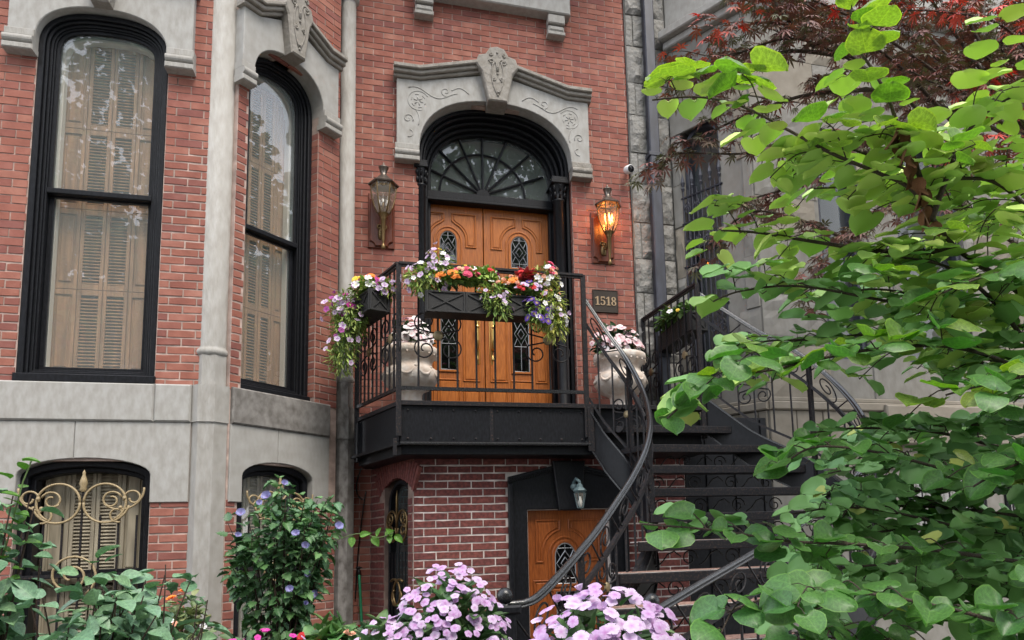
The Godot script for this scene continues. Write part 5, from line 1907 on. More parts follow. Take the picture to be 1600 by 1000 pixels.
func make_leaf_meshes() -> void:
	var heart := HEART
	leaves["heart"] = [leaf_shape(heart, 0.16, 0.12, 0.022), leaf_shape(heart, 0.28, 0.25, -0.03), leaf_shape(heart, -0.12, 0.30, 0.03), leaf_shape(heart, -0.20, 0.22, 0.02), leaf_shape(heart, 0.42, 0.10, 0.03), leaf_shape(heart, -0.05, 0.42, -0.035), leaf_shape(heart, 0.08, -0.10, 0.03)]
	var ovate := [Vector2(0, 0), Vector2(0.20, 0.08), Vector2(0.33, 0.27), Vector2(0.35, 0.45), Vector2(0.27, 0.66), Vector2(0.13, 0.87), Vector2(0, 1.0)]
	leaves["ovate"] = [leaf_shape(ovate, 0.18, 0.18), leaf_shape(ovate, 0.30, 0.35, 0.01), leaf_shape(ovate, 0.10, 0.30, -0.015)]
	var lobed := [Vector2(0, 0), Vector2(0.20, 0.03), Vector2(0.38, 0.20), Vector2(0.27, 0.32), Vector2(0.42, 0.46), Vector2(0.25, 0.56), Vector2(0.27, 0.70), Vector2(0.10, 0.86), Vector2(0, 1.0)]
	leaves["lobed"] = [leaf_shape(lobed, 0.2, 0.2), leaf_shape(lobed, 0.3, 0.35, 0.02), leaf_shape(lobed, 0.05, 0.25)]
	var slim := [Vector2(0, 0), Vector2(0.11, 0.2), Vector2(0.14, 0.5), Vector2(0.07, 0.85), Vector2(0, 1.0)]
	leaves["slim"] = [leaf_shape(slim, 0.15, 0.3), leaf_shape(slim, 0.3, 0.5)]
	var round_leaf := [Vector2(0, 0), Vector2(0.30, 0.10), Vector2(0.44, 0.38), Vector2(0.34, 0.74), Vector2(0, 0.95)]
	leaves["round"] = [leaf_shape(round_leaf, 0.25, 0.2), leaf_shape(round_leaf, 0.1, 0.35)]
	leaves["maple"] = [maple_shape(0.03), maple_shape(0.07), maple_shape(-0.03)]
	var m := leaf_mat("leaf_mass", Color(1, 1, 1), Color(0.09, 0.16, 0.03), null, 0.55)
	m.vertex_color_use_as_albedo = true
	var p := leaf_mat("petal_mass", Color(1, 1, 1), Color(0.30, 0.25, 0.28), null, 0.75)
	p.vertex_color_use_as_albedo = true

func leaf_xf(pos: Vector3, tip: Vector3, nrm: Vector3, s: float) -> Transform3D:
	var t := tip.normalized()
	var x := t.cross(nrm)
	x = x.normalized() if x.length() > 0.01 else t.cross(Vector3(0.3, 0.4, 0.8)).normalized()
	var z := x.cross(t)
	return Transform3D(Basis(x * s, t * s, z * s), pos)

func jitter(k: float) -> Vector3:
	return Vector3(rng.randf_range(-k, k), rng.randf_range(-k, k), rng.randf_range(-k, k))

func mass(parent: Node, called: String, mesh: Mesh, xfs: Array, cols: Array, m: Material) -> void:
	if xfs.is_empty():
		return
	var mm := MultiMesh.new()
	mm.transform_format = MultiMesh.TRANSFORM_3D
	mm.use_colors = true
	mm.mesh = mesh
	mm.instance_count = xfs.size()
	for i in xfs.size():
		mm.set_instance_transform(i, xfs[i])
		mm.set_instance_color(i, cols[i])
	var o := MultiMeshInstance3D.new()
	o.name = called
	o.multimesh = mm
	o.material_override = m
	parent.add_child(o, true)
	stuff(o)

# list of [mesh key, xf, material]: the nearest ones in view are leaves of their own, the rest one mass
func hang_leaves(parent: Node, list: Array, most: int, at := Vector3.ZERO) -> void:
	var order := []
	for l in list:
		var c: Vector3 = l[1].origin
		var q := on_picture(c)
		var seen := in_frame(c, 0.03)
		order.append([(q.z if seen else 100.0 + q.z), l])
	order.sort_custom(func(a, b): return a[0] < b[0])
	var xfs := []
	var cols := []
	var shared: Mesh = null
	for i in order.size():
		var l: Array = order[i][1]
		var k: String = l[0]
		var xf: Transform3D = l[1]
		xf.origin -= at
		if i < most and order[i][0] < 90.0:
			var set_of: Array = leaves[k]
			put("leaf", set_of[i % set_of.size()], mats[l[2]], parent, xf)
		else:
			shared = leaves[k][i % 2]
			xfs.append(xf)
			var sm: StandardMaterial3D = mats[l[2]]
			cols.append(sm.albedo_color.srgb_to_linear())
	if shared != null:
		mass(parent, "leaf", shared, xfs, cols, mats["leaf_mass"])

# a flower of n petals; colours run from throat to rim, striped ones have pale bands between the petals
var flowers := {}
func flower(n: int, throat: Color, rim: Color, edge: Color, cup: float, layers := 1, wide := 1.0) -> ArrayMesh:
	var key := "%d %s %s %s %f %d %f" % [n, throat, rim, edge, cup, layers, wide]
	if flowers.has(key):
		return flowers[key]
	var st := begin(true)
	for l in layers:
		var rr := 1.0 - 0.24 * l
		var lift_z := 0.16 * l
		for i in n:
			var a := TAU * (i + 0.37 * l) / n
			var w := PI / n * 1.12 * wide
			var z1 := cup * 0.35 * rr + lift_z
			var z2 := cup * rr + lift_z
			var c0 := Vector3(0, 0, lift_z * 0.6)
			var pl := Vector3(cos(a - w * 0.8), sin(a - w * 0.8), 0) * 0.52 * rr + Vector3(0, 0, z1)
			var pr := Vector3(cos(a + w * 0.8), sin(a + w * 0.8), 0) * 0.52 * rr + Vector3(0, 0, z1)
			var pm := Vector3(cos(a), sin(a), 0) * 0.55 * rr + Vector3(0, 0, z1 - 0.03)
			var ol := Vector3(cos(a - w * 0.7), sin(a - w * 0.7), 0) * 0.90 * rr + Vector3(0, 0, z2)
			var orr := Vector3(cos(a + w * 0.7), sin(a + w * 0.7), 0) * 0.90 * rr + Vector3(0, 0, z2)
			var om := Vector3(cos(a), sin(a), 0) * 1.0 * rr + Vector3(0, 0, z2 - 0.05)
			var fan := [[c0, throat, pr, edge, pm, rim], [c0, throat, pm, rim, pl, edge], [pm, rim, pr, edge, orr, edge], [pm, rim, orr, edge, om, rim], [pl, edge, pm, rim, om, rim], [pl, edge, om, rim, ol, edge]]
			for f in fan:
				for k in [0, 2, 4]:
					st.set_color(f[k + 1])
					st.add_vertex(f[k])
	st.generate_normals()
	var m := st.commit()
	flowers[key] = m
	return m

const LILAC := Color(0.66, 0.42, 0.66)
const BLOOMS := {
	"impatiens": [5, Color(0.40, 0.16, 0.40), Color(0.48, 0.30, 0.53), Color(0.54, 0.37, 0.59), -0.10, 1, 1.15],
	"pale_impatiens": [5, Color(0.45, 0.22, 0.46), Color(0.56, 0.42, 0.61), Color(0.61, 0.49, 0.65), -0.06, 1, 1.15],
	"pink_impatiens": [5, Color(0.60, 0.16, 0.25), Color(0.80, 0.58, 0.60), Color(0.83, 0.68, 0.70), -0.08, 1, 1.15],
	"white_impatiens": [5, Color(0.65, 0.40, 0.45), Color(0.84, 0.78, 0.79), Color(0.85, 0.82, 0.83), -0.08, 1, 1.15],
	"star_petunia": [5, Color(0.25, 0.06, 0.30), Color(0.42, 0.20, 0.50), Color(0.84, 0.80, 0.84), 0.15, 1, 1.0],
	"white_petunia": [5, Color(0.60, 0.62, 0.30), Color(0.82, 0.81, 0.84), Color(0.84, 0.83, 0.86), 0.15, 1, 1.0],
	"violet_pansy": [5, Color(0.5, 0.35, 0.03), Color(0.07, 0.025, 0.24), Color(0.10, 0.04, 0.30), 0.0, 1, 1.2],
	"plum_petunia": [5, Color(0.10, 0.01, 0.08), Color(0.30, 0.04, 0.26), Color(0.40, 0.08, 0.32), 0.15, 1, 1.0],
	"red_begonia": [6, Color(0.45, 0.02, 0.02), Color(0.62, 0.03, 0.04), Color(0.66, 0.05, 0.05), 0.12, 3, 1.2],
	"rose_begonia": [6, Color(0.50, 0.02, 0.10), Color(0.68, 0.07, 0.16), Color(0.72, 0.12, 0.22), 0.12, 3, 1.2],
	"orange_begonia": [6, Color(0.70, 0.20, 0.02), Color(0.80, 0.22, 0.03), Color(0.82, 0.28, 0.05), 0.12, 3, 1.2],
	"yellow_begonia": [6, Color(0.75, 0.50, 0.03), Color(0.85, 0.62, 0.05), Color(0.86, 0.68, 0.12), 0.12, 3, 1.2],
	"salmon_begonia": [6, Color(0.70, 0.25, 0.12), Color(0.80, 0.40, 0.26), Color(0.82, 0.48, 0.34), 0.12, 3, 1.2],
	"magenta_petunia": [5, Color(0.30, 0.01, 0.15), Color(0.54, 0.03, 0.30), Color(0.58, 0.06, 0.34), 0.12, 1, 1.1],
	"hibiscus": [5, Color(0.22, 0.12, 0.30), Color(0.30, 0.30, 0.55), Color(0.38, 0.38, 0.62), 1.0, 2, 1.25],
}

func bloom(parent: Node, kind: String, pos: Vector3, facing: Vector3, r: float) -> void:
	var b: Array = BLOOMS[kind]
	var u := rng.randf()
	var c: float = b[4] + (0.0 if u < 0.6 else (0.12 if u < 0.85 else (-0.08 if u < 0.92 else (0.45 if u < 0.97 else 1.4))))
	if u >= 0.97:
		r *= 0.7
	var m := flower(b[0], b[1], b[2], b[3], c, b[5], b[6])
	var f := facing.normalized()
	var x := f.cross(Vector3(rng.randf_range(-1, 1), 1, rng.randf_range(-1, 1))).normalized()
	put("blossom", m, mats["petal_mass"], parent, Transform3D(Basis(x * r * rng.randf_range(0.85, 1.1), f.cross(x) * r * rng.randf_range(0.85, 1.1), f * r), pos))

# a mound or spill of small leaves with blossoms over its outer face
# reach: half sizes; trail: how far the stems hang; blooms: [[kind, how many, radius], ...]; dirs: bias of where blossoms sit
func bedding(called: String, label: String, category: String, at: Vector3, reach: Vector3, n: int, shape: String, size: float, tint: Color, blooms: Array, trail := Vector3.ZERO, group := "", bias := Vector3(0, 0.3, 0.6)) -> Node3D:
	var t := thing(called, label, category, at, group)
	var xfs := []
	var cols := []
	var st := begin()
	if group == "flowers in the window boxes":
		n = int(n * 1.5)
		reach *= 1.22
		size *= 0.95
		tint = Color(tint.r * 2.0, tint.g * 1.7, tint.b * 1.5)
	for i in n:
		var d := jitter(1.0)
		while d.length() > 1.0 or d.length() < 0.25:
			d = jitter(1.0)
		d.y = absf(d.y) if trail == Vector3.ZERO else d.y
		var k := rng.randf()
		var p := d * reach * (0.55 + 0.45 * k)
		if trail != Vector3.ZERO:
			var f := pow(rng.randf(), 1.3)
			p = d * reach * (1.0 - 0.35 * f) + trail * f
		var tip := (d + jitter(0.6) + Vector3(0, -0.25, 0)).normalized()
		xfs.append(leaf_xf(p, tip, Vector3(0, 1, 0.2) + d * 0.6 + jitter(0.5), size * rng.randf_range(0.65, 1.2)))
		var v := rng.randf_range(0.65, 1.3)
		cols.append(Color(tint.r * v * rng.randf_range(0.85, 1.25), tint.g * v, tint.b * v))
		if i % 7 == 0:
			tube(st, PackedVector3Array([Vector3(0, -reach.y * 0.3, 0), p * 0.5 + Vector3(0, 0.01, 0), p]), 0.0022, 3, false)
	obj("stem", st, mats["green_stem"], t)
	mass(t, "foliage", leaves[shape][0], xfs, cols, mats["leaf_mass"])
	for b in blooms:
		for i in (int(b[1] * 1.7) if group == "flowers in the window boxes" else int(b[1])):
			var d := (jitter(1.0) + bias).normalized()
			if trail == Vector3.ZERO:
				d.y = absf(d.y)
			var p := d * reach * rng.randf_range(0.95, 1.12)
			if trail != Vector3.ZERO:
				p += trail * rng.randf_range(0.0, 0.85)
			bloom(t, b[0], p, d + Vector3(0, 0.25, 0.45) + jitter(0.45), b[2] * rng.randf_range(0.8, 1.2) * (0.98 if group == "flowers in the window boxes" else 1.0))
	return t

# ---------------------------------------------------------------- window boxes and urns
func window_box(label: String, xf: Transform3D, l: float, panels: int) -> void:
	var t := thing("window_box", label, "planter", Vector3.ZERO, "black window boxes on the landing railing")
	t.transform = xf
	var h := 0.185
	var d := 0.18
	var st := begin()
	box(st, Vector3(0, 0, d - 0.014), Vector3(l, h, d), Transform3D.IDENTITY, 0.003)
	box(st, Vector3(0, 0, 0), Vector3(l, h, 0.014))
	box(st, Vector3(0.0005, 0.0005, 0.0145), Vector3(0.014, h - 0.001, d - 0.0145))
	box(st, Vector3(l - 0.014, 0.0005, 0.0145), Vector3(l - 0.0005, h - 0.001, d - 0.0145))
	box(st, Vector3(0.0145, 0.001, 0.0145), Vector3(l - 0.0145, 0.014, d - 0.0145))
	obj("trough", st, mats["dark_board"], t)
	st = begin()
	box(st, Vector3(0.015, 0.10, 0.015), Vector3(l - 0.015, h - 0.025, d - 0.015))
	obj("soil", st, mats["soil"], t)
	# mouldings: border and a diagonal cross on every panel
	var w := l / panels
	for i in panels:
		st = begin()
		cross_panel(st, Transform3D(Basis(), Vector3(i * w, 0, d)), w, h)
		obj("cross_moulding", st, mats["dark_board"], t)
	for e in [Transform3D(Basis(Vector3.UP, -PI / 2), Vector3(0, 0, 0)), Transform3D(Basis(Vector3.UP, PI / 2), Vector3(l, 0, d))]:
		st = begin()
		cross_panel(st, e, d, h)
		obj("cross_moulding", st, mats["dark_board"], t)

func cross_panel(st: SurfaceTool, m: Transform3D, w: float, h: float) -> void:
	frame(st, rect(0.0005, 0.0, w - 0.0005, h), 0.018, -0.002, 0.010, m, 0.003)
	var i := 0
	for s in [[Vector2(0.018, 0.018), Vector2(w - 0.018, h - 0.018)], [Vector2(0.018, h - 0.018), Vector2(w - 0.018, 0.018)]]:
		var a: Vector2 = s[0]
		var b: Vector2 = s[1]
		var n := (b - a).normalized().orthogonal() * 0.006
		prism(st, PackedVector2Array([a + n, a - n, b - n, b + n]), 0.0, 0.008 + 0.001 * i, m)
		i += 1

func stone_urn(label: String, at: Vector3, k: float) -> void:
	var t := thing("stone_urn", label, "urn", at, "pale stone urns on the landing")
	t.scale = Vector3(k, k, k)
	var st := begin(true)
	lathe(st, PackedVector2Array([Vector2(0.16, 0.0), Vector2(0.16, 0.05), Vector2(0.14, 0.07), Vector2(0.12, 0.12), Vector2(0.105, 0.16), Vector2(0.108, 0.20), Vector2(0.12, 0.222), Vector2(0.17, 0.245), Vector2(0.222, 0.28), Vector2(0.25, 0.335), Vector2(0.254, 0.385), Vector2(0.235, 0.43), Vector2(0.205, 0.455), Vector2(0.198, 0.485), Vector2(0.205, 0.525), Vector2(0.235, 0.55), Vector2(0.252, 0.565), Vector2(0.257, 0.60), Vector2(0.252, 0.63), Vector2(0.235, 0.635), Vector2(0.22, 0.60), Vector2(0.18, 0.56)]), 40)
	var u := obj("body", st, mats["urn_stone"], t)
	st = begin(true)
	for i in 9:
		var a := TAU * i / 9
		var l := PackedVector3Array()
		for j in 9:
			var f := j / 8.0
			var b := a + TAU / 9 * f
			var y := 0.425 - 0.075 * sin(PI * f)
			var r := 0.232 + 0.022 * sin(PI * f)
			l.append(Vector3(cos(b) * r, y, sin(b) * r))
		tube(st, l, [0.008, 0.011, 0.013, 0.015, 0.016, 0.015, 0.013, 0.011, 0.008], 6)
		ball(st, Vector3(cos(a) * 0.232, 0.43, sin(a) * 0.232), 0.015, 8)
	obj("swag", st, mats["urn_stone"], u)
	st = begin(true)
	for i in 22:
		var a := TAU * i / 22
		ball(st, Vector3(cos(a) * 0.246, 0.558, sin(a) * 0.246), 0.013, 6)
	obj("egg_border", st, mats["urn_stone"], u)
	st = begin()
	lathe(st, PackedVector2Array([Vector2(0.22, 0.60), Vector2(0.0, 0.61)]), 20)
	obj("soil", st, mats["soil"], t)

func make_boxes() -> void:
	window_box("long black window box with cross mouldings facing the street", Transform3D(Basis(), Vector3(0.56, 3.565, 1.21)), 0.965, 3)
	var dl := Vector3(0.375, 0, 0.89).normalized()
	var nl := Vector3(-dl.z, 0, dl.x)
	window_box("black window box on the left side railing nearest the bay window", Transform3D(Basis(dl, Vector3.UP, nl), Vector3(0.293, 3.64, 1.06) - dl * 0.80 + nl * 0.02), 0.80, 3)
	window_box("black window box on the right side railing half hidden by leaves", Transform3D(Basis(Vector3(0, 0, -1), Vector3.UP, Vector3(1, 0, 0)), Vector3(3.05, 3.64, 1.02)), 0.85, 3)
	var g := "flowers in the window boxes"
	var green := Color(0.13, 0.22, 0.055)
	var dark := Color(0.07, 0.14, 0.04)
	# front box, from left to right
	bedding("striped_petunia", "pale star petunias leaning left out of the front window box", "flowers", Vector3(0.60, 3.86, 1.30), Vector3(0.15, 0.11, 0.10), 260, "slim", 0.06, green, [["star_petunia", 9, 0.030], ["white_petunia", 4, 0.026]], Vector3(-0.10, 0.0, 0.02), g)
	bedding("tall_petunia", "tall pale lilac petunias at the top of the front window box", "flowers", Vector3(0.66, 3.97, 1.29), Vector3(0.10, 0.13, 0.08), 120, "slim", 0.055, green, [["star_petunia", 9, 0.030], ["white_petunia", 3, 0.026], ["yellow_begonia", 2, 0.02]], Vector3(0.04, 0.07, 0), g)
	bedding("orange_begonia", "orange begonias in the left third of the front window box", "flowers", Vector3(0.74, 3.83, 1.33), Vector3(0.11, 0.09, 0.08), 130, "ovate", 0.055, dark, [["orange_begonia", 6, 0.032]], Vector3.ZERO, g)
	bedding("rose_begonia", "coral and rose begonias beside the orange ones in the front box", "flowers", Vector3(0.87, 3.87, 1.32), Vector3(0.12, 0.10, 0.08), 150, "ovate", 0.055, Color(0.11, 0.20, 0.05), [["rose_begonia", 5, 0.034], ["salmon_begonia", 4, 0.026], ["yellow_begonia", 2, 0.026]], Vector3.ZERO, g)
	bedding("begonia", "white and magenta begonias in the middle of the front box", "flowers", Vector3(1.03, 3.89, 1.30), Vector3(0.13, 0.09, 0.08), 170, "ovate", 0.06, Color(0.12, 0.23, 0.05), [["white_petunia", 4, 0.03], ["magenta_petunia", 4, 0.028], ["red_begonia", 3, 0.03]], Vector3.ZERO, g)
	bedding("trailing_petunia", "green petunias spilling over the middle of the front box", "flowers", Vector3(1.11, 3.78, 1.38), Vector3(0.11, 0.09, 0.07), 260, "slim", 0.055, green, [["star_petunia", 8, 0.026], ["white_petunia", 2, 0.026]], Vector3(0.05, -0.20, 0.05), g)
	bedding("salmon_begonia", "salmon begonias and one blue pansy right of the middle spill", "flowers", Vector3(1.24, 3.82, 1.32), Vector3(0.12, 0.09, 0.08), 150, "ovate", 0.05, dark, [["salmon_begonia", 6, 0.026], ["orange_begonia", 3, 0.028], ["white_petunia", 3, 0.024]], Vector3.ZERO, g)
	bedding("coleus", "dark red coleus standing in the right end of the front box", "plant", Vector3(1.43, 3.88, 1.28), Vector3(0.10, 0.12, 0.08), 90, "ovate", 0.075, Color(0.17, 0.02, 0.03), [["red_begonia", 2, 0.028]], Vector3.ZERO, g)
	bedding("red_begonia", "red begonias and star petunias at the right of the front box", "flowers", Vector3(1.42, 3.77, 1.36), Vector3(0.12, 0.09, 0.07), 140, "ovate", 0.05, dark, [["red_begonia", 5, 0.028], ["star_petunia", 6, 0.027], ["violet_pansy", 3, 0.028]], Vector3.ZERO, g)
	bedding("white_petunia", "white and peach flowers high over the right end of the front box", "flowers", Vector3(1.55, 3.90, 1.30), Vector3(0.12, 0.12, 0.09), 150, "slim", 0.06, Color(0.15, 0.20, 0.05), [["white_petunia", 8, 0.030], ["salmon_begonia", 5, 0.024], ["rose_begonia", 2, 0.03]], Vector3(0.05, 0.04, 0), g)
	bedding("violet_petunia", "deep violet pansies hanging at the right end of the front box", "flowers", Vector3(1.49, 3.68, 1.41), Vector3(0.10, 0.09, 0.06), 200, "slim", 0.055, green, [["violet_pansy", 11, 0.030], ["white_petunia", 4, 0.028]], Vector3(0.0, -0.18, 0.02), g)
	bedding("trailing_greenery", "yellow-green trailing stems at the right end of the front box", "plant", Vector3(1.60, 3.72, 1.36), Vector3(0.11, 0.12, 0.07), 380, "slim", 0.06, Color(0.20, 0.27, 0.07), [["white_petunia", 7, 0.026], ["star_petunia", 4, 0.026], ["salmon_begonia", 3, 0.02]], Vector3(0.05, -0.28, 0.03), g)
	# left box
	bedding("mixed_begonia", "red, orange and yellow begonias in the left side box", "flowers", Vector3(0.10, 3.86, 0.92), Vector3(0.14, 0.10, 0.16), 220, "ovate", 0.05, Color(0.13, 0.22, 0.055), [["red_begonia", 3, 0.032], ["orange_begonia", 4, 0.034], ["yellow_begonia", 3, 0.03], ["white_petunia", 5, 0.032], ["plum_petunia", 3, 0.028], ["magenta_petunia", 4, 0.026]], Vector3.ZERO, g, Vector3(0, 0.7, 0.5))
	bedding("star_petunia", "striped petunias at the near end of the left side box", "flowers", Vector3(0.22, 3.84, 1.03), Vector3(0.10, 0.08, 0.09), 170, "slim", 0.055, green, [["star_petunia", 9, 0.028]], Vector3(0.03, 0.02, 0.02), g)
	bedding("ivy_spill", "mass of green trailing stems hanging from the left side box", "plant", Vector3(-0.04, 3.74, 0.86), Vector3(0.13, 0.13, 0.18), 900, "slim", 0.055, Color(0.12, 0.20, 0.05), [["plum_petunia", 4, 0.026], ["star_petunia", 9, 0.030]], Vector3(-0.10, -0.52, -0.05), g)
	bedding("magenta_petunia", "magenta and white petunias on the outer edge of the left side box", "flowers", Vector3(-0.08, 3.78, 0.85), Vector3(0.11, 0.10, 0.12), 120, "slim", 0.055, green, [["plum_petunia", 6, 0.030], ["star_petunia", 8, 0.030], ["magenta_petunia", 3, 0.028]], Vector3(-0.10, -0.12, 0.0), g)
	# right box
	bedding("box_greenery", "leafy green plant with a yellow bloom in the right side box", "plant", Vector3(3.10, 3.86, 0.60), Vector3(0.16, 0.12, 0.34), 320, "ovate", 0.07, Color(0.05, 0.11, 0.03), [["yellow_begonia", 2, 0.03], ["white_petunia", 4, 0.028]], Vector3.ZERO, g)
	stone_urn("pale stone urn behind the landing railing left of the front door", Vector3(0.46, 2.862, 0.45), 1.0)
	stone_urn("pale stone urn behind the stair railing under the number plaque", Vector3(2.525, 2.862, 0.42), 1.05)
	bedding("urn_impatiens", "white and pale pink flowers in the urn left of the door", "flowers", Vector3(0.46, 3.49, 0.45), Vector3(0.22, 0.28, 0.21), 340, "ovate", 0.085, Color(0.035, 0.085, 0.03), [["white_impatiens", 34, 0.046], ["pink_impatiens", 16, 0.044]], Vector3.ZERO, "flowers in the two urns", Vector3(0, 0.55, 0.75))
	bedding("urn_impatiens", "pink and white flowers in the urn under the plaque", "flowers", Vector3(2.50, 3.52, 0.42), Vector3(0.26, 0.31, 0.23), 380, "ovate", 0.085, Color(0.035, 0.085, 0.03), [["pink_impatiens", 34, 0.042], ["white_impatiens", 14, 0.040]], Vector3.ZERO, "flowers in the two urns", Vector3(0, 0.5, 0.75))

# ---------------------------------------------------------------- garden plants
func planter_pot(t: Node3D, depth: float, r: float) -> void:
	var st := begin(true)
	lathe(st, PackedVector2Array([Vector2(r * 0.7, -depth), Vector2(r * 0.75, -depth + 0.06), Vector2(r * 0.62, -depth + 0.1), Vector2(r * 0.95, -0.12), Vector2(r * 1.05, -0.07), Vector2(r * 1.08, -0.03), Vector2(r * 1.0, -0.02), Vector2(r * 0.9, -0.05)]), 28)
	lathe(st, PackedVector2Array([Vector2(r * 0.92, -0.05), Vector2(0, -0.045)]), 20)
	obj("pot", st, mats["tan_stone"], t)

func impatiens(called: String, label: String, at: Vector3, reach: Vector3, n: int, blooms: Array, depth: float) -> void:
	var t := bedding(called, label, "flowers", at, reach, n, "ovate", 0.058, Color(0.075, 0.16, 0.055), blooms, Vector3.ZERO, "lilac impatiens beside the foot of the stair", Vector3(0, 0.45, 0.55))
	if depth > 0:
		planter_pot(t, depth, minf(reach.x, 0.2) * 0.9)

func shrub(called: String, label: String, category: String, base: Vector3, c: Vector3, reach: Vector3, n: int, shape: String, size: float, tints: String, count: int, stems: int, floor_y: float, group := "") -> Node3D:
	var t := thing(called, label, category, base, group)
	var st := begin()
	var list := []
	for i in stems:
		var d := Vector3(rng.randf_range(-1, 1), rng.randf_range(0.2, 1), rng.randf_range(-1, 1))
		d = d.normalized() * rng.randf_range(0.75, 1.0)
		var end := c + d * reach
		var p0 := base + jitter(0.05) * Vector3(1, 0, 1)
		var mid := p0.lerp(end, 0.5) + Vector3(0, 0.15, 0) + jitter(0.06)
		var l := curve([p0, mid, end], 0.05)
		var rr := PackedFloat32Array()
		var loc := PackedVector3Array()
		for k in l.size():
			rr.append(lerpf(0.007, 0.0022, float(k) / l.size()))
			loc.append(l[k] - base)
		tube(st, loc, rr, 5)
		var m := maxi(3, n / stems)
		for k in m:
			var f := 0.35 + 0.65 * sqrt(rng.randf())
			var p := l[int(f * (l.size() - 1))]
			if p.y < floor_y:
				continue
			var ax := (l[mini(int(f * (l.size() - 1)) + 1, l.size() - 1)] - l[maxi(int(f * (l.size() - 1)) - 1, 0)]).normalized()
			var out := (jitter(1.0) + (p - c).normalized() * 0.4).normalized()
			out = (out - ax * out.dot(ax) * 0.5).normalized()
			p += out * rng.randf_range(0.01, 0.07)
			list.append([shape, leaf_xf(p, out + Vector3(0, -0.25, 0), Vector3(0, 1, 0.25) + jitter(0.55), size * rng.randf_range(0.65, 1.2)), "%s_%d" % [tints, rng.randi() % 4]])
	obj("stem", st, mats["twig"], t)
	hang_leaves(t, list, count, base)
	leaf_spots = []
	for l in list:
		leaf_spots.append(l[1].origin)
	return t

var leaf_spots := []

func nearest_spot(p: Vector3) -> Vector3:
	var best: Vector3 = leaf_spots[0]
	for s in leaf_spots:
		if s.distance_to(p) < best.distance_to(p):
			best = s
	return best

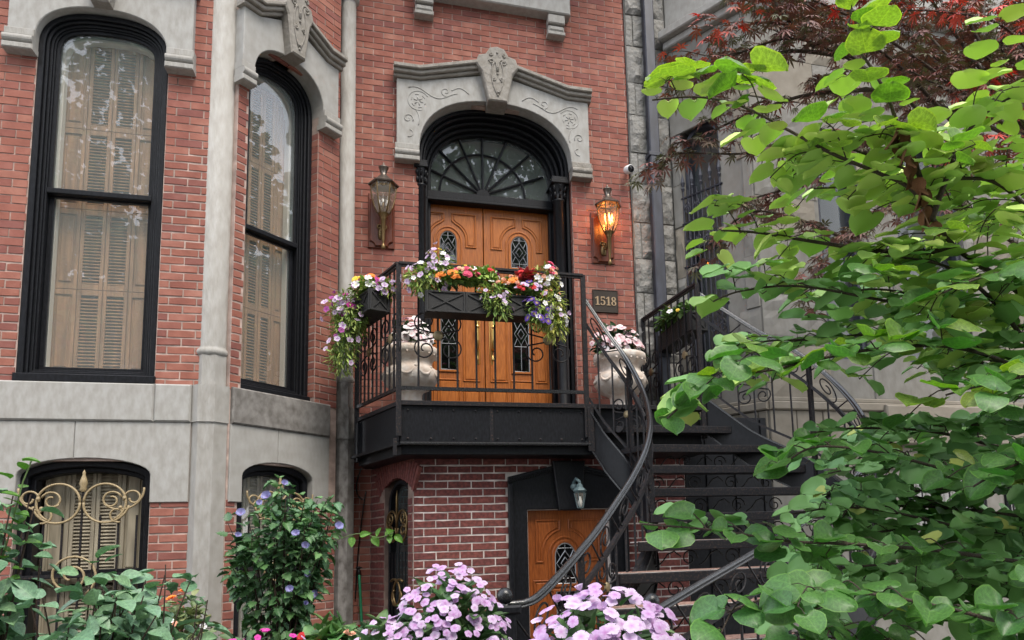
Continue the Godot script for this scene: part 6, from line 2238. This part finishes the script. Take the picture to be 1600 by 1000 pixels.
func make_garden() -> void:
	impatiens("impatiens_clump", "large lilac impatiens clump left of the iron newel", Vector3(0.47, 1.20, 4.70), Vector3(0.215, 0.33, 0.20), 900, [["impatiens", 150, 0.0165], ["pale_impatiens", 110, 0.0165]], 1.05)
	impatiens("impatiens_clump", "low lilac impatiens spreading left of the large clump", Vector3(0.26, 1.16, 4.78), Vector3(0.15, 0.22, 0.14), 400, [["impatiens", 44, 0.016], ["pale_impatiens", 24, 0.016]], 0.0)
	impatiens("impatiens_clump", "nearest lilac impatiens clump in front of the stair foot", Vector3(0.86, 1.13, 5.30), Vector3(0.265, 0.33, 0.22), 800, [["impatiens", 150, 0.0225], ["pale_impatiens", 135, 0.0225]], 0.98)
	var t := shrub("rose_of_sharon", "dense dark green shrub with blue flowers before the basement window", "shrub", Vector3(-0.42, 0.62, 1.85), Vector3(-0.42, 1.42, 1.88), Vector3(0.47, 0.78, 0.33), 1300, "lobed", 0.072, "hibiscus", 300, 46, 0.9)
	for p in [Vector3(-0.345, 2.17, 2.0), Vector3(-0.68, 2.1, 1.95), Vector3(-0.79, 2.1, 1.9), Vector3(-0.64, 1.94, 2.02), Vector3(-0.72, 1.72, 2.1), Vector3(-0.35, 1.74, 2.15), Vector3(-0.25, 1.62, 2.16), Vector3(-0.36, 1.36, 2.25), Vector3(-0.02, 1.40, 2.12), Vector3(-0.04, 1.25, 2.1), Vector3(0.09, 1.27, 2.02), Vector3(0.10, 1.77, 1.98)]:
		bloom(t, "hibiscus", nearest_spot(p) + Vector3(0, 0.01, 0.035) - t.position, Vector3(rng.randf_range(-0.5, 0.5), 0.4, 0.9), rng.randf_range(0.020, 0.034))
	t = thing("stray_shoot", "light green leafy shoot reaching right across the brick corner", "plant", Vector3(0.0, 1.72, 1.95))
	var st := begin()
	var l := curve([Vector3(-0.1, -0.02, 0), Vector3(0.06, 0.03, 0.02), Vector3(0.2, 0.0, 0.05), Vector3(0.30, 0.03, 0.06)], 0.03)
	tube(st, l, 0.003, 5)
	obj("stem", st, mats["green_stem"], t)
	var list := []
	for e in [[0.02, -0.08, 1.0], [0.08, 0.03, 1.0], [0.16, -0.12, 1.1], [0.19, 0.06, 0.9], [0.25, 0.05, 0.9], [0.29, 0.03, 1.0], [0.31, -0.05, 1.0], [0.27, -0.03, 0.8]]:
		list.append(["ovate", leaf_xf(Vector3(e[0], 0.01, 0.03) + t.position, Vector3(rng.randf_range(-0.2, 0.6), e[1] * 8, 0.2), Vector3(0, 0.5, 0.8) + jitter(0.3), 0.075 * e[2]), "fresh_leaf"])
	hang_leaves(t, list, 20, t.position)
	# foliage in the lower left corner
	shrub("leafy_shrub", "blue-green leafy shrub filling the lower left before the gilded grille", "shrub", Vector3(-0.85, 0.12, 4.35), Vector3(-0.84, 1.24, 4.38), Vector3(0.42, 0.40, 0.30), 1000, "ovate", 0.076, "shrub", 300, 44, 0.9)
	shrub("leafy_shrub", "blue-green shoots leaning right beside the leafy shrub", "shrub", Vector3(-0.62, 0.12, 4.30), Vector3(-0.58, 1.28, 4.28), Vector3(0.27, 0.36, 0.2), 300, "ovate", 0.072, "shrub", 150, 20, 0.95)
	shrub("leafy_shrub", "tall green shoots rising at the left edge past the sill", "shrub", Vector3(-0.98, 0.12, 4.45), Vector3(-0.97, 1.55, 4.48), Vector3(0.13, 0.44, 0.14), 260, "ovate", 0.072, "shrub", 150, 16, 1.0)
	t = thing("stray_shoot", "pale green young leaves at the left edge below the sill", "plant", Vector3(-0.93, 1.78, 4.5))
	st = begin()
	tube(st, PackedVector3Array([Vector3(-0.05, -0.6, 0), Vector3(-0.03, -0.2, 0), Vector3(0.02, 0.1, 0.0), Vector3(0.04, 0.17, 0)]), 0.0025, 5)
	obj("stem", st, mats["green_stem"], t)
	list = []
	for i in 14:
		list.append(["ovate", leaf_xf(Vector3(rng.randf_range(-0.03, 0.04), 0.17 - 0.03 * i, 0) + t.position, Vector3(rng.randf_range(-1, 1), 0.15, rng.randf_range(-0.4, 0.6)), Vector3(0, 1, 0.5) + jitter(0.4), rng.randf_range(0.04, 0.065)), "fresh_leaf"])
	hang_leaves(t, list, 20, t.position)
	# bedding along the bottom edge
	var g := "bedding flowers in the garden bed"
	bedding("bedding_plant", "magenta flowers under the dark green shrub", "flowers", Vector3(-0.52, 0.98, 2.62), Vector3(0.17, 0.22, 0.15), 170, "ovate", 0.06, Color(0.05, 0.11, 0.04), [["magenta_petunia", 16, 0.026]], Vector3.ZERO, g)
	bedding("bedding_plant", "purple-pink flowers right of the magenta ones", "flowers", Vector3(-0.30, 0.95, 2.70), Vector3(0.15, 0.22, 0.14), 150, "ovate", 0.06, Color(0.06, 0.13, 0.045), [["impatiens", 8, 0.024], ["magenta_petunia", 6, 0.026]], Vector3.ZERO, g)
	bedding("bedding_plant", "broad green leaves with a red bloom in the garden bed", "flowers", Vector3(-0.08, 1.0, 2.62), Vector3(0.19, 0.24, 0.15), 170, "ovate", 0.10, Color(0.085, 0.18, 0.055), [["red_begonia", 4, 0.028]], Vector3.ZERO, g)
	bedding("bedding_plant", "peach flowers beside the lilac impatiens", "flowers", Vector3(0.10, 1.0, 2.9), Vector3(0.13, 0.18, 0.12), 100, "ovate", 0.06, Color(0.06, 0.13, 0.045), [["salmon_begonia", 12, 0.026], ["orange_begonia", 4, 0.024]], Vector3.ZERO, g)
	bedding("bedding_plant", "dark ground leaves below the hose", "plant", Vector3(0.12, 0.9, 2.1), Vector3(0.22, 0.26, 0.2), 200, "ovate", 0.07, Color(0.04, 0.09, 0.035), [["red_begonia", 2, 0.022]], Vector3.ZERO, g)
	bedding("bedding_plant", "red and salmon flowers at the foot of the grey pier", "flowers", Vector3(-0.74, 0.92, 2.5), Vector3(0.14, 0.2, 0.14), 120, "ovate", 0.06, Color(0.05, 0.11, 0.04), [["red_begonia", 4, 0.02], ["salmon_begonia", 3, 0.02]], Vector3.ZERO, g)
	t = bedding("potted_begonia", "variegated plant with an orange bloom in a stone bowl", "plant", Vector3(-0.90, 1.17, 2.45), Vector3(0.19, 0.24, 0.15), 170, "round", 0.06, Color(0.17, 0.23, 0.10), [["orange_begonia", 3, 0.030], ["white_petunia", 3, 0.018], ["salmon_begonia", 2, 0.022]], Vector3.ZERO)
	planter_pot(t, 0.55, 0.17)

# ---------------------------------------------------------------- trees
# grows leaves on petioles along a limb and on short side twigs
func grow(list: Array, st: SurfaceTool, pts: Array, r0: float, r1: float, base: Vector3, spec: Dictionary) -> void:
	var l := curve(pts, 0.03)
	var loc := PackedVector3Array()
	var rr := PackedFloat32Array()
	for k in l.size():
		loc.append(l[k] - base)
		rr.append(lerpf(r0, r1, float(k) / l.size()))
	tube(st, loc, rr, 7)
	var since := 0.0
	var side := 1.0
	var twig := 0.0
	for k in range(1, l.size()):
		var d := l[k] - l[k - 1]
		since += d.length()
		twig += d.length()
		var ax := d.normalized()
		var f := float(k) / l.size()
		if f < spec.from:
			continue
		if since > spec.every:
			since = 0.0
			side = -side
			one_leaf(list, st, l[k], ax, side, base, spec)
		if twig > spec.twig and f < 0.95:
			twig = rng.randf_range(-0.03, 0.03)
			var out := (ax.cross(Vector3.UP).normalized() * side + ax * 0.7 + jitter(0.45) + Vector3(0, spec.get("rise", 0.15), 0)).normalized()
			var tl := rng.randf_range(spec.tmin, spec.tmax)
			var e := l[k] + out * tl + Vector3(0, -0.15 * tl, 0)
			var tw := curve([l[k], l[k] + out * tl * 0.5 + Vector3(0, 0.02, 0), e], 0.03)
			var tloc := PackedVector3Array()
			for p in tw:
				tloc.append(p - base)
			tube(st, tloc, spec.tr, 5)
			var ts := 0.0
			var s2 := 1.0
			for q in range(1, tw.size()):
				ts += (tw[q] - tw[q - 1]).length()
				if ts > spec.every * 0.85 or q == tw.size() - 1:
					ts = 0.0
					s2 = -s2
					one_leaf(list, st, tw[q], (tw[q] - tw[q - 1]).normalized(), s2, base, spec)

func one_leaf(list: Array, st: SurfaceTool, p: Vector3, ax: Vector3, side: float, base: Vector3, spec: Dictionary) -> void:
	for n in spec.per:
		var out := (ax.cross(Vector3.UP).normalized() * side * rng.randf_range(0.3, 1.1) + ax * 0.5 + jitter(0.5)).normalized()
		out.y = out.y * 0.35 - rng.randf_range(0.0, 0.5) * spec.get("droop", 0.6)
		out = out.normalized()
		var q: Vector3 = p + out * rng.randf_range(spec.stalk * 0.5, spec.stalk * 1.3) + Vector3(0, rng.randf_range(-0.01, 0.012), 0)
		tube(st, PackedVector3Array([p - base, (p + q) / 2 + Vector3(0, 0.006, 0) - base, q - base]), 0.0012, 3, false)
		var tip: Vector3 = out + Vector3(0, -rng.randf_range(0.05, spec.get("droop", 0.75)), 0) + jitter(0.16)
		var nrm: Vector3 = Vector3(0, 1, 0) + spec.lean + jitter(0.30)
		var m: String = spec.mats[rng.randi() % spec.mats.size()]
		if spec.shape == "heart" and rng.randf() < 0.02:
			m = "redbud_6"
		list.append([spec.shape, leaf_xf(q, tip, nrm, spec.size * rng.randf_range(0.55, 1.18)), m])

func make_trees() -> void:
	var base := Vector3(3.05, 0.12, 5.35)
	var t := thing("redbud_tree", "young redbud with large bright green heart-shaped leaves beside the stair", "tree", base)
	var st := begin(true)
	var spec := {"from": 0.12, "every": 0.04, "twig": 0.08, "tmin": 0.10, "tmax": 0.26, "tr": 0.0022, "per": 1, "stalk": 0.035, "droop": 0.2, "shape": "heart", "size": 0.092, "lean": Vector3(-0.05, 0, 0.26), "mats": ["redbud_0", "redbud_0", "redbud_2", "redbud_4", "redbud_2", "redbud_4"]}  # lighter leaf colours than the lower limbs: backlight painted into them
	var list := []
	tube(st, PackedVector3Array([Vector3(0, 0, 0), Vector3(-0.02, 0.6, 0.0), Vector3(-0.05, 1.2, 0.02), Vector3(-0.06, 1.7, 0.0), Vector3(-0.12, 2.2, -0.03), Vector3(-0.2, 2.45, -0.06)]), [0.045, 0.04, 0.036, 0.03, 0.024, 0.018], 9)
	var upper := [
		[Vector3(2.93, 2.42, 5.3), Vector3(2.59, 2.46, 5.25), Vector3(2.38, 2.52, 5.3), Vector3(2.17, 2.58, 5.35), Vector3(2.03, 2.66, 5.4), Vector3(1.95, 2.76, 5.4), Vector3(1.8, 2.81, 5.4), Vector3(1.66, 2.85, 5.4), Vector3(1.55, 2.94, 5.35), Vector3(1.41, 3.04, 5.3), Vector3(1.27, 3.09, 5.25), Vector3(1.12, 3.09, 5.2)],
		[Vector3(2.03, 2.66, 5.4), Vector3(2.0, 2.78, 5.4), Vector3(1.92, 2.88, 5.45), Vector3(1.88, 2.96, 5.45), Vector3(1.81, 3.01, 5.5), Vector3(1.76, 3.1, 5.5), Vector3(1.69, 3.19, 5.5), Vector3(1.69, 3.26, 5.5)],
		[Vector3(2.02, 2.65, 5.4), Vector3(2.08, 2.83, 5.45), Vector3(2.13, 2.92, 5.45), Vector3(2.19, 3.0, 5.5), Vector3(2.37, 3.11, 5.5)],
		[Vector3(2.88, 2.55, 5.3), Vector3(2.55, 2.72, 5.35), Vector3(2.3, 2.82, 5.4), Vector3(2.1, 2.84, 5.35), Vector3(1.9, 2.92, 5.3), Vector3(1.72, 2.96, 5.3)],
		[Vector3(2.9, 2.6, 5.3), Vector3(2.6, 2.95, 5.35), Vector3(2.42, 3.12, 5.4), Vector3(2.3, 3.2, 5.4)],
		[Vector3(2.17, 2.58, 5.35), Vector3(1.95, 2.6, 5.25), Vector3(1.75, 2.66, 5.15), Vector3(1.55, 2.70, 5.1), Vector3(1.42, 2.72, 5.05)],
	]
	var middle := [
		[Vector3(2.95, 2.1, 5.3), Vector3(2.62, 2.25, 5.2), Vector3(2.3, 2.29, 5.2), Vector3(2.19, 2.39, 5.25), Vector3(1.92, 2.42, 5.25), Vector3(1.63, 2.47, 5.2), Vector3(1.45, 2.47, 5.12), Vector3(1.36, 2.44, 5.08)],
		[Vector3(2.97, 1.9, 5.3), Vector3(2.5, 2.15, 5.3), Vector3(2.13, 2.23, 5.35), Vector3(1.78, 2.21, 5.35), Vector3(1.47, 2.15, 5.3), Vector3(1.27, 2.11, 5.25), Vector3(1.12, 2.0, 5.2)],
		[Vector3(2.95, 2.0, 5.3), Vector3(2.5, 2.3, 5.0), Vector3(2.2, 2.4, 4.95), Vector3(1.9, 2.38, 4.9), Vector3(1.65, 2.36, 4.9), Vector3(1.5, 2.30, 4.9)],
		[Vector3(2.62, 2.25, 5.2), Vector3(2.35, 2.42, 5.3), Vector3(2.1, 2.52, 5.35), Vector3(1.85, 2.56, 5.3)],
	]
	var lower := [
		[Vector3(3.0, 1.6, 5.3), Vector3(2.45, 1.76, 5.3), Vector3(2.13, 1.81, 5.3), Vector3(1.79, 1.87, 5.35), Vector3(1.56, 1.89, 5.35), Vector3(1.48, 1.85, 5.3)],
		[Vector3(3.03, 1.4, 5.35), Vector3(2.3, 1.5, 5.4), Vector3(1.89, 1.56, 5.4), Vector3(1.58, 1.59, 5.35), Vector3(1.46, 1.6, 5.3), Vector3(1.25, 1.64, 5.25), Vector3(1.03, 1.67, 5.15)],
		[Vector3(3.04, 1.2, 5.4), Vector3(2.07, 1.33, 5.6), Vector3(1.77, 1.4, 5.6), Vector3(1.54, 1.45, 5.55), Vector3(1.30, 1.45, 5.5), Vector3(1.17, 1.41, 5.45)],
		[Vector3(3.0, 1.7, 5.3), Vector3(2.6, 1.9, 5.1), Vector3(2.3, 2.0, 5.0), Vector3(2.0, 2.02, 4.95), Vector3(1.8, 2.0, 4.95)],
		[Vector3(3.0, 1.5, 5.3), Vector3(2.5, 1.6, 5.05), Vector3(2.1, 1.7, 4.95), Vector3(1.9, 1.72, 4.9), Vector3(1.72, 1.70, 4.9)],
		[Vector3(3.02, 1.3, 5.35), Vector3(2.5, 1.42, 5.15), Vector3(2.1, 1.5, 5.1), Vector3(1.8, 1.5, 5.05), Vector3(1.64, 1.48, 5.0)],
		[Vector3(3.04, 1.1, 5.4), Vector3(2.5, 1.2, 5.4), Vector3(2.0, 1.25, 5.4), Vector3(1.65, 1.3, 5.35), Vector3(1.42, 1.3, 5.3)],
		[Vector3(3.04, 1.25, 5.4), Vector3(2.4, 1.45, 5.7), Vector3(2.1, 1.52, 5.75), Vector3(1.9, 1.5, 5.75)],
	]
	upper.append([Vector3(2.9, 2.75, 5.2), Vector3(2.6, 2.85, 5.1), Vector3(2.35, 2.95, 5.05), Vector3(2.1, 2.98, 5.0), Vector3(1.85, 2.95, 5.0)])
	middle.append([Vector3(2.95, 2.45, 5.3), Vector3(2.6, 2.5, 5.45), Vector3(2.35, 2.48, 5.5), Vector3(2.1, 2.42, 5.5), Vector3(1.95, 2.36, 5.5)])
	middle.append([Vector3(2.95, 2.3, 5.2), Vector3(2.65, 2.5, 4.95), Vector3(2.4, 2.58, 4.9), Vector3(2.15, 2.6, 4.9), Vector3(1.9, 2.56, 4.85)])
	middle.append([Vector3(2.97, 2.0, 5.4), Vector3(2.6, 2.08, 5.5), Vector3(2.3, 2.1, 5.55), Vector3(2.05, 2.06, 5.55), Vector3(1.88, 2.02, 5.55)])
	lower.append([Vector3(3.0, 1.75, 5.4), Vector3(2.6, 1.82, 5.55), Vector3(2.3, 1.85, 5.6), Vector3(2.05, 1.8, 5.6), Vector3(1.9, 1.74, 5.6)])
	lower.append([Vector3(3.0, 1.2, 5.4), Vector3(2.5, 1.3, 5.65), Vector3(2.2, 1.36, 5.8), Vector3(2.0, 1.36, 5.85)])
	lower.append([Vector3(3.0, 1.1, 5.4), Vector3(2.4, 1.15, 5.3), Vector3(2.0, 1.18, 5.2), Vector3(1.7, 1.18, 5.15), Vector3(1.5, 1.16, 5.1)])
	lower.append([Vector3(3.0, 1.5, 5.2), Vector3(2.7, 1.65, 4.9), Vector3(2.4, 1.75, 4.8), Vector3(2.15, 1.8, 4.75), Vector3(1.95, 1.78, 4.75)])
	lower.append([Vector3(3.0, 1.3, 5.2), Vector3(2.6, 1.38, 4.95), Vector3(2.25, 1.42, 4.9), Vector3(1.95, 1.42, 4.85), Vector3(1.7, 1.38, 4.85)])
	for i in 14:
		var y := rng.randf_range(1.05, 2.0)
		var e := Vector3(rng.randf_range(2.0, 2.6), y + rng.randf_range(-0.05, 0.15), rng.randf_range(4.2, 4.9))
		lower.append([Vector3(3.0, y, 5.25), Vector3(2.75, y + 0.1, 5.0), e.lerp(Vector3(2.75, y + 0.1, 4.9), 0.5) + Vector3(0, 0.06, 0), e])
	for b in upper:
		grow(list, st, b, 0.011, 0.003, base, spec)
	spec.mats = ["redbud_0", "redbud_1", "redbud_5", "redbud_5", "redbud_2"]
	spec.lean = Vector3(-0.05, 0, 0.5)
	spec.size = 0.095
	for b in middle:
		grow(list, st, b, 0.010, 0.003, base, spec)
	spec.mats = ["redbud_1", "redbud_3", "redbud_5", "redbud_1", "redbud_5"]  # darker set than the upper limbs, without their painted backlight
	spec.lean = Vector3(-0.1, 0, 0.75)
	spec.tmax = 0.19
	spec.tmin = 0.07
	spec.size = 0.091
	spec.every = 0.044
	spec.twig = 0.092
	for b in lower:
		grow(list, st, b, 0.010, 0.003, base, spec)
	obj("trunk", st, mats["bark"], t)
	hang_leaves(t, list, 300, base)
	# withered leaves caught on the upper branch
	for i in 22:
		var f := i / 21.0
		var p := Vector3(1.86, 2.95, 5.47).lerp(Vector3(1.99, 2.64, 5.42), f) + jitter(0.018)
		put("withered_leaf", leaves["ovate"][i % 3], mats["dead_leaf"], t, leaf_xf(p - base, Vector3(rng.randf_range(-0.3, 0.3), -1, rng.randf_range(-0.3, 0.3)), jitter(1.0) + Vector3(0, 0, 0.4), rng.randf_range(0.045, 0.075)))
	# Japanese maple behind it
	base = Vector3(4.6, 0.12, 3.7)
	t = thing("japanese_maple", "dark red Japanese maple in front of the grey stone house", "tree", base)
	st = begin(true)
	list = []
	tube(st, PackedVector3Array([Vector3(0, 0, 0), Vector3(0.03, 1.0, 0), Vector3(-0.03, 2.0, 0), Vector3(0.02, 3.0, -0.05), Vector3(0.1, 4.0, -0.1)]), [0.07, 0.06, 0.055, 0.045, 0.03], 9)
	spec = {"from": 0.2, "every": 0.045, "twig": 0.095, "tmin": 0.12, "tmax": 0.36, "tr": 0.002, "per": 2, "stalk": 0.03, "shape": "maple", "size": 0.075, "lean": Vector3(0, 0, 0.15), "mats": ["maple_0", "maple_1", "maple_3", "maple_4", "maple_2"]}
	var dark := [
		[Vector3(4.63, 3.6, 3.65), Vector3(4.3, 3.95, 3.6), Vector3(3.92, 4.12, 3.6), Vector3(3.46, 4.51, 3.6), Vector3(3.09, 4.68, 3.6), Vector3(2.76, 4.79, 3.55), Vector3(2.42, 4.68, 3.5), Vector3(2.14, 4.57, 3.4), Vector3(2.0, 4.6, 3.4)],
		[Vector3(3.92, 4.12, 3.6), Vector3(3.51, 4.26, 3.5), Vector3(2.89, 4.15, 3.4), Vector3(2.48, 4.11, 3.3), Vector3(2.07, 4.12, 3.2), Vector3(1.97, 4.06, 3.2)],
		[Vector3(3.42, 3.32, 3.5), Vector3(2.99, 3.59, 3.4), Vector3(2.55, 3.72, 3.3), Vector3(2.3, 3.55, 3.2)],
		[Vector3(4.47, 4.0, 3.8), Vector3(4.07, 4.38, 3.8), Vector3(3.77, 4.38, 3.8), Vector3(3.4, 4.5, 3.8)],
		[Vector3(4.5, 3.4, 3.6), Vector3(3.87, 3.71, 3.6), Vector3(3.47, 3.67, 3.6)],
		[Vector3(2.9, 4.74, 3.57), Vector3(2.7, 5.03, 3.5), Vector3(2.6, 5.35, 3.5)],
		[Vector3(3.92, 4.12, 3.6), Vector3(3.28, 3.65, 3.6), Vector3(2.87, 3.34, 3.6), Vector3(2.77, 3.1, 3.5)],
		[Vector3(4.6, 4.2, 3.6), Vector3(3.9, 4.75, 3.5), Vector3(3.3, 5.1, 3.45), Vector3(2.8, 5.25, 3.4), Vector3(2.4, 5.15, 3.4)],
	]
	dark.append([Vector3(3.09, 4.68, 3.6), Vector3(2.7, 4.72, 3.5), Vector3(2.35, 4.50, 3.4), Vector3(2.1, 4.42, 3.35)])
	dark.append([Vector3(3.46, 4.51, 3.6), Vector3(2.9, 4.46, 3.5), Vector3(2.5, 4.33, 3.4), Vector3(2.2, 4.2, 3.3), Vector3(2.0, 4.12, 3.3)])
	dark.append([Vector3(3.2, 4.66, 3.6), Vector3(2.95, 4.9, 3.5), Vector3(2.6, 4.95, 3.45), Vector3(2.3, 4.85, 3.4)])
	dark.append([Vector3(3.51, 4.26, 3.5), Vector3(3.0, 3.95, 3.4), Vector3(2.7, 3.85, 3.35), Vector3(2.45, 3.78, 3.3)])
	dark.append([Vector3(3.92, 4.3, 3.6), Vector3(3.5, 4.75, 3.55), Vector3(3.15, 4.98, 3.5), Vector3(2.9, 5.1, 3.5)])
	for i in 12:  # unseen upper crown, added to cover sky mirrored in the angled bay pane
		var a := TAU * i / 12.0
		var tip := Vector3(4.6 + cos(a) * rng.randf_range(1.2, 2.2), rng.randf_range(5.6, 7.6), 2.7 + sin(a) * rng.randf_range(0.8, 1.5))
		dark.append([Vector3(4.62, 4.2, 3.6), Vector3(4.6, 4.9, 3.2).lerp(tip, 0.3), tip.lerp(Vector3(4.6, 5.6, 3.0), 0.25), tip])
	for b in dark:
		grow(list, st, b, 0.016, 0.004, base, spec)
	spec.mats = ["maple_red", "maple_rust", "maple_red", "maple_0"]
	for b in [[Vector3(4.6, 4.3, 3.85), Vector3(4.13, 4.80, 3.9), Vector3(3.63, 4.86, 3.9), Vector3(3.06, 4.80, 3.85), Vector3(2.85, 4.78, 3.85)], [Vector3(4.6, 4.0, 3.9), Vector3(4.1, 4.3, 3.95), Vector3(3.75, 4.32, 3.95), Vector3(3.6, 4.25, 3.95)], [Vector3(4.5, 3.9, 3.9), Vector3(4.0, 4.05, 3.95), Vector3(3.6, 3.95, 3.9)]]:
		grow(list, st, b, 0.010, 0.003, base, spec)
	spec.mats = ["maple_rust", "maple_2", "maple_red"]
	spec.per = 1
	grow(list, st, [Vector3(2.42, 4.68, 3.5), Vector3(2.2, 4.60, 3.52), Vector3(2.02, 4.62, 3.5), Vector3(1.93, 4.63, 3.45)], 0.004, 0.002, base, spec)
	grow(list, st, [Vector3(2.76, 4.79, 3.55), Vector3(2.45, 4.85, 3.55), Vector3(2.2, 4.82, 3.5), Vector3(2.08, 4.78, 3.5)], 0.004, 0.002, base, spec)
	obj("trunk", st, mats["bark"], t)
	hang_leaves(t, list, 300, base)
	far_house("brown brick rowhouse across the road at the left end", -22.0, 8.0, 11.0, "brick_3")
	far_house("red brick rowhouse across the road facing the bay window", -14.0, 7.5, 12.0, "brick_1")
	far_house("grey stone rowhouse across the road facing the stair", -6.5, 7.5, 11.5, "slab_grey")
	far_house("dark red brick rowhouse across the road facing the stone house", 1.0, 8.0, 12.5, "brick_6")
	far_house("tan stone rowhouse across the road at the right end", 9.0, 8.0, 11.0, "tan_stone")
	# street trees across the road, mirrored in the panes
	street_tree("tall street tree across the road mirrored in the bay window", Vector3(-7.5, 0, 17.5), 11.3, Vector3(5.2, 6.8, 3.4), 11000)
	street_tree("tall street tree across the road mirrored in the fanlight", Vector3(4.5, 0, 19.0), 12.5, Vector3(4.8, 6.5, 3.2), 12000)
	street_tree("added street tree out of view beyond the stone house, darkening the angled bay pane", Vector3(15.0, 0, 5.0), 9.8, Vector3(4.0, 6.2, 3.6), 14000)  # added unseen tree, blocks the sky mirrored in the angled bay pane

# the terrace across the road, seen only in the panes
func far_house(label: String, x0: float, w: float, h: float, c: String) -> void:
	var t := thing("far_rowhouse", label, "house", Vector3(x0, 0, 27.0), "rowhouses across the road")
	var st := begin()
	box(st, Vector3(0.01, 0, 0), Vector3(w - 0.01, h, 8))
	obj("wall", st, mats[c], t)
	st = begin()
	box(st, Vector3(0, h, -0.4), Vector3(w, h + 0.7, 0.6), Transform3D.IDENTITY, 0.05)
	obj("cornice", st, mats["stone"], t)
	for r in 4:
		for k in 3:
			var x := w * (k + 0.5) / 3.0
			var y := 1.2 + r * (h - 1.0) / 4.0
			st = begin()
			box(st, Vector3(x - 0.55, y, -0.06), Vector3(x + 0.55, y + 1.9, -0.001))
			var wn := obj("window", st, mats["dark_room_glass"], t)
			st = begin()
			box(st, Vector3(x - 0.7, y - 0.2, -0.16), Vector3(x + 0.7, y - 0.005, -0.0005))
			box(st, Vector3(x - 0.7, y + 1.905, -0.14), Vector3(x + 0.7, y + 2.15, -0.0005))
			obj("sill", st, mats["stone"], wn)

func street_tree(label: String, at: Vector3, h: float, reach: Vector3, n: int) -> void:
	var t := thing("street_tree", label, "tree", at, "street trees along the road")
	var st := begin(true)
	tube(st, PackedVector3Array([Vector3.ZERO, Vector3(0.1, 3, 0), Vector3(-0.1, 6, 0.1), Vector3(0.1, h, 0)]), [0.28, 0.22, 0.18, 0.06], 10)
	for i in 14:
		var a := TAU * i / 14 * 2.4
		var y := lerpf(4.0, h, i / 14.0)
		var e := Vector3(cos(a) * reach.x * 0.7, y + 1.6, sin(a) * reach.z * 0.7)
		tube(st, PackedVector3Array([Vector3(0, y, 0), Vector3(e.x * 0.5, y + 1.0, e.z * 0.5), e]), [0.08, 0.05, 0.02], 6)
	obj("trunk", st, mats["bark"], t)
	var xfs := []
	var cols := []
	var clumps := []
	for i in 120:
		var d := jitter(1.0)
		while d.length() > 1.0:
			d = jitter(1.0)
		clumps.append([d * reach + Vector3(0, h, 0), rng.randf_range(0.5, 1.3)])
	for i in n:
		var c: Array = clumps[rng.randi() % clumps.size()]
		var d := jitter(1.0)
		var p: Vector3 = c[0] + d * c[1]
		xfs.append(leaf_xf(p, d + Vector3(0, -0.4, 0), Vector3(0, 1, 0) + jitter(0.8), rng.randf_range(0.15, 0.30)))
		var v := rng.randf_range(0.7, 1.3)
		cols.append(Color(0.075 * v, 0.14 * v, 0.04 * v))
	mass(t, "crown", leaves["round"][0], xfs, cols, mats["leaf_mass"])

# ---------------------------------------------------------------- build
func _ready() -> void:
	rng.seed = 1518
	unit_brick.size = Vector3.ONE
	make_view()
	make_materials()
	make_brick_meshes()
	make_leaf_meshes()
	make_ground()
	make_house()
	make_porch()
	make_stair()
	make_neighbour()
	wall_things()
	small_lantern()
	make_boxes()
	make_garden()
	make_trees()
